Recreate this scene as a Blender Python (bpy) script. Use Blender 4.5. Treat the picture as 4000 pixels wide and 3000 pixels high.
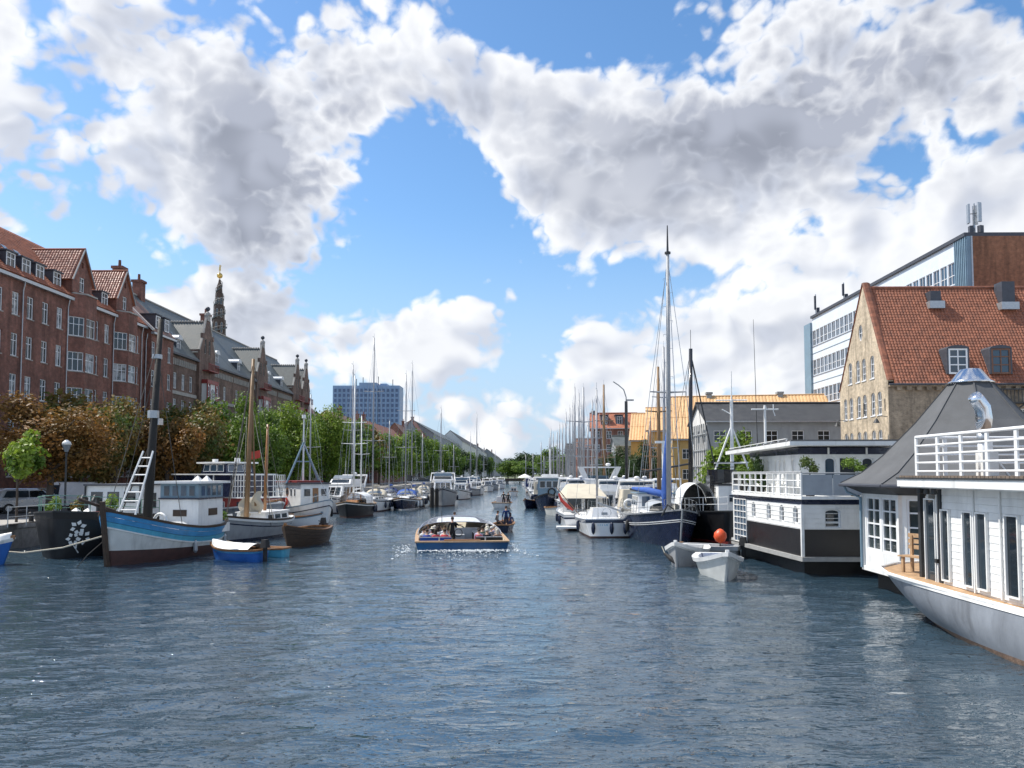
import bpy, bmesh, math, random
import numpy as np
from mathutils import Vector, Matrix
from mathutils.geometry import tessellate_polygon
for o in list(bpy.data.objects): bpy.data.objects.remove(o)
SC = bpy.context.scene
COL = SC.collection
R = math.radians
random.seed(7); np.random.seed(7)

# ------------------------------------------------------------------ camera
CAM_H = 4.0; FPX = 3000.0
PITCH = R(3.0); YAW = math.atan(40/FPX); SHIFT = 193.0
cam = bpy.data.cameras.new('camera'); cam_ob = bpy.data.objects.new('camera', cam); COL.objects.link(cam_ob)
cam.sensor_width = 36; cam.lens = 27.0; cam.shift_y = SHIFT/4000; cam.clip_start = .1; cam.clip_end = 6000
cam_ob.location = (0, 0, CAM_H); cam_ob.rotation_euler = (math.pi/2+PITCH, 0, YAW)
SC.camera = cam_ob
SC.render.resolution_x = 1024; SC.render.resolution_y = 768

RM = Matrix.Rotation(YAW, 3, 'Z') @ Matrix.Rotation(math.pi/2+PITCH, 3, 'X')
def ray(px, py):
    return RM @ Vector(((px-2000)/FPX, (1500-py+SHIFT)/FPX, -1))
def at(px, py, d):           # a photo pixel at a distance d down the canal
    r = ray(px, py); r = r/r.y; return Vector((r.x*d, d, CAM_H+r.z*d))
def xat(px, d, py=1850): return at(px, py, d).x
def zat(py, d, px=2000): return at(px, py, d).z
def dx(px, X, py=1850):      # distance at which a line x = X crosses a pixel column
    r = ray(px, py); return X*r.y/r.x

# ------------------------------------------------------------------ world, sun, exposure
SUN_EL = 55.0; SUN_DIR = Vector((-.95, .24, 0)).normalized()
sun_vec = Vector((SUN_DIR.x*math.cos(R(SUN_EL)), SUN_DIR.y*math.cos(R(SUN_EL)), math.sin(R(SUN_EL))))
SC.view_settings.view_transform = 'Standard'; SC.view_settings.look = 'None'
SC.view_settings.exposure = 0.38; SC.view_settings.gamma = 1.0
W = bpy.data.worlds.new('World'); SC.world = W; W.use_nodes = True
class NT:
    def __init__(s, tree): s.t = tree; s.n = tree.nodes; s.l = tree.links
    def put(s, sock, val):
        if isinstance(val, bpy.types.NodeSocket): s.l.new(val, sock)
        elif val is not None:
            if isinstance(val, (tuple, list)) and len(val) == 3 and sock.type == 'RGBA': val = (*val, 1)
            sock.default_value = val
    def node(s, t, props={}, ins={}):
        n = s.n.new(t)
        for k, v in props.items(): setattr(n, k, v)
        for k, v in ins.items(): s.put(n.inputs[k], v)
        return n
    def m(s, op, a, b=0.0, c=None, clamp=False):
        n = s.n.new('ShaderNodeMath'); n.operation = op; n.use_clamp = clamp
        s.put(n.inputs[0], a); s.put(n.inputs[1], b)
        if c is not None: s.put(n.inputs[2], c)
        return n.outputs[0]
    def vm(s, op, a, b=None, out=0, scale=None):
        n = s.n.new('ShaderNodeVectorMath'); n.operation = op
        s.put(n.inputs[0], a)
        if b is not None: s.put(n.inputs[1], b)
        if scale is not None: s.put(n.inputs['Scale'], scale)
        return n.outputs[out]
    def mix(s, f, a, b, mode='MIX'):
        n = s.n.new('ShaderNodeMix'); n.data_type = 'RGBA'; n.blend_type = mode
        s.put(n.inputs[0], f); s.put(n.inputs[6], a); s.put(n.inputs[7], b); return n.outputs[2]
    def mr(s, v, a, b, c=0.0, d=1.0, smooth=True):
        n = s.n.new('ShaderNodeMapRange'); n.interpolation_type = 'SMOOTHSTEP' if smooth else 'LINEAR'
        for i, x in enumerate((v, a, b, c, d)): s.put(n.inputs[i], x)
        return n.outputs[0]
    def noise(s, vec, scale, detail=4, rough=.55, out=0, dist=0.0):
        n = s.node('ShaderNodeTexNoise', {}, {'Vector': vec, 'Scale': scale, 'Detail': detail, 'Roughness': rough, 'Distortion': dist})
        return n.outputs[out]
def build_world():
    t = NT(W.node_tree); t.n.clear()
    sky = t.node('ShaderNodeTexSky', dict(sky_type='NISHITA', sun_disc=False, sun_elevation=R(SUN_EL), sun_rotation=math.atan2(SUN_DIR.x, SUN_DIR.y), altitude=0, air_density=1.0, dust_density=.6, ozone_density=2.5))
    tc = t.node('ShaderNodeTexCoord'); g = tc.outputs['Generated']
    sep = t.node('ShaderNodeSeparateXYZ', {}, {0: g})
    z = t.m('MAXIMUM', sep.outputs[2], 0.0)
    p0 = t.vm('MULTIPLY', g, (1.7, 1.7, 2.1))
    warp = t.noise(p0, 2.6, 2, .5, out=1)
    p1 = t.vm('ADD', p0, t.vm('SCALE', t.vm('SUBTRACT', warp, (.5, .5, .5)), scale=.11))
    # where clouds stand thick (+) and where the blue shows (-): direction px, py, half sizes, weight
    blobs = [(600, 450, 800, 420, .55), (1100, 850, 330, 330, .75), (250, 800, 480, 260, .40), (1700, 350, 420, 170, .55), (2050, 480, 380, 160, .50),
             (2650, 720, 520, 260, .60), (3500, 280, 850, 420, .85), (3000, 1000, 330, 200, .35), (1800, 1170, 300, 190, .70),
             (1350, 1360, 480, 120, .65), (2500, 1370, 480, 130, .55), (3900, 900, 420, 260, .75), (3000, 1380, 330, 200, .45), (1950, 1640, 1100, 110, .45), (900, 1190, 260, 90, .5),
             (2080, 740, 140, 60, .5), (2280, 800, 200, 120, .35), (2520, 1190, 200, 45, .35),
             (1680, 640, 330, 190, -.95), (1600, 880, 330, 200, -.95), (2350, 1120, 600, 130, -.85), (1500, 1080, 330, 90, -.6), (2000, 1480, 160, 90, -.4), (1650, 1540, 300, 60, -.25), (2220, 90, 330, 120, -1.5), (2650, 300, 200, 130, -.75), (2900, 350, 130, 60, -.5),
             (3620, 590, 240, 110, -1.1), (1960, 950, 300, 150, -.5), (480, 1020, 300, 100, -.6), (250, 340, 120, 80, -.35), (2100, 1330, 130, 130, -.75), (1400, 1160, 200, 90, -.6), (3150, 880, 150, 60, -.5), (1650, 250, 130, 60, -.3), (3000, 1130, 150, 60, -.4)]
    bsum = None
    for (px, py, rx, ry, w) in blobs:
        c = ray(px, py).normalized()
        dv = t.vm('SUBTRACT', g, tuple(c))
        right = Vector((c.y, -c.x, 0)).normalized(); up = right.cross(c)
        a = t.m('DIVIDE', t.vm('DOT_PRODUCT', dv, tuple(right), out=1), rx/FPX)
        b = t.m('DIVIDE', t.vm('DOT_PRODUCT', dv, tuple(up), out=1), ry/FPX)
        q = t.m('ADD', t.m('MULTIPLY', a, a), t.m('MULTIPLY', b, b))
        e = t.m('DIVIDE', w*(.78 if w > 0 else .72), t.m('ADD', 1.0, t.m('MULTIPLY', q, q)))
        bsum = e if bsum is None else t.m('ADD', bsum, e)
    def den(p, det):
        n1 = t.noise(p, 2.6, det, .60)
        n2 = t.noise(p, 8.5, 2, .5)
        n3 = t.noise(p, 23.0, 1, .5)
        a = t.m('MULTIPLY', t.m('SUBTRACT', n1, .5), 3.7)
        b = t.m('MULTIPLY', t.m('SUBTRACT', t.m('ABSOLUTE', t.m('SUBTRACT', n2, .5)), .09), 2.3)
        c = t.m('MULTIPLY', t.m('SUBTRACT', t.m('ABSOLUTE', t.m('SUBTRACT', n3, .5)), .09), 1.35)
        return t.m('ADD', t.m('ADD', a, b), c)
    BIAS = .06
    d1 = t.m('ADD', t.m('ADD', den(p1, 7), bsum), BIAS)
    off = sun_vec*.075
    def rel(p): return t.m('ADD', t.m('MULTIPLY', t.noise(p, 2.6, 3, .6), 3.0), t.m('MULTIPLY', t.m('ABSOLUTE', t.m('SUBTRACT', t.noise(p, 8.5, 1, .5), .5)), 1.5))
    r1 = rel(p1); r2 = rel(t.vm('ADD', p1, tuple(off)))
    cover = t.mr(d1, -.10, .34)
    lit = t.mr(t.m('SUBTRACT', r1, r2), -.38, .24)
    thick = t.mr(d1, .35, 1.25)
    big = t.noise(p0, 1.6, 3, .5)
    grey = t.m('MULTIPLY', thick, t.mr(big, .35, .62, .45, 1.0))
    dark = None
    for (px, py, rx, ry, w) in [(3500, 230, 900, 300, 1.1), (1160, 850, 330, 360, .95), (900, 300, 700, 250, .45), (2600, 800, 420, 160, .3)]:
        c = ray(px, py).normalized(); dv = t.vm('SUBTRACT', g, tuple(c))
        right = Vector((c.y, -c.x, 0)).normalized(); up = right.cross(c)
        a = t.m('DIVIDE', t.vm('DOT_PRODUCT', dv, tuple(right), out=1), rx/FPX)
        b = t.m('DIVIDE', t.vm('DOT_PRODUCT', dv, tuple(up), out=1), ry/FPX)
        q = t.m('ADD', t.m('MULTIPLY', a, a), t.m('MULTIPLY', b, b))
        e = t.m('DIVIDE', w, t.m('ADD', 1.0, t.m('MULTIPLY', q, q)))
        dark = e if dark is None else t.m('ADD', dark, e)
    grey = t.m('ADD', t.m('MULTIPLY', grey, .28), t.m('MULTIPLY', t.m('MULTIPLY', dark, t.mr(d1, .0, 1.15)), 1.0), clamp=True)
    bright = (5.5, 5.55, 5.65); shade = (1.75, 1.86, 2.2)
    colr = t.mix(t.m('MULTIPLY', lit, 1.0), (3.5, 3.7, 4.2), bright)
    colr = t.mix(grey, colr, t.mix(lit, shade, (2.5, 2.65, 3.1)))
    hsv = t.node('ShaderNodeHueSaturation', {}, {'Saturation': 1.18, 'Value': 1.0, 'Color': sky.outputs[0]})
    skyc = t.mix(1.0, hsv.outputs[0], SKY_TINT, 'MULTIPLY')
    # thin veil near the horizon
    veil = t.mr(z, .0, .34, .88, .0)
    skyc = t.mix(veil, skyc, (2.6, 3.4, 4.5))
    final = t.mix(t.m('MULTIPLY', cover, .96), skyc, colr)
    bg = t.node('ShaderNodeBackground', {}, {'Color': final, 'Strength': .15})
    out = t.node('ShaderNodeOutputWorld'); t.l.new(bg.outputs[0], out.inputs[0])
SKY_TINT = (1.0, 1.02, 1.0)
build_world(); W.cycles.sampling_method = 'MANUAL'; W.cycles.sample_map_resolution = 256
sl = bpy.data.lights.new('sun', 'SUN'); sl.energy = 4.4; sl.angle = R(.53); sl.color = (1, .95, .87)
so = bpy.data.objects.new('sun', sl); COL.objects.link(so); so.location = (-60, 40, 80)
so.rotation_euler = sun_vec.to_track_quat('Z', 'Y').to_euler()

ZV = Vector((0,0,1))
# ------------------------------------------------------------------ mesh helpers
class MB:
    def __init__(s): s.v = []; s.f = []
    def add(s, vs, fs):
        k = len(s.v); s.v += [tuple(x) for x in vs]; s.f += [tuple(i+k for i in f) for f in fs]; return s
    def box(s, x0, x1, y0, y1, z0, z1):
        return s.add([(x0,y0,z0),(x1,y0,z0),(x1,y1,z0),(x0,y1,z0),(x0,y0,z1),(x1,y0,z1),(x1,y1,z1),(x0,y1,z1)],
                     [(0,3,2,1),(4,5,6,7),(0,1,5,4),(1,2,6,5),(2,3,7,6),(3,0,4,7)])
    def hexa(s, p): return s.add(p, [(0,3,2,1),(4,5,6,7),(0,1,5,4),(1,2,6,5),(2,3,7,6),(3,0,4,7)])
    def obox(s, c, size, rz=0, rx=0, ry=0):
        m = Matrix.Translation(c) @ Matrix.Rotation(rz,4,'Z') @ Matrix.Rotation(ry,4,'Y') @ Matrix.Rotation(rx,4,'X')
        x, y, z = size[0]/2, size[1]/2, size[2]/2
        return s.hexa([m @ Vector(q) for q in [(-x,-y,-z),(x,-y,-z),(x,y,-z),(-x,y,-z),(-x,-y,z),(x,-y,z),(x,y,z),(-x,y,z)]])
    def tube(s, p0, p1, r0, r1=None, n=6): return s.path([p0, p1], [r0, r0 if r1 is None else r1], n)
    def path(s, pts, r, n=6, closed=False):
        pts = [Vector(p) for p in pts]; N = len(pts)
        rs = r if isinstance(r, (list, tuple)) else [r]*N
        vs = []; prev = None
        for i, p in enumerate(pts):
            if closed: d = pts[(i+1) % N]-pts[i-1]
            else: d = pts[min(i+1, N-1)]-pts[max(i-1, 0)]
            if d.length < 1e-6: d = Vector((0,0,1))
            d.normalize()
            if prev is None:
                a = Vector((0,0,1)) if abs(d.z) < .9 else Vector((1,0,0))
                prev = d.cross(a).normalized()
            else:
                prev = (prev-d*prev.dot(d))
                prev = prev.normalized() if prev.length > 1e-6 else d.orthogonal().normalized()
            q = d.cross(prev)
            for k in range(n):
                an = 2*math.pi*(k+.5)/n
                vs.append(p+(prev*math.cos(an)+q*math.sin(an))*rs[i])
        fs = []
        for i in range(N if closed else N-1):
            j = (i+1) % N
            for k in range(n): fs.append((i*n+k, i*n+(k+1)%n, j*n+(k+1)%n, j*n+k))
        if not closed: fs += [tuple(range(n))[::-1], tuple((N-1)*n+k for k in range(n))]
        return s.add(vs, fs)
    def lathe(s, prof, c=(0,0,0), n=12):
        vs = []; fs = []
        for (r, z) in prof:
            for k in range(n):
                a = 2*math.pi*(k+.5)/n; vs.append((c[0]+r*math.cos(a), c[1]+r*math.sin(a), c[2]+z))
        m = len(prof)
        for i in range(m-1):
            for k in range(n): fs.append((i*n+k, i*n+(k+1)%n, (i+1)*n+(k+1)%n, (i+1)*n+k))
        fs += [tuple(range(n))[::-1], tuple((m-1)*n+k for k in range(n))]
        return s.add(vs, fs)
    def extrude(s, pts, vec):
        pts = [Vector(p) for p in pts]; vec = Vector(vec); n = len(pts)
        return s.add(pts+[p+vec for p in pts], [tuple(range(n))[::-1], tuple(range(n, 2*n))]+[(i, (i+1)%n, n+(i+1)%n, n+i) for i in range(n)])
    def grid(s, fn, nu, nv):
        vs = [fn(i/nu, j/nv) for i in range(nu+1) for j in range(nv+1)]
        return s.add(vs, [(i*(nv+1)+j, (i+1)*(nv+1)+j, (i+1)*(nv+1)+j+1, i*(nv+1)+j+1) for i in range(nu) for j in range(nv)])
    def ball(s, c, r, n=8, m=6, sz=1.0):
        return s.lathe([(max(1e-3, r*math.sin(math.pi*i/m)), -r*sz*math.cos(math.pi*i/m)) for i in range(m+1)], c, n)
    def slab(s, quad, t):      # quad of 4 points thickened downwards along its normal
        a, b, c, d = [Vector(p) for p in quad]; nrm = (b-a).cross(d-a).normalized()
        if nrm.z < 0: nrm = -nrm
        return s.hexa([p-nrm*t for p in (a,b,c,d)]+[a,b,c,d])
    def mesh(s, name, mat, smooth=False):
        me = bpy.data.meshes.new(name); me.from_pydata(s.v, [], s.f)
        if mat: me.materials.append(mat)
        if smooth: me.polygons.foreach_set('use_smooth', [True]*len(me.polygons))
        me.update(); return me
    def build(s, name, mat, parent=None, smooth=False, stuff=False, world=False):
        if world and parent:
            o = parent
            off = Vector((0,0,0))
            while o is not None: off += o.location; o = o.parent
            s.v = [(a-off.x, b-off.y, c-off.z) for a, b, c in s.v]
        me = s.mesh(name, mat, smooth)
        ob = bpy.data.objects.new(name, me); COL.objects.link(ob); ob.parent = parent
        if stuff: ob['kind'] = 'stuff'
        if smooth == 'auto': pass
        return ob
def tag(o, label, cat, group=None):
    o['label'] = label; o['category'] = cat
    if group: o['group'] = group
    return o
def thing(name, label, cat, loc=(0,0,0), rz=0, group=None):
    o = bpy.data.objects.new(name, None); COL.objects.link(o); o.empty_display_size = .3
    o.location = loc; o.rotation_euler = (0, 0, rz); return tag(o, label, cat, group)
def inst(name, me, parent, loc, rz=0, scale=None, rot=None):
    o = bpy.data.objects.new(name, me); COL.objects.link(o); o.parent = parent
    o.location = loc; o.rotation_euler = rot if rot is not None else (0, 0, rz)
    if scale: o.scale = scale
    return o
def struct(o): o['kind'] = 'structure'; return o
def copy_tree(o, parent=None):
    c = o.copy(); COL.objects.link(c); c.parent = parent
    for ch in o.children: copy_tree(ch, c)
    return c

# ------------------------------------------------------------------ materials
def lin(h):
    h = h.lstrip('#'); out = []
    for i in (0, 2, 4):
        c = int(h[i:i+2], 16)/255; out.append(c/12.92 if c <= .04045 else ((c+.055)/1.055)**2.4)
    return tuple(out)
MATS = {}
def mat(name, col, rough=.6, var=.18, scale=3.0, bump=.06, bscale=25.0, metal=0.0, spec=.5, rnd=0.0, dirt=0.0, coat=0.0, stretch=(1,1,1)):
    if name in MATS: return MATS[name]
    m = bpy.data.materials.new(name); m.use_nodes = True; t = NT(m.node_tree); b = t.n['Principled BSDF']
    if isinstance(col, str): col = lin(col)
    geo = t.node('ShaderNodeNewGeometry').outputs['Position']
    pos = t.vm('MULTIPLY', geo, stretch)
    n = t.noise(pos, scale, 5, .6)
    k = t.mr(n, .3, .7, 1-var, 1+var, False)
    c = t.vm('SCALE', col, scale=k)
    if rnd:
        oi = t.node('ShaderNodeObjectInfo').outputs['Random']
        c = t.vm('SCALE', c, scale=t.m('MULTIPLY_ADD', oi, 2*rnd, 1-rnd))
    if dirt:
        st = t.noise(t.vm('MULTIPLY', geo, (1.6, 1.6, .22)), 1.5, 6, .65)
        c = t.mix(t.m('MULTIPLY', t.mr(st, .50, .72), dirt), c, tuple(x*.35+.02 for x in col))
    t.put(b.inputs['Base Color'], c)
    rr = t.mr(n, .3, .7, max(.02, rough-.08), min(1, rough+.08), False)
    t.put(b.inputs['Roughness'], rr); b.inputs['Metallic'].default_value = metal
    b.inputs['Specular IOR Level'].default_value = spec; b.inputs['Coat Weight'].default_value = coat
    if bump:
        bn = t.node('ShaderNodeBump', {}, {'Strength': min(1, bump*3), 'Distance': .02, 'Height': t.noise(pos, bscale, 3, .6)})
        t.l.new(bn.outputs[0], b.inputs['Normal'])
    MATS[name] = m; return m
def brick_mat(name, c1, c2, mortar, scale=1.0, blotch=.35, bw=.24, bh=.075):
    m = bpy.data.materials.new(name); m.use_nodes = True; t = NT(m.node_tree); b = t.n['Principled BSDF']
    geo = t.node('ShaderNodeNewGeometry').outputs['Position']
    s = t.node('ShaderNodeSeparateXYZ', {}, {0: geo})
    uv = t.node('ShaderNodeCombineXYZ', {}, {0: t.m('ADD', s.outputs[0], s.outputs[1]), 1: s.outputs[2]}).outputs[0]
    br = t.node('ShaderNodeTexBrick', {}, {'Vector': uv, 'Color1': c1, 'Color2': c2, 'Mortar': mortar, 'Scale': scale, 'Mortar Size': .008, 'Brick Width': bw, 'Row Height': bh, 'Bias': 0.0})
    n = t.noise(geo, .55, 6, .65); n2 = t.noise(geo, 3.2, 5, .6)
    c = t.vm('SCALE', br.outputs[0], scale=t.mr(n, .3, .7, 1-blotch, 1+blotch, False))
    c = t.vm('SCALE', c, scale=t.mr(n2, .3, .7, .72, 1.28, False))
    st = t.noise(t.vm('MULTIPLY', geo, (1.3, 1.3, .12)), 1.3, 6, .65)
    c = t.vm('SCALE', c, scale=t.mr(st, .42, .70, 1.0, .62))
    t.put(b.inputs['Base Color'], c); b.inputs['Roughness'].default_value = .85
    bn = t.node('ShaderNodeBump', {}, {'Strength': .5, 'Distance': .02, 'Height': br.outputs[1]}); bn.invert = True
    t.l.new(bn.outputs[0], b.inputs['Normal']); MATS[name] = m; return m
def glass_mat(name, col=(.02,.028,.035), rough=.04, rnd=.6, curtain=.0):
    m = bpy.data.materials.new(name); m.use_nodes = True; t = NT(m.node_tree); b = t.n['Principled BSDF']
    oi = t.node('ShaderNodeObjectInfo').outputs['Random']
    geo = t.node('ShaderNodeNewGeometry').outputs['Position']
    c = t.vm('SCALE', col, scale=t.m('MULTIPLY_ADD', oi, 2*rnd, 1-rnd))
    if curtain:
        w = t.m('MULTIPLY', t.m('GREATER_THAN', oi, 1-curtain), t.mr(t.noise(geo, 1.6, 3, .5), .40, .55))
        c = t.mix(w, c, (.30, .31, .32))
    t.put(b.inputs['Base Color'], c); b.inputs['Roughness'].default_value = rough
    b.inputs['Specular IOR Level'].default_value = .75
    bn = t.node('ShaderNodeBump', {}, {'Strength': .12, 'Distance': .02, 'Height': t.noise(geo, 1.4, 2, .5)})
    t.l.new(bn.outputs[0], b.inputs['Normal']); MATS[name] = m; return m
M = MATS
mat('white', (.77,.77,.75), .45, .08, 2, .04, dirt=.32); mat('white_gloss', (.80,.80,.79), .22, .04, 1.5, 0, dirt=.12, coat=.3)
mat('frame_white', (.76,.77,.78), .4, .05, 3, 0); mat('cream', (.70,.64,.50), .55, .08, 2, .03, dirt=.2); mat('canvas', (.52,.47,.37), .85, .1, 1.5, .2, 12)
mat('navy', (.012,.018,.045), .25, .2, 2, 0, coat=.3, dirt=.1); mat('navy_cloth', (.02,.035,.12), .85, .2, 3, .2, 10); mat('blue_cloth', (.03,.09,.33), .8, .2, 3, .25, 8)
mat('black', (.012,.012,.014), .4, .3, 2, .04, dirt=.25); mat('tar', (.02,.018,.016), .75, .35, 4, .2, 15); mat('rubber', (.015,.015,.016), .7, .2, 5, .05)
mat('gloss_black', (.014,.014,.016), .18, .2, 1, 0, coat=.4)
mat('blue_paint', (.045,.25,.50), .45, .16, 2.5, .08, 10, dirt=.25); mat('blue_deep', (.02,.12,.42), .35, .12, 2.5, .05, dirt=.15); mat('teal_paint', (.075,.35,.50), .45, .14, 2.5, .06, dirt=.2)
mat('red_paint', (.22,.028,.025), .5, .15, 2, .05, dirt=.25); mat('red_bright', (.5,.05,.03), .4, .1, 3, .03); mat('orange_red', (.70,.09,.025), .4, .08, 3, .03)
mat('antifoul', (.075,.035,.03), .75, .25, 4, .15, dirt=.3); mat('hull_white', (.60,.61,.58), .45, .12, 1.6, .06, 8, dirt=.4); mat('hull_grey', (.33,.34,.35), .5, .15, 1.6, .06, 8, dirt=.35)
mat('steel_grey', (.22,.24,.27), .5, .25, 1.2, .12, 6, dirt=.6, stretch=(1,1,.5)); mat('alu', (.55,.56,.58), .35, .1, 4, 0, metal=.8); mat('chrome', (.75,.76,.78), .15, .05, 3, 0, metal=1.0)
mat('mast_alu', (.30,.31,.33), .45, .1, 4, 0, metal=.3); mat('galv', (.42,.44,.46), .4, .15, 6, 0, metal=.6); mat('wood', (.26,.13,.055), .5, .3, 6, .1, 20, stretch=(1,1,.3)); mat('varnish', (.30,.13,.04), .3, .25, 5, .04, coat=.3, stretch=(1,1,.3))
mat('teak', (.42,.27,.15), .6, .25, 6, .08, 25); mat('spar', (.22,.13,.06), .55, .25, 8, .05, stretch=(1,1,.2)); mat('dark_wood', (.055,.033,.02), .55, .3, 5, .15, 18); mat('old_wood', (.16,.12,.09), .8, .3, 5, .2, 18)
mat('rope', (.55,.50,.40), .9, .2, 20, .3, 80); mat('rope_dark', (.10,.09,.08), .9, .2, 20, 0); mat('deck_grey', (.30,.30,.29), .8, .15, 4, .1)
mat('slate', (.085,.10,.10), .55, .28, 1.6, .25, 14, dirt=.2); mat('slate_dark', (.045,.047,.05), .7, .3, 1.4, .2, 10, dirt=.15); mat('lead', (.055,.06,.075), .55, .2, 3, .05); mat('felt', (.095,.098,.102), .85, .22, 1.2, .15, 30, dirt=.2)
mat('tile_red', (.30,.105,.055), .65, .35, 2.3, .2, 14, rnd=.18, dirt=.3); mat('tile_glaze', (.30,.125,.075), .22, .25, 3, .05, 14, rnd=.2, spec=.8); mat('tile_warehouse', (.265,.098,.054), .7, .35, 2.6, .2, 14, rnd=.2, dirt=.45)
mat('tile_orange', (.62,.38,.18), .6, .15, 2, .1, 14, rnd=.08); mat('tile_brown', (.16,.075,.045), .6, .25, 2, .2)
mat('stone', (.36,.34,.31), .8, .2, 2.5, .15, 14, dirt=.3); mat('granite', (.26,.25,.24), .85, .25, 4, .2, 10, rnd=.12, dirt=.4); mat('paving', (.36,.34,.31), .9, .2, 1.5, .1, 8); mat('asphalt', (.055,.055,.056), .9, .2, 3, .15, 30)
mat('plaster_grey', (.30,.315,.32), .85, .14, .8, .06, 12, dirt=.3); mat('plaster_white', (.66,.65,.62), .8, .08, 1, .04, dirt=.2); mat('plaster_yellow', (.50,.33,.12), .8, .15, 1, .05, dirt=.25); mat('plaster_green', (.22,.235,.19), .85, .15, 1, .05, dirt=.25)
mat('panel_white', (.66,.72,.78), .35, .05, .8, 0, dirt=.08); mat('panel_blue', (.17,.26,.33), .4, .12, 1, 0, dirt=.15); mat('tower_blue', (.21,.31,.47), .5, .12, .2, 0); mat('tower_dark', (.075,.12,.22), .4, .15, .3, 0)
mat('gold', (.62,.42,.13), .25, .1, 3, 0, metal=1.0); mat('copper', (.16,.30,.24), .6, .2, 2, .05); mat('iron', (.03,.032,.034), .55, .2, 5, .05)
brick_mat('brick_red', (.20,.070,.046), (.25,.088,.056), (.20,.17,.15)); brick_mat('brick_brown', (.155,.090,.066), (.195,.112,.080), (.20,.18,.16)); brick_mat('brick_yellow', (.50,.40,.275), (.57,.46,.32), (.54,.48,.40), blotch=.25); brick_mat('brick_dun', (.26,.195,.13), (.33,.25,.17), (.34,.30,.25)); brick_mat('brick_end', (.27,.11,.055), (.32,.135,.065), (.25,.17,.12), blotch=.15); brick_mat('brick_far', (.20,.075,.05), (.24,.09,.06), (.24,.2,.17))
glass_mat('glass'); glass_mat('glass_curtain', curtain=.5); glass_mat('glass_blue', (.045,.075,.11), .05, .4); glass_mat('glass_clear', (.03,.04,.04), .03, .3)
mat('canopy_glass', (.17,.17,.18), .12, .08, 1, 0, spec=.8); mat('hatch', (.18,.21,.24), .2, .1, 2, 0)
mat('skin', (.48,.28,.19), .55, .06, 8, 0); mat('skin_dark', (.20,.11,.075), .55, .06, 8, 0)
# ------------------------------------------------------------------ water, quays, ground
QL, QR, QZ = -27.0, 23.0, 1.3
def make_water():
    ys = [-12.0]
    while ys[-1] < 420:
        y = ys[-1]; ys.append(y+max(.10, .0042*abs(y) if y < 90 else .012*y))
    ys = np.array(ys); xs = np.arange(-30, 26.01, .16)
    Xg, Yg = np.meshgrid(xs, ys, indexing='ij')
    Z = np.zeros_like(Xg); rs = np.random.RandomState(3)
    for i in range(90):
        lam = .5*(2.6/.5)**(rs.rand()**1.2); k = 2*math.pi/lam
        th = math.pi/2+rs.normal(0, .62)+.25; amp = .0105*lam**.85
        kx, ky = k*math.cos(th), k*math.sin(th)
        ph = kx*Xg+ky*Yg+rs.rand()*6.283
        fade = np.clip(1.3-Yg/(lam*60), 0, 1)
        Z += amp*.20*np.sin(ph+.5*np.sin(ph))*fade
    gust = .75+.35*np.sin(Xg*.21+1.3+.06*Yg)*np.sin(Yg*.13+.5+.05*Xg)
    Z *= gust
    nx, ny = Xg.shape
    V = np.stack([Xg, Yg, Z], -1).reshape(-1, 3)
    idx = np.arange(nx*ny).reshape(nx, ny)
    Fq = np.stack([idx[:-1,:-1], idx[1:,:-1], idx[1:,1:], idx[:-1,1:]], -1).reshape(-1, 4)
    me = bpy.data.meshes.new('canal_water'); me.vertices.add(len(V)); me.vertices.foreach_set('co', V.ravel())
    me.loops.add(Fq.size); me.loops.foreach_set('vertex_index', Fq.ravel().astype(np.int32))
    me.polygons.add(len(Fq)); me.polygons.foreach_set('loop_start', np.arange(0, Fq.size, 4, dtype=np.int32))
    me.update(calc_edges=True); me.polygons.foreach_set('use_smooth', [True]*len(Fq))
    m = bpy.data.materials.new('water'); m.use_nodes = True; t = NT(m.node_tree); b = t.n['Principled BSDF']
    geo = t.node('ShaderNodeNewGeometry').outputs['Position']
    big = t.noise(t.vm('MULTIPLY', geo, (.9, .5, 1)), .10, 4, .55)
    t.put(b.inputs['Base Color'], t.mix(t.mr(big, .35, .65), (.022, .046, .068), (.032, .062, .088)))
    b.inputs['IOR'].default_value = 1.85; b.inputs['Specular IOR Level'].default_value = .5
    sep = t.node('ShaderNodeSeparateXYZ', {}, {0: geo})
    far = t.mr(sep.outputs[1], 12, 80, 0, 1, False)
    t.put(b.inputs['Roughness'], t.m('ADD', t.m('MULTIPLY', far, .08), .02))
    n1 = t.noise(t.vm('MULTIPLY', geo, (.62, 1.9, 1)), 1.35, 3, .5, dist=.5)
    n2 = t.noise(t.vm('MULTIPLY', geo, (.7, 1.6, 1)), 4.2, 3, .55, dist=.4)
    n3 = t.noise(t.vm('MULTIPLY', geo, (.8, 1.3, 1)), 8.5, 2, .5)
    n4 = t.noise(t.vm('MULTIPLY', geo, (.55, 1.6, 1)), .42, 3, .5)
    crest = t.m('POWER', t.mr(n1, .42, .78), 2.0)
    spike = t.m('MAXIMUM', t.m('SUBTRACT', n3, .61), 0.0)
    h = t.m('ADD', t.m('ADD', t.m('MULTIPLY', crest, .080), t.m('MULTIPLY', n2, .036)), t.m('ADD', t.m('MULTIPLY', spike, .95), t.m('MULTIPLY', t.m('MULTIPLY', n4, .12), far)))
    bn = t.node('ShaderNodeBump', {}, {'Strength': t.m('MULTIPLY', t.mr(big, .3, .7, .65, 1.0), t.m('MULTIPLY_ADD', far, -.62, 1.0)), 'Distance': .75, 'Height': h})
    t.l.new(bn.outputs[0], b.inputs['Normal'])
    me.materials.append(m)
    o = bpy.data.objects.new('canal_water', me); COL.objects.link(o); struct(o)
make_water()
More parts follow.
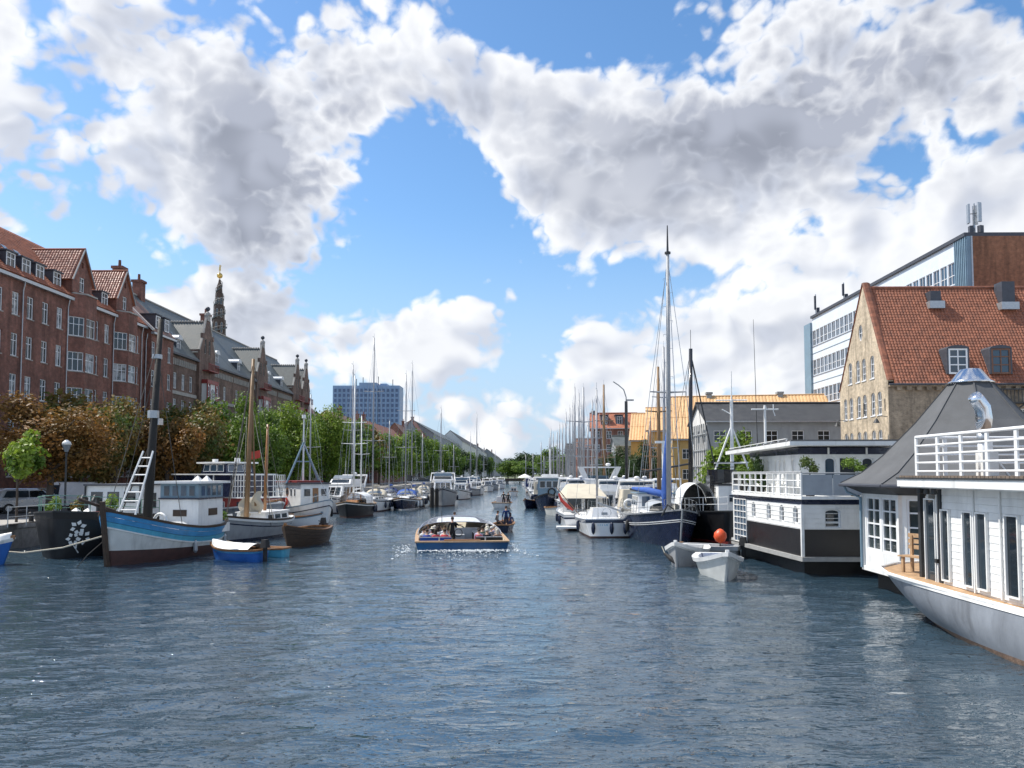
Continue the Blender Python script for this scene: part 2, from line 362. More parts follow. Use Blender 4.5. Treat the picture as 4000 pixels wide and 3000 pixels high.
def quay(name, edge, back, sgn):
    """edge: polyline of the quay face along the canal"""
    pts = [Vector((x, y, 0)) for x, y in edge]+[Vector((back, edge[-1][1], 0)), Vector((back, edge[0][1], 0))]
    q = struct(MB().extrude([p-ZV*3 for p in pts], (0, 0, 3+QZ-.22)).build(name, M['granite']))
    MB().extrude([p+Vector((sgn*.5 if i < len(edge) else 0, 0, QZ-.218)) for i, p in enumerate(pts)], (0, 0, .218)).build('paving', M['paving'], q)
    me = MB().box(-.28, .28, -.745, .745, 0, .25).mesh('coping_stone', M['granite'])
    for k in range(60):
        y = 22+k*1.5
        for (x0, y0), (x1, y1) in zip(edge, edge[1:]):
            if y0 <= y < y1: x = x0+(x1-x0)*(y-y0)/(y1-y0); a = math.atan2(-(x1-x0), y1-y0); break
        inst('coping_stone', me, q, (x+sgn*.22, y, QZ-.22+random.uniform(-.008, .008)), a)
    return q
ql = quay('quay_left', [(QL, -40), (QL, 420)], -400, -1); qr = quay('quay_right', [(QR, -40), (QR, 72), (12.2, 102), (12.2, 420)], 400, 1)
struct(MB().box(-37, -30.6, -40, 419, QZ+.004, QZ+.012).build('road', M['asphalt']))
gm = mat('ground', (.10,.12,.06), .95, .3, .05, .05)
struct(MB().box(-3000, 3000, 421, 5000, -2, 1.4).build('ground', gm))
struct(MB().box(-3000, -401, -100, 421, -2, 1.25).build('ground', gm)); struct(MB().box(401, 3000, -100, 421, -2, 1.25).build('ground', gm))

# ------------------------------------------------------------------ walls and windows
ZV = Vector((0,0,1))
def nrm(u): return Vector((u.y, -u.x, 0))
def wall(mb, O, u, outer, holes=[], reveal=.13):
    n = nrm(u); polys = [outer]+holes
    flat = [p for q in polys for p in q]
    tris = tessellate_polygon([[Vector((a, b, 0)) for a, b in q] for q in polys])
    mb.add([O+u*a+ZV*b for a, b in flat], [tuple(t) for t in tris])
    for h in holes:
        k = len(h); fr = [O+u*a+ZV*b for a, b in h]; bk = [p-n*reveal for p in fr]
        mb.add(fr+bk, [(i, (i+1)%k, k+(i+1)%k, k+i) for i in range(k)])
def outline(w, h, arch=0.0, round_=False):
    if round_: return [(w/2+w/2*math.cos(2*math.pi*k/14), h/2+h/2*math.sin(2*math.pi*k/14)) for k in range(14)]
    if arch <= 0: return [(0,0),(w,0),(w,h),(0,h)]
    pts = [(0,0),(w,0),(w,h-arch)]
    for k in range(1, 6):
        a = math.pi*k/6; pts.append((w/2+w/2*math.cos(a), h-arch+arch*math.sin(a)))
    return pts+[(0,h-arch)]
WC = {}
def win_meshes(w, h, cols, trans, arch, round_, fm, gm, fw, bar):
    key = (round(w,2), round(h,2), cols, tuple(trans), arch, round_, fm, gm, fw, bar)
    if key in WC: return WC[key]
    out = outline(w, h, arch, round_); n = len(out); cx, cy = w/2, h/2
    inn = [(cx+(a-cx)*(w-2*fw)/w, cy+(b-cy)*(h-2*fw)/h) for a, b in out]
    mb = MB(); d0, d1 = -.02, .05
    vs = [(a,d0,b) for a,b in out]+[(a,d0,b) for a,b in inn]+[(a,d1,b) for a,b in inn]+[(a,d1,b) for a,b in out]
    mb.add(vs, [f for i in range(n) for f in ((i,(i+1)%n,n+(i+1)%n,n+i), (n+i,n+(i+1)%n,2*n+(i+1)%n,2*n+i), (3*n+i,3*n+(i+1)%n,(i+1)%n,i))])
    for i in range(1, cols): x = w*i/cols; mb.box(x-bar/2, x+bar/2, -.01, .045, fw*.5, h-fw*.5)
    for r in trans: mb.box(fw*.5, w-fw*.5, -.012, .04, h*r-bar/2, h*r+bar/2)
    f = mb.mesh('window', M[fm])
    g = MB().add([(a,.035,b) for a,b in inn], [tuple(range(n))]).mesh('pane', M[gm])
    WC[key] = (f, g); return f, g
def window(parent, O, u, a, b, w, h, cols=2, trans=(.66,), arch=0.0, round_=False, fm='frame_white', gm='glass', fw=.07, bar=.05, recess=.10, name='window', base=None, sill=None):
    f, g = win_meshes(w, h, cols, trans, arch, round_, fm, gm, fw, bar)
    p = O+u*a+ZV*b-nrm(u)*recess
    o = inst(name, f, parent, p-parent.location, math.atan2(u.y, u.x))
    inst('pane', g, o, (0,0,0))
    if sill:
        key = ('sill', round(w,2), sill)
        if key not in WC: WC[key] = MB().box(-.06, w+.06, -.16, .02, -.09, -.005).mesh('sill', M[sill])
        inst('sill', WC[key], o, (0,0,0))
    return o
def hole(a, b, w, h, arch=0.0, round_=False): return [(a+x, b+y) for x, y in outline(w, h, arch, round_)]
def facade(parent, O, u, outer, wins, m, name='wall', reveal=.13):
    """wins: dicts a,b,w,h plus window options"""
    mb = MB(); wall(mb, O, u, outer, [hole(q['a'], q['b'], q['w'], q['h'], q.get('arch', 0), q.get('round_', False)) for q in wins], reveal)
    ob = mb.build(name, M[m], parent, world=True)
    for q in wins: window(parent, O, u, **q)
    return ob
_tile = {}
def tile_mesh(tw, tl, m, kind='pan'):
    mb = MB(); n = 4; pts = []
    for i in range(n+1):
        x = (i/n-.5)*tw; pts.append((x, .055*math.sin(math.pi*i/n)**.8 if kind == 'pan' else .0))
    vs = [(x, -.03, z+.035) for x, z in pts]+[(x, tl, z) for x, z in pts]+[(x, -.03, z-.01) for x, z in pts]
    k = n+1
    mb.add(vs, [(i, i+1, k+i+1, k+i) for i in range(n)]+[(2*k+i, 2*k+i+1, i+1, i) for i in range(n)])
    return mb.v, mb.f
def tiles(parent, O, u, up, W_, H_, tw, tl, m, nparts=300, keep=None, order=None):
    """pantiles on a roof plane: O lower corner, u along the eaves, up the slope"""
    u = u.normalized(); up = up.normalized(); nn = u.cross(up)
    if nn.z < 0: nn = -nn
    V, Fc = tile_mesh(tw, tl, m)
    nc, nr = int(W_/tw), int(H_/tl); spots = []
    for j in range(nr):
        for i in range(nc):
            x, y = (i+.5)*tw, j*tl
            if keep and not keep(x, y): continue
            spots.append(O+u*x+up*y+nn*random.uniform(.0, .015))
    if order: spots.sort(key=order)
    me = bpy.data.meshes.new('roof_tile'); me.from_pydata(V, [], Fc); me.materials.append(M[m]); me.update()
    rot = Matrix((u, up, nn)).transposed() if u.cross(up).dot(nn) > 0 else Matrix((u, up, nn)).transposed()
    e = rot.to_euler() if rot.determinant() > 0 else Matrix((-u, up, nn)).transposed().to_euler()
    for p in spots[:nparts]: inst('roof_tile', me, parent, p-parent.location, rot=e)
    rest = spots[nparts:]
    if rest:
        mb = MB()
        for p in rest: mb.add([p+u*a+up*b+nn*c for a, b, c in V], Fc)
        mb.build('roof_tiles', M[m], parent, world=True, stuff=True)
def downpipe(parent, X, d, z1, n, mt='galv'):
    p = Vector((X, d, 0))+n*.12
    MB().path([Vector((X, d, z1))+n*.25, Vector((X, d, z1-.35))+n*.22, p+ZV*(z1-.8), p+ZV*(QZ+.2)], .055, 6).build('downpipe', M[mt], parent, world=True)

# ------------------------------------------------------------------ red apartment house, left
UY = Vector((0,1,0)); UX = Vector((1,0,0))
FX = -41.0
def left_red():
    d0, d1 = 49.0, 82.2; base = Vector((FX-5, (d0+d1)/2, QZ))
    b = thing('apartment_house', 'long red brick apartment house with tiled gables and bay windows, behind the brown trees', 'building', base)
    O = Vector((FX, d0, 0)); ze = 20.1; zr = 26.3; dep = 6.2
    bays = [(dx(245, FX), dx(347, FX)), (dx(425, FX), dx(508, FX))]
    cols = [(dx(px, FX), w) for px, w in [(-95,.85),(-28,.85),(38,.85),(97,.85),(157,.85),(214,.85),(364,.45),(402,.85),(525,.45)]]
    rows = [3.75, 6.95, 10.2, 13.5, 16.85]
    wins = []
    for zr_ in rows:
        for (d, w) in cols: wins.append(dict(a=d-d0-w/2, b=zr_, w=w, h=1.85, cols=2 if w > .6 else 1, trans=(.68,), gm='glass_curtain', sill='stone'))
    facade(b, O, UY, [(0,QZ),(d1-d0,QZ),(d1-d0,ze),(0,ze)], wins, 'brick_red')
    mb = MB(); mb.box(FX-12.4, FX-.2, d0, d0+.2, QZ, ze); mb.box(FX-12.4, FX-.2, d1-.2, d1, QZ, ze); mb.box(FX-12.4, FX-12.2, d0, d1, QZ, ze); mb.build('wall', M['brick_red'], b, world=True)
    mb = MB(); mb.slab([(FX+.35,d0,ze-.1),(FX+.35,d1+.1,ze-.1),(FX-dep,d1+.1,zr),(FX-dep,d0,zr)], .15); mb.slab([(FX-12.8,d0,ze-.1),(FX-12.8,d1,ze-.1),(FX-dep,d1,zr),(FX-dep,d0,zr)], .15)
    roof = mb.build('roof', M['tile_red'], b, world=True)
    up = Vector((-dep-.35, 0, zr-ze+.1))
    tiles(b, Vector((FX+.35, 54, ze-.06)), UY, up, 28, up.length-.1, .26, .36, 'tile_red', 0)
    MB().box(FX+.02, FX+.42, d0, bays[0][0]+.35, ze-.42, ze-.16).build('gutter', M['galv'], b, world=True)
    MB().box(FX+.02, FX+.42, bays[0][1]-.2, bays[1][0]+.2, ze-.42, ze-.16).build('gutter', M['galv'], b, world=True)
    MB().box(FX+.02, FX+.42, bays[1][1]-.2, d1-.05, ze-.42, ze-.16).build('gutter', M['galv'], b, world=True)
    MB().box(FX+.003, FX+.09, d0, d1, QZ, QZ+1.5).build('plinth', M['granite'], b, world=True)
    for px in (62, 242, 425, 537): downpipe(b, FX, dx(px, FX), ze-.3, Vector((1,0,0)))
    # bay windows with gables above
    for (s, e) in bays:
        w = e-s; P = [Vector((FX,s,0)), Vector((FX+1.0,s+.28*w,0)), Vector((FX+1.0,s+.70*w,0)), Vector((FX,e,0))]
        for k in range(3):
            u = (P[k+1]-P[k]); Lk = u.length; u.normalize(); ws = []
            for z0 in (3.7, 6.85, 10.05, 13.3, 16.5):
                mg = .10 if k == 0 else .13
                ws.append(dict(a=mg, b=z0, w=Lk-2*mg, h=1.75, cols=3 if k != 1 else 2, trans=(.62,), gm='glass_curtain', sill='stone'))
            facade(b, P[k], u, [(0,QZ),(Lk,QZ),(Lk,ze+.25),(0,ze+.25)], ws, 'brick_red', 'bay_wall')
        mb = MB(); mb.extrude([p+ZV*(ze+.25) for p in (P[0]-UX*.3, P[1]+UX*.1, P[2]+UX*.1, P[3]-UX*.3)], (0,0,.14)); mb.build('bay_cornice', M['stone'], b, world=True)
        g0, g1 = s+.10, s+.10+min(w-.2, 3.2); gx = FX+.25; gm_ = (g0+g1)/2; hw = (g1-g0)/2; zg = 21.9; za = 24.7
        facade(b, Vector((gx, g0, 0)), UY, [(0,ze+.39),(g1-g0,ze+.39),(g1-g0,zg),(hw,za),(0,zg)],
               [dict(a=hw-.42, b=20.75, w=.84, h=1.35, cols=2, trans=(.66,)), dict(a=hw-.14, b=23.0, w=.28, h=.55, cols=1, trans=(), arch=.14, fm='brick_red', gm='glass', fw=.03)], 'brick_red', 'gable_wall')
        for y0 in (g0, g1): MB().add([(gx,y0,ze),(gx-5,y0,ze),(gx-5,y0,zg),(gx,y0,zg)], [(0,1,2,3)]).build('gable_wall', M['brick_red'], b, world=True)
        ov = .22; zo = zg-ov*(za-zg)/hw
        mb = MB(); bx = gx-5.2
        mb.slab([(gx+.2,g0-ov,zo+.04),(bx,g0-ov,zo+.04),(bx,gm_,za+.04),(gx+.2,gm_,za+.04)], .09); mb.slab([(gx+.2,g1+ov,zo+.04),(bx,g1+ov,zo+.04),(bx,gm_,za+.04),(gx+.2,gm_,za+.04)], .09)
        mb.build('gable_roof', M['tile_red'], b, world=True)
        upv = Vector((0, gm_-g0+ov, za-zo))
        tiles(b, Vector((bx, g0-ov, zo+.06)), UX, upv, 5.3, upv.length, .26, .30, 'tile_glaze', 300)
        mb = MB()
        for ys in (g0-ov, g1+ov): mb.path([(gx+.22,ys,zo+.02),(gx+.22,gm_,za+.1)], .07, 4)
        mb.build('bargeboard', M['plaster_grey'], b, world=True)
        MB().tube((gx+.25,gm_,za+.12),(bx,gm_,za+.12),.10,n=6).build('ridge_tile', M['tile_red'], b, world=True)
    # box dormers
    for px in (-45, 28, 90, 145, 213, 323, 402, 489):
        d = dx(px, FX+.05); a = Vector((FX-.25, d-.55, 0))
        mb = MB(); mb.box(FX-3.2, FX-.26, d-.62, d-.54, 20.3, 21.85); mb.box(FX-3.2, FX-.26, d+.54, d+.62, 20.3, 21.85); mb.box(FX-.34, FX-.26, d-.54, d+.54, 20.3, 20.42)
        dm = mb.build('dormer', M['lead'], b, world=True)
        MB().box(FX-3.3, FX-.1, d-.72, d+.72, 21.85, 21.96).build('dormer_roof', M['lead'], dm, world=True)
        f, g = win_meshes(1.08, 1.42, 2, (.66,), 0, False, 'frame_white', 'glass', .09, .06)
        o = inst('window', f, b, Vector((FX-.27, d-.54, 20.42))-b.location, math.pi/2); inst('pane', g, o, (0,0,0))
    for (px, X) in ((-10, FX-2.5), (40, FX-2.3)):
        MB().obox((FX-2.6, dx(px, FX-2.6), 23.0), (.8, .6, .06), ry=math.atan2(zr-ze, dep)).build('skylight', M['hatch'], b, world=True)
    return b
left_red()
def chimney(b, x, y, z0, z1, s=.45, m='brick_red', pots=1):
    mb = MB(); mb.box(x-s, x+s, y-s, y+s, z0, z1); mb.box(x-s-.12, x+s+.12, y-s-.12, y+s+.12, z1-.3, z1); c = mb.build('chimney', M[m], b, world=True)
    for k in range(pots): MB().lathe([(.17,0),(.15,.8)], (x, y+(k-(pots-1)/2)*.4, z1), 8).build('chimney_pot', M[m], c, world=True)
def left_red2():
    X = FX+.7; d0, d1 = 82.3, 87.6; b = thing('apartment_house', 'narrow red brick house with twin dormers between tiled gables and slate roof', 'building', (X-5, 85, QZ))
    ws = []
    for z0 in (3.8, 7.0, 10.3, 13.5, 16.6):
        for px in (587, 636): ws.append(dict(a=dx(px, X)-d0-.4 if px < 600 else 3.9, b=z0, w=.8, h=1.8, cols=2, trans=(.66,), sill='stone'))
    facade(b, Vector((X, d0, 0)), UY, [(0,QZ),(d1-d0,QZ),(d1-d0,19.6),(0,19.6)], ws, 'brick_red')
    MB().add([(X,d0,QZ),(X-8,d0,QZ),(X-8,d0,19.6),(X,d0,19.6)], [(0,1,2,3)]).build('wall', M['brick_red'], b, world=True)
    mb = MB(); mb.slab([(X+.3,d0-.1,19.5),(X+.3,d1,19.5),(X-6.4,d1,26.0),(X-6.4,d0-.1,26.0)], .15); mb.slab([(X-13,d0,19.5),(X-13,d1,19.5),(X-6.4,d1,26.0),(X-6.4,d0,26.0)], .15); mb.build('roof', M['tile_brown'], b, world=True)
    MB().add([(X,d0-.05,19.5),(X-12.8,d0-.05,19.5),(X-6.4,d0-.05,25.9)], [(0,1,2)]).build('gable_wall', M['brick_red'], b, world=True)
    MB().path([(X+.3,d0-.12,19.6),(X-6.4,d0-.12,26.1)], .16, 4).build('flashing', M['plaster_white'], b, world=True)
    MB().box(X+.02, X+.38, d0-.1, d1, 19.2, 19.42).build('gutter', M['galv'], b, world=True)
    for dd in (84.2, 86.3):
        mb = MB(); mb.box(X-3.2, X-.26, dd-.6, dd+.6, 19.8, 21.6); dm = mb.build('dormer', M['lead'], b, world=True); MB().box(X-3.3, X-.1, dd-.72, dd+.72, 21.6, 21.72).build('dormer_roof', M['lead'], dm, world=True)
        f, g = win_meshes(1.0, 1.4, 2, (.66,), 0, False, 'frame_white', 'glass', .09, .06); o = inst('window', f, b, Vector((X-.22, dd-.5, 20.1))-b.location, math.pi/2); inst('pane', g, o, (0,0,0))
    chimney(b, FX-5.6, 87.2, 24, 27.9, .55)
    downpipe(b, FX+.1, 82.15, 19.2, Vector((1,0,0)))
left_red2()

# ------------------------------------------------------------------ dark brick row with stepped gables and slate roofs
def left_slate(d0, d1, gables, label, chim):
    X = FX+.2; ze = 18.3; zr = 25.8; dep = 6.5
    b = thing('gabled_house', label, 'building', (X-5, (d0+d1)/2, QZ))
    O = Vector((X, d0, 0)); ws = []
    d = d0+1.6
    while d < d1-1.2:
        if not any(abs(d-g) < 3.3 for g in gables):
            for z0 in (3.8, 7.2, 10.9, 14.0): ws.append(dict(a=d-d0-.42, b=z0, w=.84, h=1.9, cols=2, trans=(.66,), gm='glass_curtain'))
        d += 2.15
    facade(b, O, UY, [(0,QZ),(d1-d0,QZ),(d1-d0,ze),(0,ze)], ws, 'brick_brown')
    mb = MB(); mb.add([(X,d0,QZ),(X-dep*2,d0,QZ),(X-dep*2,d0,ze),(X-dep,d0,zr-.1),(X,d0,ze)], [(0,1,2,3,4)]); mb.add([(X,d1,QZ),(X-dep*2,d1,QZ),(X-dep*2,d1,ze),(X-dep,d1,zr-.1),(X,d1,ze)], [(0,1,2,3,4)]); mb.build('wall', M['brick_brown'], b, world=True)
    mb = MB(); mb.slab([(X+.35,d0,ze-.1),(X+.35,d1,ze-.1),(X-dep,d1,zr),(X-dep,d0,zr)], .12); mb.slab([(X-2*dep-.3,d0,ze-.1),(X-2*dep-.3,d1,ze-.1),(X-dep,d1,zr),(X-dep,d0,zr)], .12); mb.build('roof', M['slate'], b, world=True)
    MB().tube((X-dep,d0,zr+.05),(X-dep,d1,zr+.05),.14,n=6).build('ridge_tile', M['stone'], b, world=True)
    # corbel frieze and string course
    mb = MB(); n = int((d1-d0)/.55)
    for i in range(n):
        y = d0+.3+i*.55
        if not any(abs(y-g) < 2.6 for g in gables): mb.box(X+.01, X+.14, y-.11, y+.11, ze-1.5, ze-.75)
    mb.build('corbels', M['stone'], b, world=True, stuff=True)
    for (s, e) in zip([d0]+[g+2.5 for g in gables], [g-2.5 for g in gables]+[d1]):
        if e-s > .5:
            MB().box(X+.004, X+.10, s, e, 13.35, 13.75).build('string_course', M['stone'], b, world=True); MB().box(X+.02, X+.45, s, e, ze-.35, ze-.12).build('gutter', M['lead'], b, world=True)
    for g in gables:
        gx = X+.35; hw = 2.45; zg = 18.6; za = 23.9
        facade(b, Vector((gx, g-hw, 0)), UY, [(0,QZ),(2*hw,QZ),(2*hw,zg+1.0),(hw+.45,za),(hw-.45,za),(0,zg+1.0)],
               [dict(a=hw-.95, b=19.3, w=.6, h=1.9, cols=1, trans=(.6,), fm='stone'), dict(a=hw+.35, b=19.3, w=.6, h=1.9, cols=1, trans=(.6,), fm='stone')], 'brick_brown', 'gable_wall')
        [MB().add([(gx,y,QZ),(X-.5,y,QZ),(X-5,y,zg+1),(gx,y,zg+1)], [(0,1,2,3)]).build('gable_wall', M['brick_brown'], b, world=True) for y in (g-hw, g+hw)]
        for sg in (-1, 1):
            MB().path([(gx-.1,g+sg*(hw+.05),zg+.95),(gx-.1,g+sg*(hw*.62),zg+2.7),(gx-.1,g+sg*.5,za+.02)], .17, 4).build('gable_coping', M['stone'], b, world=True)
            MB().box(gx-.25, gx+.1, g+sg*hw*.62-.2, g+sg*hw*.62+.2, zg+2.6, zg+3.2).build('kneeler', M['brick_brown'], b, world=True)
        mb = MB(); mb.box(gx-.35, gx+.12, g-.40, g+.40, za-.3, za+.5); mb.lathe([(.4,0),(.34,.25),(.12,.45),(.08,.6)], (gx-.1, g, za+.5), 8); pil = mb.build('pinnacle', M['stone'], b, world=True)
        MB().ball((gx-.1, g, za+1.32), .30, 10, 7).build('finial_ball', M['lead'], pil, world=True, smooth=True)
        zt = za-.4; bx = gx-5.5
        mb = MB()
        for sg in (-1, 1): mb.slab([(gx-.2,g+sg*(hw+.1),zg+.6),(bx,g+sg*(hw+.1),zg+.6),(bx,g,zt),(gx-.2,g,zt)], .1)
        mb.build('gable_roof', M['slate'], b, world=True)
        mb = MB()
        for k in range(14): mb.lathe([(.14,0),(.14,.18),(.06,.24)], (gx-.4-k*.36, g, zt-.02), 6)
        mb.build('ridge_crest', M['stone'], b, world=True)
        # white and red timber oriel
        ox = gx+.8
        mb = MB(); mb.box(gx+.01, ox, g-1.75, g+1.75, 10.9, 11.8); mb.box(gx+.01, ox, g-1.75, g+1.75, 15.4, 15.9); mb.extrude([(gx+.01,g-1.7,10.9),(ox,g-1.7,10.9),(gx+.01,g-1.7,9.6)], (0,3.4,0)); orl = mb.build('oriel', M['red_paint'], b, world=True)
        mb = MB(); mb.box(gx+.02, ox-.1, g-1.66, g+1.66, 11.8, 15.4); mb.build('oriel_wall', M['plaster_white'], orl, world=True)
        mb = MB()
        for y in (-1.7, -.95, .95, 1.7): mb.box(ox-.1, ox+.02, g+y-.08, g+y+.08, 11.8, 15.4)
        for z in (13.5,): mb.box(ox-.1, ox+.015, g-1.7, g-.95, z-.08, z+.08); mb.box(ox-.1, ox+.015, g+.95, g+1.7, z-.08, z+.08)
        mb.build('timber', M['red_paint'], orl, world=True)
        for (a, z, w, h, ar) in ((-.8,12.0,1.6,2.9,.75),(-1.58,13.7,.5,1.4,0),(1.08,13.7,.5,1.4,0),(-1.58,12.0,.5,1.3,0),(1.08,12.0,.5,1.3,0)):
            f, gl = win_meshes(w, h, 3 if w > 1 else 1, (.5,), ar, False, 'frame_white', 'glass', .08, .06)
            o = inst('window', f, b, Vector((ox-.06, g+a, z))-b.location, math.pi/2); inst('pane', gl, o, (0,0,0))
        mb = MB(); mb.box(gx+.05, gx+.9, g-1.6, g+1.6, 17.0, 17.12)
        for k in range(9): y = g-1.55+k*.39; mb.box(gx+.82, gx+.88, y-.03, y+.03, 17.12, 17.9)
        mb.box(gx+.80, gx+.90, g-1.6, g+1.6, 17.9, 17.98); mb.build('balcony', M['red_paint'], b, world=True)
    # rounded zinc dormers and skylights
    spans = [d0+3.0]+[g+sg*4.6 for g in gables for sg in (-1, 1)]
    for i, y in enumerate(spans):
        if not (d0+1 < y < d1-1): continue
        if i % 2 == 0:
            mb = MB(); mb.box(X-3, X-.35, y-.55, y+.55, ze+.3, ze+1.7); dm = mb.build('dormer', M['lead'], b, world=True)
            pr = [(X-.1, y+.68*math.cos(math.pi*k/8), ze+1.7+.6*math.sin(math.pi*k/8)) for k in range(9)]
            MB().extrude(pr, (-3.4,0,0)).build('dormer_roof', M['galv'], dm, world=True)
            f, gl = win_meshes(.9, 1.35, 2, (.66,), 0, False, 'frame_white', 'glass', .08, .05); o = inst('window', f, b, Vector((X-.32, y-.45, ze+.35))-b.location, math.pi/2); inst('pane', gl, o, (0,0,0))
        else:
            for k in range(3):
                yy = y-1.0+k*.9; sl_ = (zr-ze)/dep; MB().obox((X-1.9, yy, ze-.1+(2.25)*sl_+.04), (1.3, .5, .08), ry=math.atan2(zr-ze, dep)).build('skylight', M['hatch'], b, world=True)
    for y in chim: chimney(b, X-dep, y, zr-1, zr+2.0, .55)
    return b
g1, g2, g3 = dx(797, FX+.4), dx(1016, FX+.4), dx(1154, FX+.4)
left_slate(87.7, g1+9.5, [g1], 'brown brick house with a slate roof and finial gable, nearest the spiral spire', [g1-4.5])
left_slate(g1+9.6, g2+8.4, [g2], 'middle one of the three finial-gabled brown brick houses, slate roof with round dormers', [g2-5.5])
left_slate(g2+8.5, 146.5, [g3, g3+5.6], 'farthest finial-gabled brown brick house, behind the lime-green tree', [])

# ------------------------------------------------------------------ plain canal houses further on
def canal_house(label, px0, px1, X, ytop_ridge, yeave, wallm, roofm, floors=4, ncol=6, side=1, dep=5.0, gm='glass', chims=(), dorm=0, zbase=QZ, ribs=False, name='canal_house'):
    """long side faces the canal (side=+1 faces +x), gable ends face up and down the canal"""
    d0, d1 = sorted((dx(px0, X), dx(px1, X))); dm_ = (d0+d1)/2
    ze = zat(yeave, d0); zr = zat(ytop_ridge, d0); b = thing(name, label, 'building', (X-side*dep, dm_, zbase))
    L = d1-d0; O, u = (Vector((X, d0, 0)), UY) if side > 0 else (Vector((X, d1, 0)), -UY)
    ws = []; fh = (ze-zbase-.6)/floors
    for j in range(floors):
        for i in range(ncol): ws.append(dict(a=(i+.5)*L/ncol-min(.55, L/ncol*.32), b=zbase+.9+j*fh, w=min(1.1, L/ncol*.64), h=fh*.56, cols=2, trans=(.6,), gm=gm))
    facade(b, O, u, [(0,zbase),(L,zbase),(L,ze),(0,ze)], ws, wallm)
    x1 = X-side*2*dep; xm = X-side*dep
    wd = 2*dep; og = Vector((min(X, x1), d0, 0)); gw = []
    for j in range(floors):
        for i in range(3): gw.append(dict(a=wd*(i+.5)/3-.5, b=zbase+.9+j*fh, w=1.0, h=fh*.52, cols=2, trans=(.6,), gm=gm))
    facade(b, og, UX, [(0,zbase),(wd,zbase),(wd,ze),(dep,zr-.05),(0,ze)], gw, wallm)
    MB().add([(X,d1,zbase),(x1,d1,zbase),(x1,d1,ze),(xm,d1,zr-.05),(X,d1,ze)], [(0,1,2,3,4)]).build('wall', M[wallm], b, world=True)
    MB().add([(x1,d0,zbase),(x1,d1,zbase),(x1,d1,ze),(x1,d0,ze)], [(0,1,2,3)]).build('wall', M[wallm], b, world=True)
    mb = MB(); o_ = side*.35; sl_ = (zr-ze)/dep
    mb.slab([(X+o_,d0-.25,ze-.35*sl_),(X+o_,d1+.2,ze-.35*sl_),(xm,d1+.2,zr),(xm,d0-.25,zr)], .14); mb.slab([(x1-o_,d0-.25,ze-.35*sl_),(x1-o_,d1+.2,ze-.35*sl_),(xm,d1+.2,zr),(xm,d0-.25,zr)], .14)
    rf = mb.build('roof', M[roofm], b, world=True)
    MB().box(min(X, X+side*.3), max(X, X+side*.3), d0, d1, ze-.5, ze-.3).build('cornice', M['plaster_white'], b, world=True)
    for (f, hgt) in chims: chimney(b, xm, d0+f*L, zr-.8, zr+hgt, .5)
    for k in range(dorm):
        y = d0+(k+.5)*L/dorm; xx = X-side*.5
        mb = MB(); mb.box(min(xx, xx-side*2.2), max(xx, xx-side*2.2), y-.7, y+.7, ze+.3, ze+2.0); dm = mb.build('dormer', M['plaster_white'], b, world=True)
        MB().box(min(xx+side*.2, xx-side*2.4), max(xx+side*.2, xx-side*2.4), y-.85, y+.85, ze+2.0, ze+2.14).build('dormer_roof', M['lead'], dm, world=True)
        OO, uu = (Vector((xx+.14, y-.5, 0)), UY) if side > 0 else (Vector((xx-.14, y+.5, 0)), -UY)
        window(b, OO, uu, 0, ze+.5, 1.0, 1.3)
    return b
canal_house('grey-green plastered house with a brown roof, next to the last finial gable', 1186, 1290, FX-1.0, 1545, 1640, 'plaster_green', 'tile_brown', 4, 4, chims=[(.1, 2.2)])
canal_house('low house with an orange-red tiled roof below the blue tower block', 1292, 1345, FX-2.5, 1603, 1665, 'brick_far', 'tile_red', 4, 3)
canal_house('brown brick house with stout chimneys in front of the blue tower block', 1350, 1470, FX-2.0, 1600, 1660, 'brick_brown', 'tile_brown', 4, 7, chims=[(.35, 1.6), (.9, 1.8)])
canal_house('house with a broad bright orange roof and white dormers, right of the blue tower', 1472, 1590, FX+.5, 1633, 1712, 'brick_far', 'tile_red', 3, 8, dorm=4, chims=[(.1, 1.5)])
canal_house('small red-roofed house behind the bunch of tall masts on the left bank', 1592, 1650, FX-1, 1650, 1712, 'brick_far', 'tile_brown', 3, 5, chims=[(.5, 2)])
canal_house('grey gable house with a red roof and tall chimney on the left bank', 1652, 1690, FX+2, 1640, 1712, 'plaster_grey', 'tile_red', 4, 4, dep=5, chims=[(.15, 1.6)])
canal_house('large grey warehouse with a wide pale roof on the left bank', 1692, 1800, FX+4, 1637, 1690, 'plaster_grey', 'slate', 5, 9, dep=9)
canal_house('pale apartment block with balconies beyond the grey warehouse', 1805, 1880, FX+6, 1680, 1722, 'plaster_white', 'slate_dark', 5, 8, dep=7)
canal_house('white house with a dark roof far along the left bank', 1884, 1925, FX+10, 1735, 1762, 'plaster_white', 'slate_dark', 4, 6, dep=6, chims=[(.2, 2), (.7, 2)])
canal_house('farthest pale house on the left bank, roof with a small gable', 1928, 1968, FX+16, 1752, 1778, 'plaster_grey', 'slate_dark', 4, 5, dep=6, chims=[(.3, 2.5)])

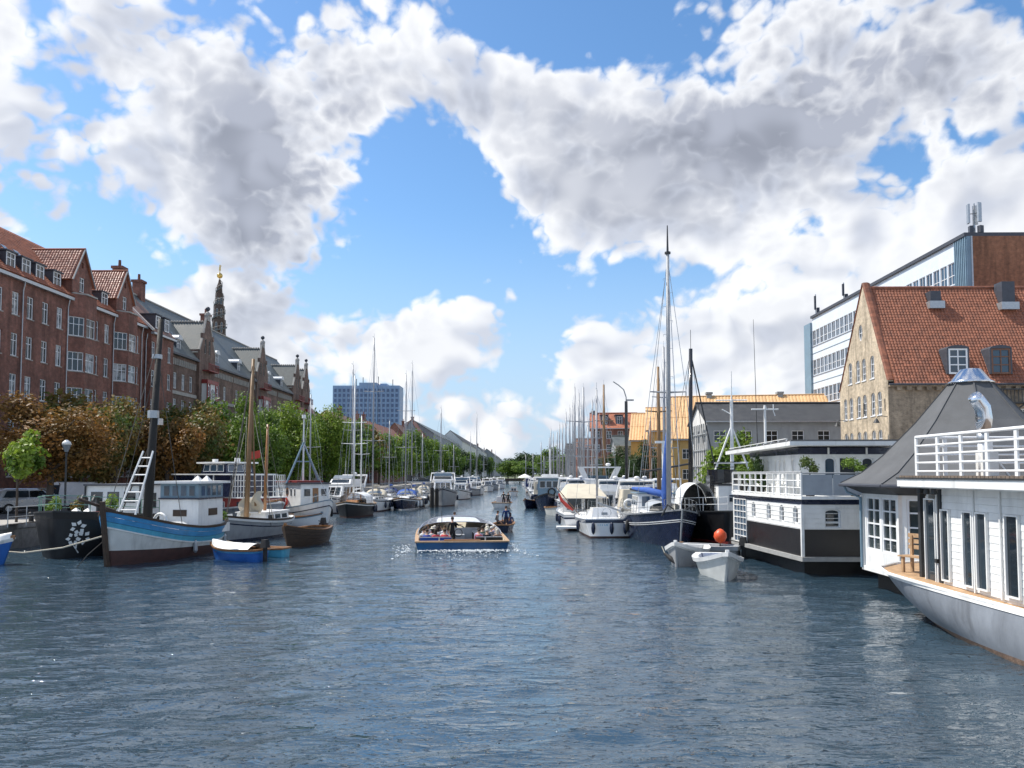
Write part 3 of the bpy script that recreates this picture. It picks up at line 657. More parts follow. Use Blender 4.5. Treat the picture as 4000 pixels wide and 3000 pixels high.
# ------------------------------------------------------------------ spiral spire and tower block
def spire():
    c = at(843, 1850, 300); b = thing('church_spire', 'dark church spire with an outside spiral stair and golden ball on top', 'spire', (c.x, 300, QZ))
    def z(py): return zat(py, 300)-QZ
    mb = MB(); lv = [(1345,3.2),(1300,2.7),(1246,2.6),(1245,2.2),(1192,2.1),(1190,1.7),(1142,1.5),(1140,1.15),(1112,.95),(1100,.55),(1088,.35)]
    mb.box(-3.6, 3.6, -3.6, 3.6, 0, z(1345)); mb.build('tower', M['brick_brown'], b)
    mb = MB(); mb.lathe([(r, z(y)) for y, r in lv], (0,0,0), 8); core = mb.build('spire_core', M['dark_wood'], b)
    mb = MB(); rail = MB(); N = 120; pts = []
    for i in range(N+1):
        f = i/N; a = f*2*math.pi*4.2+.6; zz = z(1330)+(z(1098)-z(1330))*f**.95; r = 3.75*(1-f)+.95*f
        pts.append(Vector((r*math.cos(a), r*math.sin(a), zz)))
    for i in range(N):
        p, q = pts[i], pts[i+1]; ip = Vector((p.x*.55, p.y*.55, p.z)); iq = Vector((q.x*.55, q.y*.55, q.z))
        mb.hexa([ip-ZV*.5, p-ZV*.5, q-ZV*.5, iq-ZV*.5, ip, p, q, iq])
    mb.build('spiral_stair', M['slate'], b)
    rail.path([p+ZV*1.1 for p in pts], .10, 4)
    for p in pts[::3]: rail.tube(p, p+ZV*1.1, .06, n=4)
    rail.build('stair_railing', M['stone'], b)
    for (py, r, h) in ((1300,2.6,4.2),(1240,2.05,3.6),(1188,1.55,2.8)):
        for k in range(8):
            a = -math.pi/2+k*math.pi/4; f, g = win_meshes(.9, h, 1, (.5,), .45, False, 'stone', 'glass', .12, .08)
            inst('pane', g, inst('window', f, b, (r*math.cos(a)+.45*math.sin(a)+.06*math.cos(a), r*math.sin(a)-.45*math.cos(a)+.06*math.sin(a), z(py)), a+math.pi/2), (0,0,0))
    MB().ball((0,0,z(1073)), 1.12, 14, 10).build('golden_ball', M['gold'], b, smooth=True)
    mb = MB(); mb.tube((0,0,z(1100)), (0,0,z(1034)), .16, n=6); mb.lathe([(.4,0),(.3,.5),(.35,1.0),(.25,1.5),(.14,1.9)], (0,0,z(1052)), 8); mb.ball((0,0,z(1052)+2.0), .28, 8, 6); mb.tube((0,0,z(1052)+1.3),(.7,0,z(1052)+1.9),.1,n=5); mb.build('statue', M['gold'], b)
spire()
def tower():
    d = 500; x0, x1 = xat(1296, d), xat(1558, d); zt = zat(1505, d); b = thing('tower_block', 'blue high-rise tower block far behind the left masts', 'building', ((x0+x1)/2, d, 0)); cx = (x0+x1)/2
    mb = MB(); L = x1-x0
    mb.box(x0, x1, d, d+16, 0, zt); mb.box(x0+L*.40, x0+L*.66, d-1, d+16, 0, zt+1.8); mb.box(x0+L*.70, x0+L*.80, d+2, d+16, zt, zt+1.5); mb.build('wall', M['tower_blue'], b, world=True)
    me = MB().box(-.75, .75, -.15, .15, 0, 2.0).mesh('window', M['tower_dark'])
    for i in range(15):
        x = x0+L*(i+.6)/15.2; yy = d-1.1 if .40*L < x-x0 < .66*L else d-.1
        MB().box(x-.35+1.5, x+.35+1.5, yy-.25, yy+.05, 3, zt-1).build('pilaster', M['tower_blue'], b, world=True)
        for j in range(17): inst('window', me, b, (x-cx, yy-d, zt-4.2-j*3.3))
    for (fx, h) in ((.33,3),(.43,4),(.66,4.5),(.88,2.5)): MB().tube((x0+L*fx,d+5,zt),(x0+L*fx,d+5,zt+h+2),.25,n=5).build('aerial', M['iron'], b, world=True)
tower()
# ------------------------------------------------------------------ right bank buildings
def warehouse():
    X = 30.0; d0, d1 = dx(3478, X), dx(3288, X); dm = dx(3388, X); ze = zat(1492, d0); zr = zat(1132, dm); L = 34.0
    b = thing('brick_warehouse', 'old yellow brick warehouse with a steep red tiled roof and gable to the canal', 'building', (X+L/2, (d0+d1)/2, QZ))
    O = Vector((X, d1, 0)); u = -UY; W_ = d1-d0; am = d1-dm
    def A(px): return d1-dx(px, X)
    ws = []
    Zx = lambda z: 3000+z*.603
    for z0, cols in ((12.15, (548, 598, 637, 692)), (8.95, (512, 550, 600, 638, 692, 735)), (5.75, (512, 548, 598, 637, 692, 735)), (2.4, (512, 550, 638, 692, 735))):
        for c in cols: ws.append(dict(a=A(Zx(c))-.37, b=z0, w=.74, h=1.95, cols=2, trans=(.3, .62), arch=.3, gm='glass', sill='frame_white', fw=.08))
    ws.append(dict(a=A(Zx(620))-.42, b=zat(750+965*.603, dm), w=.84, h=1.5, cols=2, trans=(.5,), round_=True))
    facade(b, O, u, [(0,QZ),(W_,QZ),(W_,ze),(am,zr+.25),(0,ze)], ws, 'brick_yellow', 'gable_wall', .18)
    # long wall with doors and windows, facing the bridge
    lw = [dict(a=3.6+i*3.4, b=z0, w=1.1, h=1.7, cols=2, trans=(.3, .62), arch=.2) for i in range(8) for z0 in (2.6, 7.6)]
    facade(b, Vector((X, d0, 0)), UX, [(0,QZ),(L,QZ),(L,ze),(0,ze)], lw, 'brick_dun', reveal=.18)
    MB().add([(X,d1,QZ),(X+L,d1,QZ),(X+L,d1,ze),(X,d1,ze)], [(0,1,2,3)]).build('wall', M['brick_dun'], b, world=True)
    MB().add([(X+L,d0,QZ),(X+L,d1,QZ),(X+L,d1,ze),(X+L,dm,zr),(X+L,d0,ze)], [(0,1,2,3,4)]).build('wall', M['brick_yellow'], b, world=True)
    mb = MB(); mb.slab([(X+.45,d0-.35,ze-.25),(X+L,d0-.35,ze-.25),(X+L,dm,zr-.05),(X+.45,dm,zr-.05)], .12); mb.slab([(X+.45,d1+.3,ze-.25),(X+L,d1+.3,ze-.25),(X+L,dm,zr-.05),(X+.45,dm,zr-.05)], .12); mb.build('roof', M['tile_warehouse'], b, world=True)
    upv = Vector((0, dm-d0+.35, zr-ze+.2)); Od = Vector((X+.5, d0-.35, ze-.22))
    tiles(b, Od, UX, upv, 17, upv.length, .265, .285, 'tile_warehouse', 300, order=lambda p: p.z+p.x*.3)
    MB().tube((X+.4,dm,zr+.05),(X+L,dm,zr+.05),.15,n=6).build('ridge_tile', M['tile_warehouse'], b, world=True)
    # parapet of the gable, capped with tiles
    for sg, dd in ((1, d0), (-1, d1)):
        p0, p1 = Vector((X+.2, dd, ze)), Vector((X+.2, dm, zr+.35)); dv = (p1-p0); n = 30
        mb = MB(); mb.hexa([p0+UX*-.17-ZV*.3, p0+UX*.25-ZV*.3, p1+UX*.25-ZV*.6, p1-UX*.17-ZV*.6, p0-UX*.17+ZV*.15, p0+UX*.25+ZV*.15, p1+UX*.25, p1-UX*.17]); pw = mb.build('parapet', M['brick_yellow'], b, world=True)
        me = MB().extrude([(-.34,-.19,0),(-.2,-.19,.10),(.1,-.19,.13),(.36,-.19,.02)], (0,.36,0)).mesh('coping_tile', M['tile_warehouse'])
        an = math.atan2(dv.z, dv.y)
        for i in range(n): inst('coping_tile', me, b, p0+dv*((i+.5)/n)+ZV*.13-b.location+Vector((.04,0,0)), rot=(an, 0, 0))
    mb = MB()
    for i in range(40): mb.box(X+.6+i*.8, X+1.0+i*.8, d0-.3, d0-.003, ze-.75, ze-.45)
    mb.box(X, X+L, d0-.34, d0-.003, ze-.45, ze-.32); mb.build('cornice', M['brick_dun'], b, world=True)
    MB().tube((X-.1,d0-.45,ze-.28),(X+L,d0-.45,ze-.28),.08,n=6).build('gutter', M['lead'], b, world=True)
    def roofp(px, py): # point on the slope nearest the bridge
        lo, hi = d0-.35, dm
        for _ in range(40):
            m_ = (lo+hi)/2; z = zat(py, m_, px); zs = ze-.2+(m_-d0+.35)/(dm-d0+.35)*(zr-ze+.15)
            if z > zs: lo = m_
            else: hi = m_
        p = at(px, py, lo); return p
    for (px, py, fm) in ((3738, 1462, 'frame_white'), (3905, 1462, 'tile_brown')):
        p = roofp(px, py); w, h = 1.55, 2.1
        mb = MB(); mb.box(p.x-w/2-.12, p.x-w/2, p.y-.25, p.y+1.7, p.z, p.z+h); mb.box(p.x+w/2, p.x+w/2+.12, p.y-.25, p.y+1.7, p.z, p.z+h)
        pr = [(p.x+(w/2+.12)*math.cos(math.pi*k/8), p.y-.3, p.z+h+.28*math.sin(math.pi*k/8)) for k in range(9)]; mb.extrude(pr, (0,2.3,0)); dmr = mb.build('dormer', M['lead'], b, world=True)
        f, g = win_meshes(w, h, 2, (.36, .68), .0, False, fm, 'glass_blue', .14, .09); o = inst('window', f, b, Vector((p.x-w/2, p.y-.22, p.z))-b.location); inst('pane', g, o, (0,0,0))
    for (px, py, s, h) in ((3645, 1185, .45, 1.0), (3925, 1190, .55, 1.9)):
        p = roofp(px, py); mb = MB(); mb.box(p.x-s, p.x+s, p.y-s, p.y+s, p.z-.5, p.z+h); mb.build('roof_vent', M['lead'], b, world=True)
        MB().box(p.x-s-.2, p.x+s+.2, p.y-s-.25, p.y+.1, p.z-.55, p.z+.08).build('flashing', M['galv'], b, world=True)
    # wall lamps on brackets
    for px, py in ((3448, 1640), (3292, 1655)):
        d = dx(px, X-.5); z = zat(py, d); mb = MB(); mb.path([(X,d,z+.25),(X-.75,d,z+.3),(X-.9,d,z+.05)], .03, 5); br = mb.build('lamp_bracket', M['iron'], b, world=True); MB().lathe([(.26,-.28),(.14,-.05),(.06,.08)], (X-.9, d, z), 10).build('lamp_shade', M['iron'], br, world=True)
    for y in (d0+.6, dm+.3): MB().box(X-.03, X-.004, y-.05, y+.05, 9.2, 10.2).build('wall_anchor', M['iron'], b, world=True)
    # fire stair at the right
    p = roofp(3930, 1470); mb = MB()
    for k in range(6): mb.box(p.x-.9+k*.3, p.x-.85+k*.3, p.y-1.0, p.y-.95, p.z-2.2, p.z-1.2)
    mb.box(p.x-1.2, p.x+2.0, p.y-1.05, p.y-.9, p.z-1.2, p.z-1.1); mb.box(p.x-1.2, p.x+2.0, p.y-1.05, p.y+.1, p.z-2.3, p.z-2.2); mb.tube((p.x-1.2,p.y-1,p.z-3.8),(p.x+1,p.y-1,p.z-2.2),.07,n=4); mb.build('fire_stair', M['iron'], b, world=True)
warehouse()
def office():
    X = 43.0; d0, dn, d1 = dx(3806, X), dx(3755, X), dx(3184, X); zt = zat(948, dn, 3755); D = 22
    b = thing('office_block', 'tall white-panelled office block with ribbon windows behind the yellow brick warehouse', 'building', (X+D/2, (d0+d1)/2, QZ))
    L = d1-dn; u = -UY; O = Vector((X, d1, 0)); st = (zt-1.8)/5.9
    bands = [zt-4.15-i*4.35 for i in range(6)]; hw = 2.25
    ws = []; n = 27
    for z0 in bands:
        if z0 < QZ+.5: continue
        for i in range(n): ws.append(dict(a=(i+.06)*L/n, b=z0, w=L/n*.88, h=hw, cols=2, trans=(.42,), gm='glass_blue', fw=.07, bar=.06, recess=.08))
    facade(b, O, u, [(0,QZ),(L,QZ),(L,zt),(0,zt)], ws, 'panel_white', 'wall', .1)
    for z0 in bands:
        MB().box(X-.09, X-.005, dn, d1, z0-.14, z0-.05).build('sill_rail', M['alu'], b, world=True)
        MB().box(X-.06, X-.004, dn, d1, z0-1.15, z0-1.10).build('panel_joint', M['panel_blue'], b, world=True)
    MB().box(X-.25, X+D, d0, d1, zt, zt+.35).build('roof_edge', M['lead'], b, world=True)
    mb = MB(); mb.box(X-.05, X+.5, d0, dn-.003, QZ, zt-.004)
    k = int((dn-d0)/.3)
    for i in range(k): mb.box(X-.16, X-.05, d0+.08+i*.3, d0+.22+i*.3, QZ, zt-.02)
    mb.build('corner_cladding', M['panel_blue'], b, world=True)
    MB().box(X-.3, X+D, d1, d1+2.5, QZ, zt-.6).build('stair_tower', M['panel_blue'], b, world=True)
    MB().box(X+.5, X+D, d0, d0+.4, QZ, zt-.003).build('end_wall', M['brick_end'], b, world=True)
    MB().box(X+D-.3, X+D, d0+.4, d1, QZ, zt-.01).build('wall', M['panel_white'], b, world=True)
    MB().box(X+.35, X+.5, d0-.05, d0-.003, QZ, zt).build('corner_trim', M['galv'], b, world=True)
    # phone masts
    for (px, py0, py1, k) in ((3838, 925, 795, 3), (3200, 1222, 1150, 1), (3312, 1160, 1104, 2)):
        d = d0+1.5 if px > 3700 else dx(px, X+.6); x = xat(px, d); z1 = zat(py1, d, px); z0 = zt+.3
        if px < 3700: x = X+.6
        p = thing('phone_mast', {3:'large grey phone mast with panel antennas on the brown brick end of the office block', 1:'slim dark phone aerial at the far roof corner of the white office block', 2:'small phone aerial with a box on the white office block roof edge'}[k], 'antenna', (x, d, z0))
        h = z1-z0; MB().tube((0,0,0),(0,0,h),.08,n=6).build('pole', M['galv'], p)
        if k == 3:
            for a in range(3):
                an = a*2.09+.9; me = MB().obox((.55*math.cos(an), .55*math.sin(an), h*.70), (.16, .46, h*.56), rz=an); me.build('panel_antenna', M['galv'], p); MB().tube((0,0,h*.7),(.5*math.cos(an),.5*math.sin(an),h*.7),.04,n=4).build('bracket', M['iron'], p)
                MB().obox((.5*math.cos(an+.5), .5*math.sin(an+.5), h*.22), (.35, .45, h*.2), rz=an).build('radio_unit', M['lead'], p)
        else:
            MB().obox((-.12,-.1,h*.62), (.22,.3,h*.6)).build('panel_antenna', M['lead'], p); MB().obox((.3,-.1,h*.25), (.35,.3,h*.3)).build('radio_unit', M['lead'], p)
    MB().box(X+9, X+13, d0+2, d0+6, zt+.35, zt+1.6).build('roof_hatch', M['lead'], b, world=True)
office()
def gable_house(label, P, phi, L, dep, ze, zr, wallm, roofm, rows=(), ncol=4, wsize=(1.1, 1.4), ribs=0, endm=None, name='house', endw=True, chims=(), zb=QZ, gm='glass'):
    """front wall starts at P and runs L along phi; ridge parallel to it"""
    u = Vector((math.cos(phi), math.sin(phi), 0)); n = nrm(u); v = -n; P = Vector((P[0], P[1], 0))
    b = thing(name, label, 'building', P+u*L/2+v*dep+ZV*zb)
    ws = [dict(a=(i+.5)*L/ncol-wsize[0]/2, b=z0, w=wsize[0], h=wsize[1], cols=2, trans=(.6,), gm=gm) for z0 in rows for i in range(ncol)]
    facade(b, P, u, [(0,zb),(L,zb),(L,ze),(0,ze)], ws, wallm)
    endm = endm or wallm
    ew = [dict(a=2*dep*(i+.5)/3-.55, b=z0, w=1.1, h=1.5, cols=2, trans=(.6,)) for z0 in rows for i in range(3)] if endw else []
    facade(b, P+v*2*dep, -v, [(0,zb),(2*dep,zb),(2*dep,ze),(dep,zr-.05),(0,ze)], ew, endm)
    q = P+u*L
    MB().add([q+ZV*zb, q+v*2*dep+ZV*zb, q+v*2*dep+ZV*ze, q+v*dep+ZV*(zr-.05), q+ZV*ze], [(0,1,2,3,4)]).build('wall', M[endm], b, world=True)
    MB().add([P+v*2*dep+ZV*zb, q+v*2*dep+ZV*zb, q+v*2*dep+ZV*ze, P+v*2*dep+ZV*ze], [(0,1,2,3)]).build('wall', M[wallm], b, world=True)
    sl_ = (zr-ze)/dep; o = .4; A_ = P-u*.3-v*o+ZV*(ze-o*sl_); B_ = q+u*.3-v*o+ZV*(ze-o*sl_); C_ = q+u*.3+v*dep+ZV*zr; D_ = P-u*.3+v*dep+ZV*zr
    mb = MB(); mb.slab([A_, B_, C_, D_], .14); A2 = P-u*.3+v*(2*dep+o)+ZV*(ze-o*sl_); B2 = q+u*.3+v*(2*dep+o)+ZV*(ze-o*sl_); mb.slab([A2, B2, C_, D_], .14); mb.build('roof', M[roofm], b, world=True)
    MB().tube(D_+ZV*.06, C_+ZV*.06, .14, n=6).build('ridge_tile', M[roofm], b, world=True)
    if ribs:
        upv = D_-A_; tiles(b, A_+ZV*.03, u, upv, L+.6, upv.length, ribs, upv.length/2.02, roofm, 300)
    MB().path([A_-ZV*.1, B_-ZV*.1], .09, 5).build('gutter', M['galv'], b, world=True)
    for f, h in chims: chimney(b, *((P+u*L*f+v*dep).xy), zr-.6, zr+h*.55, .35, 'plaster_grey', 0)
    return b
dO = 112
gable_house('yellow house under the largest orange corrugated roof, behind the grey hall', (xat(2640, 104), 106), R(-9), 22, 7, zat(1705, 105), zat(1540, 108), 'plaster_yellow', 'tile_orange', (3.2, 6.0), 6, ribs=.46, chims=[(.25, 1.2), (.7, 1.0)])
gable_house('yellow house under the middle orange roof, left of the black mast', (xat(2540, 117), 119), R(-9), 6.2, 7, zat(1675, 117), zat(1583, 120), 'plaster_yellow', 'tile_orange', (3.2, 6.0), 3, ribs=.46)
gable_house('yellow house under the lowest orange roof, beside the red mansard house', (xat(2472, 125), 127), R(-12), 5.6, 6, zat(1713, 126), zat(1610, 128), 'plaster_yellow', 'tile_orange', (3.0,), 3, ribs=.46)
gable_house('grey plastered hall with a dark roof and white timbered gable, beside the office block', (20.4, 85), 0, 20, 4.2, zat(1638, 85), zat(1577, 89), 'plaster_grey', 'slate_dark', (7.4, 3.4), 7, (1.35, 1.35), endm='plaster_white', chims=())
mb = MB()
for k in range(9): mb.box(20.28, 20.39, 85.2+k*.95, 85.34+k*.95, QZ, 9.6)
for z in (3.0, 4.8, 6.6, 8.4): mb.box(20.26, 20.37, 85.1, 93.2, z, z+.14)
tag(mb.build('timber_lattice', M['plaster_grey']), 'white timber lattice screen standing against the grey hall gable', 'lattice')
mh = gable_house('red brick house with an orange mansard roof and dormers, far right bank', (xat(2312, 150), 150), R(-4), 8.9, 4.5, zat(1668, 150), zat(1612, 152), 'brick_far', 'tile_red', (2.6, 5.4, 8.2, 10.8), 4, (1.0, 1.5), chims=[(.05, 1.0)])
for px in (2362, 2420):
    p = at(px, 1645, 150.6); mb = MB(); mb.box(p.x-.7, p.x+.7, p.y, p.y+2.5, p.z-.9, p.z+1.2); dmr = mb.build('dormer', M['lead'], mh, world=True); MB().box(p.x-.85, p.x+.85, p.y-.15, p.y+2.6, p.z+1.2, p.z+1.32).build('dormer_roof', M['lead'], dmr, world=True); window(mh, Vector((p.x-.5, p.y-.14, 0)), UX, 0, p.z-.6, 1.0, 1.5)
gable_house('dark brown brick house just right of the red mansard house', (xat(2452, 153), 154), R(-4), 3.8, 5, zat(1680, 153), zat(1612, 156), 'brick_brown', 'tile_brown', (3, 6, 9), 2)
gable_house('low pale annex in front of the red mansard house', (xat(2408, 135), 136), 0, 4.0, 3, zat(1735, 135), zat(1702, 137), 'plaster_grey', 'slate', (3.2,), 3)
# terrace of buildings that close the right bank, mostly behind the mast forest
for i, (px, d, yt, yr, wm, rm, lab) in enumerate([(2215, 215, 1765, 1735, 'plaster_grey', 'slate_dark', 'low grey building behind the far end of the mast forest'), (2255, 190, 1745, 1715, 'brick_far', 'tile_brown', 'low brick building behind the near end of the mast forest')]):
    gable_house(lab, (xat(px, d), d), 0, 7, 4, zat(yt, d), zat(yr, d+4), wm, rm, (3.0, 6.0), 3)
# far bridge closing the canal
br = thing('bridge', 'low dark bridge closing off the far end of the canal', 'bridge', (0, 300, 0))
MB().box(-30, 30, 0, 7, 1.2, 2.1).build('deck', M['dark_wood'], br); 
for x in (-18, -6, 6, 18): MB().box(x-.5, x+.5, .5, 6.5, -1, 1.2).build('pier', M['granite'], br)
mb = MB(); mb.box(-30, 30, .1, .2, 2.9, 3.0)
for k in range(31): mb.box(-30+k*2-.05, -30+k*2+.05, .1, .2, 2.1, 2.9)
mb.build('railing', M['iron'], br)
# ------------------------------------------------------------------ trees
def leaf_mat(name, c1, c2, c3):
    m = bpy.data.materials.new(name); m.use_nodes = True; t = NT(m.node_tree); b = t.n['Principled BSDF']
    at_ = t.node('ShaderNodeAttribute', dict(attribute_name='leaf')).outputs['Fac']
    geo = t.node('ShaderNodeNewGeometry').outputs['Position']
    n = t.noise(geo, .55, 3, .6)
    c = t.mix(at_, c1, c2); c = t.mix(t.mr(n, .46, .62), c, c3)
    t.put(b.inputs['Base Color'], c); b.inputs['Roughness'].default_value = .5; b.inputs['Specular IOR Level'].default_value = .35
    tr = t.node('ShaderNodeBsdfTranslucent', {}, {'Color': t.vm('SCALE', c, scale=1.6)})
    mx = t.node('ShaderNodeMixShader', {}, {0: .28}); t.l.new(b.outputs[0], mx.inputs[1]); t.l.new(tr.outputs[0], mx.inputs[2])
    t.l.new(mx.outputs[0], t.n['Material Output'].inputs[0]); MATS[name] = m
leaf_mat('leaf_brown', (.21,.098,.026), (.15,.108,.032), (.26,.125,.03)); leaf_mat('leaf_mixed', (.14,.12,.028), (.20,.11,.028), (.075,.115,.024)); leaf_mat('leaf_green', (.095,.17,.022), (.15,.225,.03), (.06,.115,.018)); leaf_mat('leaf_lime', (.15,.23,.024), (.22,.30,.034), (.085,.155,.02)); leaf_mat('leaf_dark', (.025,.055,.016), (.045,.085,.022), (.02,.04,.012))
mat('bark', (.075,.058,.045), .9, .3, 6, .4, 12, stretch=(1,1,.3))
CROWN = {}
def crown_mesh(key, matn, rx, rz, n, leaf, seed, lobes=13, dens=.62):
    if key in CROWN: return CROWN[key]
    rs = np.random.RandomState(seed)
    cs = []; rad = []
    for i in range(lobes):
        d = rs.normal(size=3); d /= np.linalg.norm(d); f = rs.uniform(.45, .92)
        cs.append(d*np.array([rx, rx, rz])*f); rad.append(rs.uniform(.30, .48)*min(rx, rz))
    cs.append(np.zeros(3)); rad.append(.55*min(rx, rz))
    cs = np.array(cs); rad = np.array(rad)
    which = rs.choice(len(cs), n, p=rad**2/np.sum(rad**2))
    d = rs.normal(size=(n, 3)); d /= np.linalg.norm(d, axis=1)[:, None]
    r = rad[which]*(rs.rand(n)**.30)*(1+.34*rs.normal(size=n).clip(-1, 1.8)*.6)
    P = cs[which]+d*r[:, None]
    lobe_v = rs.rand(len(cs))
    nr = d*.7+rs.normal(size=(n, 3))*.55+np.array([0, 0, .45]); nr /= np.linalg.norm(nr, axis=1)[:, None]
    a = np.cross(nr, rs.normal(size=(n, 3))); a /= np.linalg.norm(a, axis=1)[:, None]; b_ = np.cross(nr, a)
    s = leaf*rs.uniform(.6, 1.35, n)[:, None]
    V = np.stack([P-a*s*.5, P-b_*s*.32+a*s*.05, P+a*s*.6-nr*s*.12, P+b_*s*.32+a*s*.05], 1).reshape(-1, 3)
    me = bpy.data.meshes.new('crown'); me.from_pydata(V.tolist(), [], np.arange(4*n).reshape(n, 4).tolist())
    at_ = me.attributes.new('leaf', 'FLOAT', 'FACE'); val = np.clip(rs.rand(n)*.6+lobe_v[which]*.4, 0, 1); at_.data.foreach_set('value', val.astype(np.float32))
    me.materials.append(M[matn]); me.update(); CROWN[key] = me
    return me
def tree(label, x, y, top, r, key, matn, zb=QZ, trunk_h=None, n=5200, leaf=.34, seed=1, cat='tree', group=None, name='street_tree', base=None, tr=.2, lobes=11):
    """top: height of the crown top (world z); crown bottom at base"""
    base = base if base is not None else zb+2.4
    rz_ = (top-base)/2; cz = (top+base)/2
    t_ = thing(name, label, cat, (x, y, zb), random.uniform(0, 6), group)
    me = crown_mesh((key, matn), matn, 1.0, 1.0, n, leaf/max(r, 1), seed, lobes)
    o = inst('crown', me, t_, (0, 0, cz-zb), scale=(r, r, rz_))
    mb = MB(); h = cz-zb
    mb.path([(0,0,-.1),(.03,.05,h*.45),(-.05,.02,h*.85),(.05,0,h+rz_*.4)], [tr*1.25, tr, tr*.8, tr*.3], 8)
    for k in range(7):
        a = k*2.4; q = r*.72; z0 = h*(.55+.05*k); mb.path([(0,0,z0),(q*.45*math.cos(a),q*.45*math.sin(a),z0+rz_*.35),(q*math.cos(a),q*math.sin(a),z0+rz_*(.5+.08*(k%3)))], [tr*.55, tr*.35, tr*.1], 5)
    mb.build('trunk', M['bark'], t_)
    return t_
def ltree(label, px, ytop, X, r, key, m, **k):
    d = dx(px, X); return tree(label, X, d, zat(ytop, d), r, key, m, **k)
ltree('big brown-leaved chestnut tree nearest the bridge, over the parked cars', 195, 1515, -30.8, 4.0, 'a', 'leaf_brown', seed=2, n=13000, leaf=.26, base=3.2)
ltree('green and brown chestnut tree behind the nearest brown one', 445, 1495, -30.8, 3.1, 'b', 'leaf_mixed', seed=3, n=11000, leaf=.26, base=3.4)
ltree('rusty low chestnut tree right of the leaning black mast', 655, 1640, -30.8, 2.5, 'c', 'leaf_brown', seed=4, n=9000, leaf=.28, base=3.0)
ltree('tall chestnut tree with browning top in front of the finial gable house', 790, 1520, -30.8, 3.5, 'b', 'leaf_mixed', seed=3, n=11000, leaf=.26, base=3.4)
ltree('green tree just left of the two brown wooden masts', 925, 1548, -30.8, 3.3, 'd', 'leaf_green', seed=6, n=11000, leaf=.28, base=3.0)
ltree('shady green tree just right of the two brown wooden masts', 1010, 1605, -30.8, 3.6, 'd', 'leaf_green', seed=6, n=11000, leaf=.28, base=3.0)
ltree('bright lime-green tree behind the white trawler', 1150, 1600, -30.8, 4.6, 'e', 'leaf_lime', seed=7, n=12000, leaf=.30, base=3.0)
ltree('lime-green tree right of the trawler A-frame', 1270, 1615, -30.8, 4.6, 'e', 'leaf_lime', seed=7, n=12000, leaf=.30, base=3.0)
for px, yt, m, lab in [(1345, 1640, 'leaf_green', 'yellowish green tree directly below the blue tower block left edge'), (1410, 1640, 'leaf_mixed', 'olive tree below the middle of the blue tower block'), (1480, 1690, 'leaf_green', 'green tree below the right edge of the blue tower block'), (1535, 1700, 'leaf_lime', 'pale green tree below the broad orange roof'), (1590, 1680, 'leaf_green', 'green tree behind the tall bunch of left masts'), (1640, 1710, 'leaf_green', 'green tree below the small red-roofed house'), (1690, 1715, 'leaf_lime', 'green tree below the grey gable house'), (1735, 1735, 'leaf_green', 'green tree below the large grey warehouse'), (1775, 1745, 'leaf_green', 'rounded green tree right of the lone mast by the warehouse'), (1812, 1755, 'leaf_dark', 'dark tree below the pale balcony block'), (1848, 1765, 'leaf_green', 'tree beside the second lone mast on the left'), (1880, 1775, 'leaf_dark', 'dark tree below the white far house'), (1912, 1785, 'leaf_green', 'small green tree by the farthest left houses'), (1940, 1790, 'leaf_dark', 'last tree in the left bank row')]:
    ltree(lab, px, yt, -30.8 if px < 1700 else -27.5, 5.0 if px < 1700 else 5.6, 'f' if px < 1600 else 'g', m, seed=8, n=4200, leaf=.6, base=2.8)
for px, yt, m, lab in [(320, 1530, 'leaf_mixed', 'chestnut in the back row between the two nearest chestnuts'), (560, 1600, 'leaf_mixed', 'shaded chestnut of the back row behind the leaning black mast'), (720, 1590, 'leaf_mixed', 'chestnut of the back row behind the rusty tree'), (860, 1560, 'leaf_green', 'back row tree between the tall chestnut and the green tree'), (1085, 1610, 'leaf_green', 'back row tree left of the lime-green tree'), (1210, 1610, 'leaf_green', 'back row tree behind the lime-green pair')]:
    ltree(lab, px, yt, -35.0, 3.6, 'f', m, seed=8, n=4200, leaf=.5, base=2.6)
t_ = ltree('small young light green tree by the parked car at the left edge', 70, 1680, -28.2, 1.25, 's', 'leaf_lime', seed=9, n=1500, leaf=.26, base=3.5, name='young_tree', tr=.06)
# far trees closing the canal
for i, (px, yt, d, r, m, lab) in enumerate([(1985, 1790, 380, 8, 'leaf_dark', 'leftmost of the far trees that close the canal'), (2030, 1768, 420, 10, 'leaf_dark', 'tallest dark tree at the far end of the canal'), (2085, 1775, 400, 10, 'leaf_dark', 'far dark tree right of the tallest one at the end of the canal'), (2130, 1790, 360, 8, 'leaf_green', 'far tree beside the left edge of the mast forest'), (2150, 1745, 300, 5.5, 'leaf_green', 'green tree behind the first tall masts of the right bank'), (2180, 1775, 280, 6, 'leaf_dark', 'dark tree half hidden in the mast forest'), (2225, 1770, 240, 6, 'leaf_green', 'tree behind the thick of the mast forest'), (2012, 1800, 350, 7, 'leaf_green', 'lighter tree in front of the tallest far tree'), (2060, 1800, 345, 7, 'leaf_green', 'light tree above the far end bridge')]):
    tree(lab, xat(px, d), d, zat(yt, d), r, 'g', m, seed=8, n=4200, leaf=.6, base=2.5, name='far_tree')
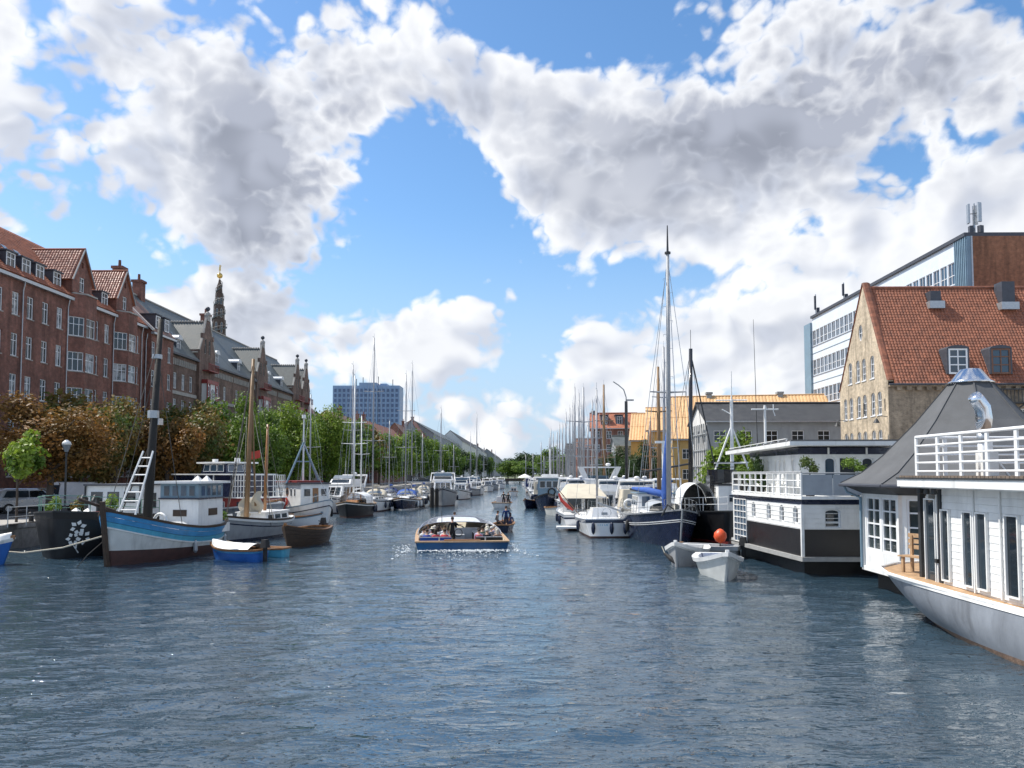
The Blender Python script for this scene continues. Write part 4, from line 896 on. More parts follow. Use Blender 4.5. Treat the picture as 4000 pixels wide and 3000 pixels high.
for (px, yt, d, r, m, lab, bs) in [(2400, 1745, 118, 3.4, 'leaf_dark', 'dark tree in front of the pale annex', 2.4), (2425, 1790, 100, 2.2, 'leaf_dark', 'drooping dark willow left of the lamp-topped black mast', 1.5), (2500, 1722, 104, 1.9, 'leaf_dark', 'tall dark narrow evergreen in front of the yellow house', 1.6), (2560, 1728, 104, 1.9, 'leaf_dark', 'dark evergreen just left of the tall grey mast', 1.6), (2830, 1700, 74, 2.5, 'leaf_lime', 'round light green tree in front of the grey hall', 2.4), (2905, 1690, 74, 2.0, 'leaf_lime', 'light green tree behind the white A-frame mast', 2.6)]:
    tree(lab, xat(px, d), d, zat(yt, d), r, 'h', m, seed=11, n=4500, leaf=.36, base=bs, name='tree', tr=.13)
# ------------------------------------------------------------------ boat kit (bow towards local +y, waterline z = 0)
def call(f, t): return f(t) if callable(f) else f
class Hull:
    def __init__(s, root, L, B, bow, mid, stern, p=2.2, sw=.6, rake=.7, srake=.0, draft=.4, b0=.72, k=.8, sm=.42, n=22):
        s.__dict__.update(root=root, L=L, B=B, bow=bow, mid=mid, stern=stern, p=p, sw=sw, rake=rake, srake=srake, draft=draft, b0=b0, k=k, sm=sm, n=n)
        ts = [(1-math.cos(math.pi*i/n))/2*.6+.4*i/n for i in range(n+1)]
        s.ring = [(t, -1) for t in ts]+[(t, 1) for t in ts[-2::-1]]; s.ts = ts
    def bs(s, t):
        if t < s.sm: f = s.sw+(1-s.sw)*math.sin(math.pi/2*t/s.sm)
        else: f = max(0, 1-((t-s.sm)/(1-s.sm))**s.p)
        return f*s.B/2
    def zs(s, t):
        q = .4
        return s.mid+(s.bow-s.mid)*((t-q)/(1-q))**2 if t > q else s.mid+(s.stern-s.mid)*((q-t)/q)**2
    def pt(s, t, z, side, off=0.0):
        zz = s.zs(t); v = max(0, (z+s.draft)/(zz+s.draft)); bb = s.b0*(1-.3*t**3)
        g = bb+(1-bb)*min(v, 1.3)**s.k
        y = -s.L/2+s.L*t-s.rake*(1-v)*t**4+s.srake*(1-v)*(1-t)**4
        h = s.bs(t)*g
        x = side*(h+off) if t < .999 else 0
        if t >= .999: y += off*1.5
        if t <= .001: y -= off
        return Vector((x, y, z))
    def band(s, name, zlo, zhi, m, off=0.0, nv=3, parent=None, smooth=True):
        mb = MB(); N = len(s.ring); vs = []
        for j in range(nv+1):
            for (t, sd) in s.ring:
                a, b = call(zlo, t), call(zhi, t); vs.append(s.pt(t, a+(b-a)*j/nv, sd, off))
        fs = [(j*N+i, j*N+(i+1)%N, (j+1)*N+(i+1)%N, (j+1)*N+i) for j in range(nv) for i in range(N)]
        if off > 0:   # give strakes a top and bottom lip
            k = len(vs); vs += [s.pt(t, call(zlo, t), sd, -.02) for t, sd in s.ring]+[s.pt(t, call(zhi, t), sd, -.02) for t, sd in s.ring]
            fs += [(k+i, k+(i+1)%N, (i+1)%N, i) for i in range(N)]+[(nv*N+i, nv*N+(i+1)%N, k+N+(i+1)%N, k+N+i) for i in range(N)]
        mb.add(vs, fs); return mb.build(name, M[m], parent or s.root, smooth=smooth and off <= 0)
    def deck(s, drop, m, name='deck', zfix=None):
        mb = MB(); vs = []
        for t in s.ts:
            z = s.zs(t)-drop if zfix is None else min(zfix, s.zs(t)-.02)
            p = s.pt(t, z, 1, -.02); vs += [(-max(p.x, 0), p.y, z), (0, p.y, z+.03), (max(p.x, 0), p.y, z)]
        mb.add(vs, [(3*i+j, 3*i+j+1, 3*i+j+4, 3*i+j+3) for i in range(len(s.ts)-1) for j in (0, 1)]); return mb.build(name, M[m], s.root)
    def rail(s, m, r=.05, dz=0.0, name='gunwale', off=.0):
        mb = MB(); N = len(s.ring); a = []
        for (t, sd) in s.ring:
            z = s.zs(t)+dz; a.append((s.pt(t, z-r, sd, off+r), s.pt(t, z-r, sd, off-r*1.6), s.pt(t, z+r*.6, sd, off-r*1.6), s.pt(t, z+r*.6, sd, off+r)))
        vs = [q for b in a for q in b]
        mb.add(vs, [(i*4+k, ((i+1)%N)*4+k, ((i+1)%N)*4+(k+1)%4, i*4+(k+1)%4) for i in range(N) for k in range(4)]); return mb.build(name, M[m], s.root)
    def guard(s, h, m, t0=.0, t1=1.0, bars=2, r=.018, step=1, inset=.08, dz=0, name='guard_rail'):
        mb = MB(); ring = [(t, sd) for (t, sd) in s.ring if t0 <= t <= t1]
        def P(t, sd, z): q = s.pt(t, s.zs(t)+dz, sd, -inset); return Vector((q.x, q.y, s.zs(t)+dz+z))
        segs = [ring] if t1 >= .999 else [[q for q in ring if q[1] < 0], [q for q in ring if q[1] > 0]]
        for sg in segs:
            for b in range(bars): mb.path([P(t, sd, h*(b+1)/bars) for t, sd in sg], r, 4)
            for (t, sd) in sg[::step]: mb.tube(P(t, sd, 0), P(t, sd, h), r, n=4)
        return mb.build(name, M[m], s.root)
    def fenders(s, spots, m='navy'):
        for (t, sd) in spots:
            q = s.pt(t, s.zs(t)*.55, sd, .13); MB().lathe([(.03,.36),(.11,.25),(.13,0),(.11,-.25),(.04,-.34)], q, 8).build('fender', M[m], s.root, smooth=True)
def cabin(root, m, y0, y1, hb, z0, z1, si=.08, fi=.2, bi=.06, hf=None, name='cabin', roofm='white', ov=.1, rt=.07, xo=0.0):
    hf = hb if hf is None else hf
    bl, brr, fr, fl = Vector((xo-hb,y0,z0)), Vector((xo+hb,y0,z0)), Vector((xo+hf,y1,z0)), Vector((xo-hf,y1,z0))
    tl = [Vector((xo-hb+si,y0+bi,z1)), Vector((xo+hb-si,y0+bi,z1)), Vector((xo+hf-si,y1-fi,z1)), Vector((xo-hf+si,y1-fi,z1))]
    c = MB().hexa([bl,brr,fr,fl]+tl).build(name, M[m], root)
    if roofm:
        e = [p+Vector(((ov if p.x > xo else -ov), (ov if p.y > (y0+y1)/2 else -ov), 0)) for p in tl]
        MB().hexa([p+ZV*.003 for p in e]+[p+ZV*(rt+.003) for p in e]).build('cabin_roof', M[roofm], root)
    return dict(L=(fl,bl,tl[0],tl[3]), R=(brr,fr,tl[2],tl[1]), F=(fr,fl,tl[3],tl[2]), B=(bl,brr,tl[1],tl[0]), top=tl)
def pane(root, face, u0, u1, v0, v1, fm='frame_white', gm='glass', fw=.12, proud=.02, name='window', round_=False):
    bl, br_, tr, tl = face; n = (br_-bl).cross(tl-bl).normalized()
    def P(u, v): return bl*(1-u)*(1-v)+br_*u*(1-v)+tr*u*v+tl*(1-u)*v
    if round_:
        c = P((u0+u1)/2, (v0+v1)/2); ex = (P(u1, v0)-P(u0, v0))/2; ey = (P(u0, v1)-P(u0, v0))/2
        o = [c+ex*math.cos(a*math.pi/6)+ey*math.sin(a*math.pi/6) for a in range(12)]; i_ = [c+(p-c)*(1-fw*1.5) for p in o]
    else:
        o = [P(u0,v0), P(u1,v0), P(u1,v1), P(u0,v1)]; c = sum(o, Vector())/4; i_ = [c+(p-c)*(1-fw) for p in o]
    f = MB().extrude([p-n*.03 for p in o], n*(proud+.03)).build(name, M[fm], root)
    MB().extrude(i_, n*(proud+.008)).build('pane', M[gm], f)
    return f
def strip(root, face, n, u0=.06, u1=.94, v0=.3, v1=.82, gap=.12, **k):
    for i in range(n):
        w = (u1-u0)/n; pane(root, face, u0+i*w+w*gap/2, u0+(i+1)*w-w*gap/2, v0, v1, **k)
def lifebuoy(root, c, n, m='red_bright', r=.32):
    n = Vector(n).normalized(); a = n.orthogonal().normalized(); b = n.cross(a); c = Vector(c)
    return MB().path([c+(a*math.cos(k*math.pi/7)+b*math.sin(k*math.pi/7))*r for k in range(14)], .075, 6, closed=True).build('lifebuoy', M[m], root, smooth=True)
def text(root, s, size, m, loc, rot, ext=.006):
    cu = bpy.data.curves.new('lettering', 'FONT'); cu.body = s; cu.size = size; cu.extrude = ext; cu.align_x = 'CENTER'
    tmp = bpy.data.objects.new('tmp', cu); COL.objects.link(tmp)
    me = bpy.data.meshes.new_from_object(tmp.evaluated_get(bpy.context.evaluated_depsgraph_get())); bpy.data.objects.remove(tmp)
    me.materials.clear(); me.materials.append(M[m]); o = inst('lettering', me, root, loc, rot=rot); return o
def flag(root, p, w, h, tilt=.3):
    p = Vector(p); f = MB(); g = lambda u, v: p+Vector((w*u*math.cos(tilt), .06*math.sin(5*u)+w*u*math.sin(tilt)*.3, -h*v-.18*w*u*u))
    f.grid(g, 8, 4); fl = f.build('flag', M['red_bright'], root); q = MB(); q.grid(lambda u, v: g(.30+.12*u, v)+Vector((0,-.006,0)), 2, 4); q.grid(lambda u, v: g(u, .42+.16*v)+Vector((0,-.008,0)), 8, 1); q.build('flag_cross', M['white'], fl)
def rig(root, y, z0, h, m='mast_alu', r=.075, spread=(.48,), sw=.9, B=3, L=9, boom=None, boomz=1.2, cover='blue_cloth', stays=True, wire='galv', lean=0.0, x=0.0, steps=0, wr=.012, top=True):
    tp = Vector((x+lean, y-h*.008, z0+h))
    b0 = Vector((x, y, z0)); P = lambda f: b0.lerp(tp, f)
    ms = MB().path([P(0), P(.5), P(1)], [r, r*.95, r*.62], 8).build('mast', M[m], root, smooth=True)
    for s in spread:
        q = P(s); w = sw*(1.1-.35*s); MB().path([q+Vector((-w,-.08,.06)), q, q+Vector((w,-.08,.06))], [r*.28, r*.4, r*.28], 5).build('spreader', M[m], root)
    if top:
        q = tp; MB().path([q, q+Vector((0,0,.5))], .014, 4).build('aerial', M[wire], root); MB().path([q+Vector((0,.0,.02)), q+Vector((0,.28,.1)), q+Vector((.1,.42,.12))], .018, 4).build('wind_vane', M[wire], root)
    if stays:
        s0 = spread[0] if spread else .6; w = sw*(1.1-.35*s0)
        for sd in (-1, 1):
            if spread: MB().path([P(.97), P(s0)+Vector((sd*w,-.08,.06)), Vector((x+sd*B*.46, y-.15, z0-.1))], wr, 4).build('shroud', M[wire], root)
            else: MB().path([P(.95), Vector((x+sd*B*.46, y-.3, z0-.1))], wr, 4).build('shroud', M[wire], root)
        MB().path([P(.98), Vector((0, L/2-.1, z0))], wr*1.3, 4).build('forestay', M[wire], root); MB().path([P(.99), Vector((0, -L/2+.15, z0))], wr, 4).build('backstay', M[wire], root)
    if boom:
        e = Vector((x, y-boom, z0+boomz+.05)); a = Vector((x, y-.1, z0+boomz)); MB().tube(a, e, r*.7, n=6).build('boom', M[m], root)
        if cover:
            sc = MB(); K = 10; sc.path([a.lerp(e, i/K)+Vector((.02*math.sin(i*2), 0, .16-.06*i/K)) for i in range(K+1)], [.10]+[.17-.08*i/K+.02*math.sin(i*3) for i in range(1, K)]+[.05], 8); sc.build('sail_cover', M[cover], root, smooth=True)
    if steps:
        for i in range(steps): q = P(.2+.75*i/steps); sd = 1 if i % 2 else -1; MB().path([q, q+Vector((sd*.28,0,0)), q+Vector((sd*.28,0,-.12))], .014, 4).build('mast_step', M[wire], root)
    return ms
GS = 'sailing boats moored along the canal'; GM = 'motor boats moored along the canal'
def sailboat(label, x, y, rz, L, B, hullm='white_gloss', mast=12, mast_m='mast_alu', cover='blue_cloth', hood=None, spread=(.5,), fb=1.0, stripe='navy', mast_at=.56, mizzen=0, bottom='antifoul', cabm='white_gloss', r=.075, lean=0.0, group=GS, transom=.62, detail=True, boom=None, fend=3, mast_px=None):
    my = L*(mast_at-.5)
    if mast_px is not None:  # shift so that the mast stands on the wanted spot
        x = xat(mast_px, y-my*math.cos(rz)*-1 if False else y+my*math.cos(rz))+my*math.sin(rz)
    b = thing('sailboat', label, 'sailboat', (x, y, 0), rz, group)
    H = Hull(b, L, B, fb*1.22, fb*.92, fb, p=2.1, sw=transom, rake=L*.10, srake=-.25)
    H.band('hull', .12, lambda t: H.zs(t), hullm, nv=4); H.band('boot_top', -.38, .12, bottom, nv=1); H.band('stripe', lambda t: H.zs(t)-.22, lambda t: H.zs(t)-.13, stripe, .008, 1)
    H.deck(.03, 'deck_grey' if hullm != 'white_gloss' else 'white'); H.rail('teak' if hullm in ('navy', 'black') else 'alu', .03)
    zc = H.zs(.5)-.02; hb = B*.29
    f = cabin(b, cabm, -L*.12, L*.24, hb, zc, zc+.42, .1, .5, .05, hf=B*.17, roofm=None)
    for sd in ('L', 'R'):
        for k in range(3): pane(b, f[sd], .14+.26*k, .34+.26*k, .35, .75, 'alu', 'glass', .1, .012)
    MB().box(-B*.24, B*.24, -L*.42, -L*.125, zc-.25, zc+.12).build('cockpit', M[cabm], b)
    if detail: H.guard(.6, 'chrome', .0, 1.0, 2, .013, 3)
    if hood:
        hd = MB(); w = B*.34
        hd.grid(lambda u, v: Vector((-w*math.cos(math.pi*v), -L*.15+L*.13*u-.1*math.sin(math.pi*v)*(1-u), zc+.35+(.85-.55*u)*math.sin(math.pi*v)**.55)), 4, 10); hd.build('sprayhood', M[hood], b, smooth=True)
        wd = MB(); wd.grid(lambda u, v: Vector((-w*.8*math.cos(math.pi*(.2+.6*v)), -L*.15+L*.13*(.45+.4*u), zc+.40+(.85-.55*(.45+.4*u))*math.sin(math.pi*(.2+.6*v))**.55)), 2, 6); wd.build('hood_window', M['hatch'], b)
    rig(b, my, zc+.35, mast, mast_m, r, spread, B*.36, B, L, boom or L*.36, 1.0, cover, lean=lean)
    if mizzen: rig(b, -L*.30, zc+.1, mizzen, mast_m, r*.75, (.55,), B*.25, B*.8, L*.4, L*.2, .9, cover, stays=False)
    if detail:
        MB().path([(-B*.22,-L*.45,zc+.0),(-B*.22,-L*.45,zc+.8),(B*.22,-L*.45,zc+.8),(B*.22,-L*.45,zc)], .02, 5).build('pushpit', M['chrome'], b)
        MB().path([Vector((.28*math.cos(k*math.pi/8), -L*.34, zc+.45+.28*math.sin(k*math.pi/8))) for k in range(16)], .018, 4, closed=True).build('steering_wheel', M['chrome'], b)
        MB().box(-.25, .25, L*.28, L*.33, H.zs(.8)-.02, H.zs(.8)+.06).build('deck_hatch', M['hatch'], b)
        H.fenders([(.3+.16*k, sd) for k in range(fend) for sd in (-1, 1)], 'navy' if hullm != 'navy' else 'white')
    return b, H
def motorboat(label, x, y, rz, L, B, hullm='white_gloss', fly=True, canopy=None, arch=True, fb=1.1, cab_h=1.2, group=GM, stripe='navy', detail=True):
    b = thing('motor_boat', label, 'motorboat', (x, y, 0), rz, group)
    H = Hull(b, L, B, fb*1.35, fb*.95, fb*.9, p=2.4, sw=.86, rake=L*.12, srake=.1)
    H.band('hull', .1, lambda t: H.zs(t), hullm, nv=4); H.band('boot_top', -.38, .1, 'antifoul', nv=1); H.band('stripe', lambda t: H.zs(t)-.3, lambda t: H.zs(t)-.18, stripe, .01, 1); H.deck(.05, 'white'); H.rail('alu', .035)
    z = H.zs(.4)-.04; f = cabin(b, 'white_gloss', -L*.18, L*.22, B*.40, z, z+cab_h, .14, .75, .05, hf=B*.30, roofm='white_gloss')
    strip(b, f['L'], 3, v0=.35, v1=.85, fm='alu', gap=.1); strip(b, f['R'], 3, v0=.35, v1=.85, fm='alu', gap=.1); strip(b, f['F'], 3, v0=.25, v1=.85, fm='alu', gap=.06); strip(b, f['B'], 2, v0=.1, v1=.85, fm='alu', gap=.1)
    MB().box(-B*.40, B*.40, -L*.5-.35, -L*.5+.05, .18, .27).build('swim_platform', M['teak'], b)
    if fly:
        g = cabin(b, 'white_gloss', -L*.16, L*.05, B*.33, z+cab_h+.07, z+cab_h+.55, .08, .3, .05, roofm=None); pane(b, g['F'], .05, .95, .2, .95, 'alu', 'glass', .06)
        MB().hexa([Vector(q) for q in ((-B*.3,L*.0,z+cab_h+.6),(B*.3,L*.0,z+cab_h+.6),(B*.3,L*.005,z+cab_h+.6),(-B*.3,L*.005,z+cab_h+.6),(-B*.28,-L*.03,z+cab_h+.95),(B*.28,-L*.03,z+cab_h+.95),(B*.28,-L*.025,z+cab_h+.95),(-B*.28,-L*.025,z+cab_h+.95))]).build('windscreen', M['glass_blue'], b)
    if arch:
        mb = MB(); zt = z+cab_h+(.95 if fly else .5)
        pts = [(-B*.42,-L*.16,z+cab_h*.8),(-B*.38,-L*.24,zt),(B*.38,-L*.24,zt),(B*.42,-L*.16,z+cab_h*.8)]; mb.path(pts, .10, 6); mb.build('radar_arch', M['white_gloss'], b); MB().ball((0,-L*.24,zt+.2), .22, 10, 6, .6).build('radar_dome', M['white_gloss'], b, smooth=True); MB().tube((B*.3,-L*.24,zt),(B*.33,-L*.26,zt+1.6),.014,n=4).build('aerial', M['white'], b)
    if canopy:
        c = cabin(b, canopy, -L*.47, -L*.17, B*.42, H.zs(.1), z+cab_h+.35, .18, .1, .35, roofm=None, name='canopy'); strip(b, c['B'], 2, v0=.3, v1=.85, fm=canopy, gm='hatch', gap=.2)
    if detail:
        H.guard(.6, 'chrome', .35, 1.0, 2, .014, 2)
        for t in (.55, .68):
            for sd in (-1, 1):
                q = H.pt(t, H.zs(t)*.6, sd, .012); MB().obox(q, (.02, .5, .16)).build('porthole', M['glass'], b)
        H.fenders([(.2, -1), (.45, -1), (.2, 1), (.45, 1)], 'navy')
    return b, H
# ------------------------------------------------------------------ boats on the left bank
def heading(bow, stern):
    d = Vector(bow)-Vector(stern); return math.atan2(-d.x, d.y)
def fishing_boat():
    bow, st = (-17.95, 33.2), (-16.95, 42.2); c = (Vector(bow)+Vector(st))/2; rz = heading(bow, st); L = (Vector(bow)-Vector(st)).length+.6
    b = thing('fishing_boat', 'old wooden fishing boat, bright blue above white, white wheelhouse and ladder', 'fishing boat', (c.x, c.y, 0), rz)
    H = Hull(b, L, 3.9, 2.45, 1.40, 1.5, p=3.3, sw=.30, rake=.45, srake=.5, b0=.66, k=.7, sm=.40, n=26)
    s0 = lambda t: H.zs(t)-.72
    H.band('boot_top', -.38, lambda t: .42+.38*max(0, t-.35), 'antifoul', nv=3); H.band('hull', lambda t: .42+.38*max(0, t-.35), s0, 'hull_white', nv=4)
    for k in range(3): H.band('strake', lambda t, k=k: s0(t)+.24*k, lambda t, k=k: s0(t)+.24*(k+1)-.015, 'blue_paint' if k else 'teal_paint', .012+.014*k, 1)
    H.band('rubbing_strake', lambda t: s0(t)-.06, lambda t: s0(t)+.0, 'white', .04, 1)
    H.rail('dark_wood', .07); H.deck(.45, 'deck_grey')
    MB().path([H.pt(1, -.3, 1)+Vector((0,.06,0)), H.pt(1, 1.0, 1)+Vector((0,.07,0)), H.pt(1, 2.45, 1)+Vector((0,.08,0)), H.pt(1, 2.45, 1)+Vector((0,.1,.35))], .13, 6).build('stem_post', M['dark_wood'], b)
    MB().tube((-.1, L/2-.6, 2.35), (.55, L/2+.9, 2.95), .085, .06, 6).build('bowsprit', M['dark_wood'], b)
    f = cabin(b, 'white', -3.5, -1.0, 1.05, .95, 2.75, .02, .03, .02, name='wheelhouse', roofm=None)
    g = cabin(b, 'panel_blue', -3.48, -1.03, 1.03, 2.76, 3.5, .0, .0, .0, name='wheelhouse_windows', roofm='white', ov=.28, rt=.12)
    MB().box(-1.10, 1.10, -3.55, -.95, 2.70, 2.78).build('trim', M['navy'], b)
    for sd, n in (('L', 4), ('R', 4), ('F', 4), ('B', 3)): strip(b, g[sd], n, v0=.12, v1=.88, fm='panel_blue', gm='glass_blue', gap=.3)
    pane(b, f['F'], .35, .7, .50, .68, 'dark_wood', 'dark_wood', .1, .03, 'name_board'); pane(b, f['L'], .40, .75, .50, .70, 'dark_wood', 'dark_wood', .1, .03, 'name_board')
    for x in (-.75, -.25): MB().lathe([(.3,0),(.2,.1),(.02,.28)], (x, -2.3, 3.62), 4).build('skylight', M['white'], b)
    MB().box(-1.3, 1.3, -.6, 1.7, .95, 1.35).build('hatch_coaming', M['hull_grey'], b)
    MB().hexa([Vector(q) for q in ((-1.05,-.5,1.352),(1.05,-.5,1.352),(1.05,1.6,1.352),(-1.05,1.6,1.352),(-.6,-.4,1.62),(.6,-.4,1.62),(.6,1.5,1.62),(-.6,1.5,1.62))]).build('hatch_cover', M['white'], b)
    mz = 11.3; MB().path([(-.15,1.95,.9),(-.27,1.95,4),(-.60,1.9,mz)], [.21, .20, .11], 10).build('mast', M['tar'], b, smooth=True)
    MB().lathe([(.26,0),(.26,.35),(.21,.36)], (-.35,1.94,6.6), 10).build('mast_band', M['galv'], b); MB().lathe([(.23,0),(.23,.2)], (-.47,1.93,9.4), 10).build('mast_band', M['galv'], b)
    MB().obox((-.48,1.75,6.45), (.3,.35,.3)).build('deck_light', M['alu'], b)
    MB().path([(-.2,1.5,6.0),(2.0,-.2,3.5),(3.2,-.9,1.6)], .035, 5).build('stay', M['rope_dark'], b)
    for sd in (-1, 1): MB().path([(-.5,1.9,9.5),(sd*1.7,1.5,1.4)], .016, 4).build('shroud', M['rope_dark'], b)
    MB().path([(-.55,1.9,10.5),(0,L/2-.4,2.6)], .016, 4).build('forestay', M['rope_dark'], b)
    lifebuoy(b, (-.55, 1.5, 1.75), (0.2, 1, 0), 'white', .36)
    MB().lathe([(.22,0),(.26,.5),(.2,.55)], (.9,-.75,.95), 10).build('bollard', M['rubber'], b); MB().box(-1.7, -1.5, -3.0, -2.2, 1.0, 1.45).build('deck_box', M['white'], b)
    for (y, h) in ((-3.9, 1.3), (-4.2, 1.0)): MB().path([(.6,y,1.0),(.6,y,1.0+h),(-.6,y,1.0+h),(-.6,y,1.0)], .022, 4).build('stern_rail', M['galv'], b)
    MB().ball((-.6,-.75,1.25), .42, 10, 6, .45).build('tarpaulin', M['navy_cloth'], b)
    for t in (.12, .55): q = H.pt(t, .5, -1, .12); MB().path([q+ZV*.9, q], .015, 4).build('fender_rope', M['rope_dark'], b); MB().lathe([(.04,.3),(.10,.2),(.11,-.2),(.04,-.3)], q, 8).build('fender', M['galv'], b)
    # a ladder leaning on the mast
    la = thing('ladder', 'white painted ladder leaning on the fishing boat mast', 'ladder', (c.x, c.y, 0), rz); p0, p1 = Vector((.05,3.6,1.35)), Vector((-.30,2.2,5.05)); w0, w1 = .48, .24
    for sd in (-1, 1): MB().tube(p0+Vector((sd*w0,0,0)), p1+Vector((sd*w1,0,0)), .045, n=5).build('rail', M['white'], la)
    for k in range(9): q = p0.lerp(p1, (k+.6)/9.4); w = w0+(w1-w0)*(k+.6)/9.4; MB().tube(q-Vector((w,0,0)), q+Vector((w,0,0)), .032, n=5).build('rung', M['white'], la)
    pot = thing('potted_plant', 'leafy pot plant on the stern of the blue fishing boat', 'plant', Matrix.Rotation(rz, 4, 'Z') @ Vector((-.9,-3.95,0))+Vector((c.x, c.y, 1.05))); MB().lathe([(.16,0),(.22,.35)], (0,0,0), 10).build('pot', M['white'], pot)
    inst('leaves', crown_mesh(('pot','leaf_green'), 'leaf_green', 1, 1, 260, .28, 21, 5), pot, (0,0,.6), scale=(.38,.38,.34))
fishing_boat()
def barge():
    b = thing('barge', 'black steel barge with a white flower painted on its bow and white deckhouse', 'barge', (-22.25, 44.5, 0), math.pi+.04)
    L = 17.6; H = Hull(b, L, 4.6, 2.25, 1.7, 1.8, p=8.5, sw=.75, rake=.25, srake=.3, b0=.86, k=.6, sm=.45, n=30)
    H.band('hull', -.38, lambda t: H.zs(t)-.35, 'black', nv=5); H.band('bulwark', lambda t: H.zs(t)-.35, lambda t: H.zs(t), 'tar', .02, 2); H.rail('iron', .05); H.deck(.18, 'deck_grey')
    f = cabin(b, 'white', -5.5, 3.2, 1.45, 1.75, 3.35, .03, .05, .03, name='deckhouse', roofm='lead', ov=.12, rt=.08)
    strip(b, f['F'], 3, .05, .97, .40, .82, gap=.18, fm='frame_white'); strip(b, f['L'], 4, .35, .98, .40, .82, gap=.5); pane(b, f['L'], .045, .115, .45, .88, 'alu', 'glass', .12, .03, 'porthole', True); pane(b, f['L'], .17, .24, .12, .80, 'white', 'glass', .2, .02, 'door'); strip(b, f['R'], 4, .1, .95, .4, .82, gap=.5)
    for x in (-1.46, 1.46): MB().box(x-.03, x+.03, 3.12, 3.24, 1.75, 3.34).build('corner_trim', M['iron'], b)
    g = MB(); ring = [(t, sd) for (t, sd) in H.ring if t > .62]
    P = lambda t, sd, z: Vector((H.pt(t, H.zs(t), sd, -.15).x, H.pt(t, H.zs(t), sd, -.15).y, H.zs(t)+z))
    for z in (.35, .75): g.path([P(t, sd, z) for t, sd in ring], .022, 4)
    for t, sd in ring[::3]: g.tube(P(t, sd, 0), P(t, sd, .75), .022, n=4)
    g.build('guard_rail', M['copper'], b)
    for (x, y, s) in ((-.3, 6.3, .55), (.6, 5.7, .5)): MB().lathe([(s,0),(s*.9,.1),(.02,.42)], (x, y, 1.85), 4).build('skylight', M['white'], b)
    for x in (-.25, .35): MB().path([(x,5.2,1.9),(x,5.2,2.75),(x,5.55,2.85),(x,5.75,2.6)], .09, 8).build('vent_cowl', M['iron'], b)
    MB().box(-1.1, -.5, 6.4, 6.9, 1.85, 2.12).build('red_box', M['red_paint'], b)
    # painted white flower: petals lie on the plating
    def S(a, z): # arc position measured from the stem along the port bow
        t = 1.0; acc = 0; prev = H.pt(1, 1, -1, .012)
        while acc < a and t > .3:
            t -= .0015; q = H.pt(t, 1, -1, .012); acc += (q-prev).length; prev = q
        q = H.pt(t, z, -1, .014); return q
    flo = MB()
    def petals(ca, cz, r, n, ph):
        for k in range(n):
            an = ph+k*2*math.pi/n; pr = []
            for (l, w) in ((.32, 0), (.62, .29), (1.0, .0), (.62, -.29)): pr.append((ca+r*(l*math.cos(an)-w*math.sin(an)), cz+r*(l*math.sin(an)+w*math.cos(an))))
            flo.add([S(a, z) for a, z in pr], [(0,1,2,3)])
    petals(.95, 1.45, .36, 6, .3); petals(1.22, .95, .36, 5, .9); petals(.78, .92, .32, 6, 0)
    for pts in (((.98,.75),(.93,.78),(.90,.45),(.95,.45)), ((.93,.45),(.89,.48),(1.05,.22),(1.08,.26)), ((.72,.72),(.76,.74),(.94,.46),(.90,.45))): flo.add([S(a, z) for a, z in pts], [(0,1,2,3)])
    fo = flo.build('painted_flower', M['white'], b); fo['label'] = 'white flower painted on the black bow'
    MB().box(-.25, .25, 8.0, 8.1, 1.98, 2.06).build('fairlead', M['white'], b)
    for i, (x, y, r, m, lab) in enumerate([(-1.5, 6.6, .45, 'leaf_green', 'green bush on the barge foredeck nearest the quay'), (-.9, 5.2, .55, 'leaf_lime', 'yellow-green plant in front of the barge deckhouse'), (1.3, 6.4, .5, 'leaf_green', 'low green plants at the left rail of the black barge'), (1.0, 4.6, .5, 'leaf_mixed', 'flowering plants below the barge deckhouse windows')]):
        q = Matrix.Rotation(math.pi+.06, 4, 'Z') @ Vector((x, y, 0))+Vector((-22.25, 44.5, 1.75)); pt = thing('potted_plant', lab, 'plant', q); MB().lathe([(.2,0),(.27,.3)], (0,0,0), 10).build('pot', M['tar'], pt); inst('leaves', crown_mesh(('pot', m), m, 1, 1, 260, .28, 21, 5), pt, (0,0,.3+r*.7), scale=(r,r,r))
    mo = [Vector(H.pt(.99, .9, -1, .05))]
    return b
barge()
tag(MB().path([(-18.2,33.4,1.3),(-20.2,33.7,.75),(-22.4,34.4,.45),(-25,35,.55),(-27.2,36,1.2)], .035, 6).build('mooring_rope', M['rope']), 'pale rope slung from the blue fishing boat across the black barge bow', 'rope')
tag(MB().path([(-18.2,33.4,1.1),(-18.7,33.0,.5),(-19.1,32.8,-.1)], .02, 5).build('mooring_rope', M['rope_dark']), 'dark rope hanging from the fishing boat bow into the water', 'rope')
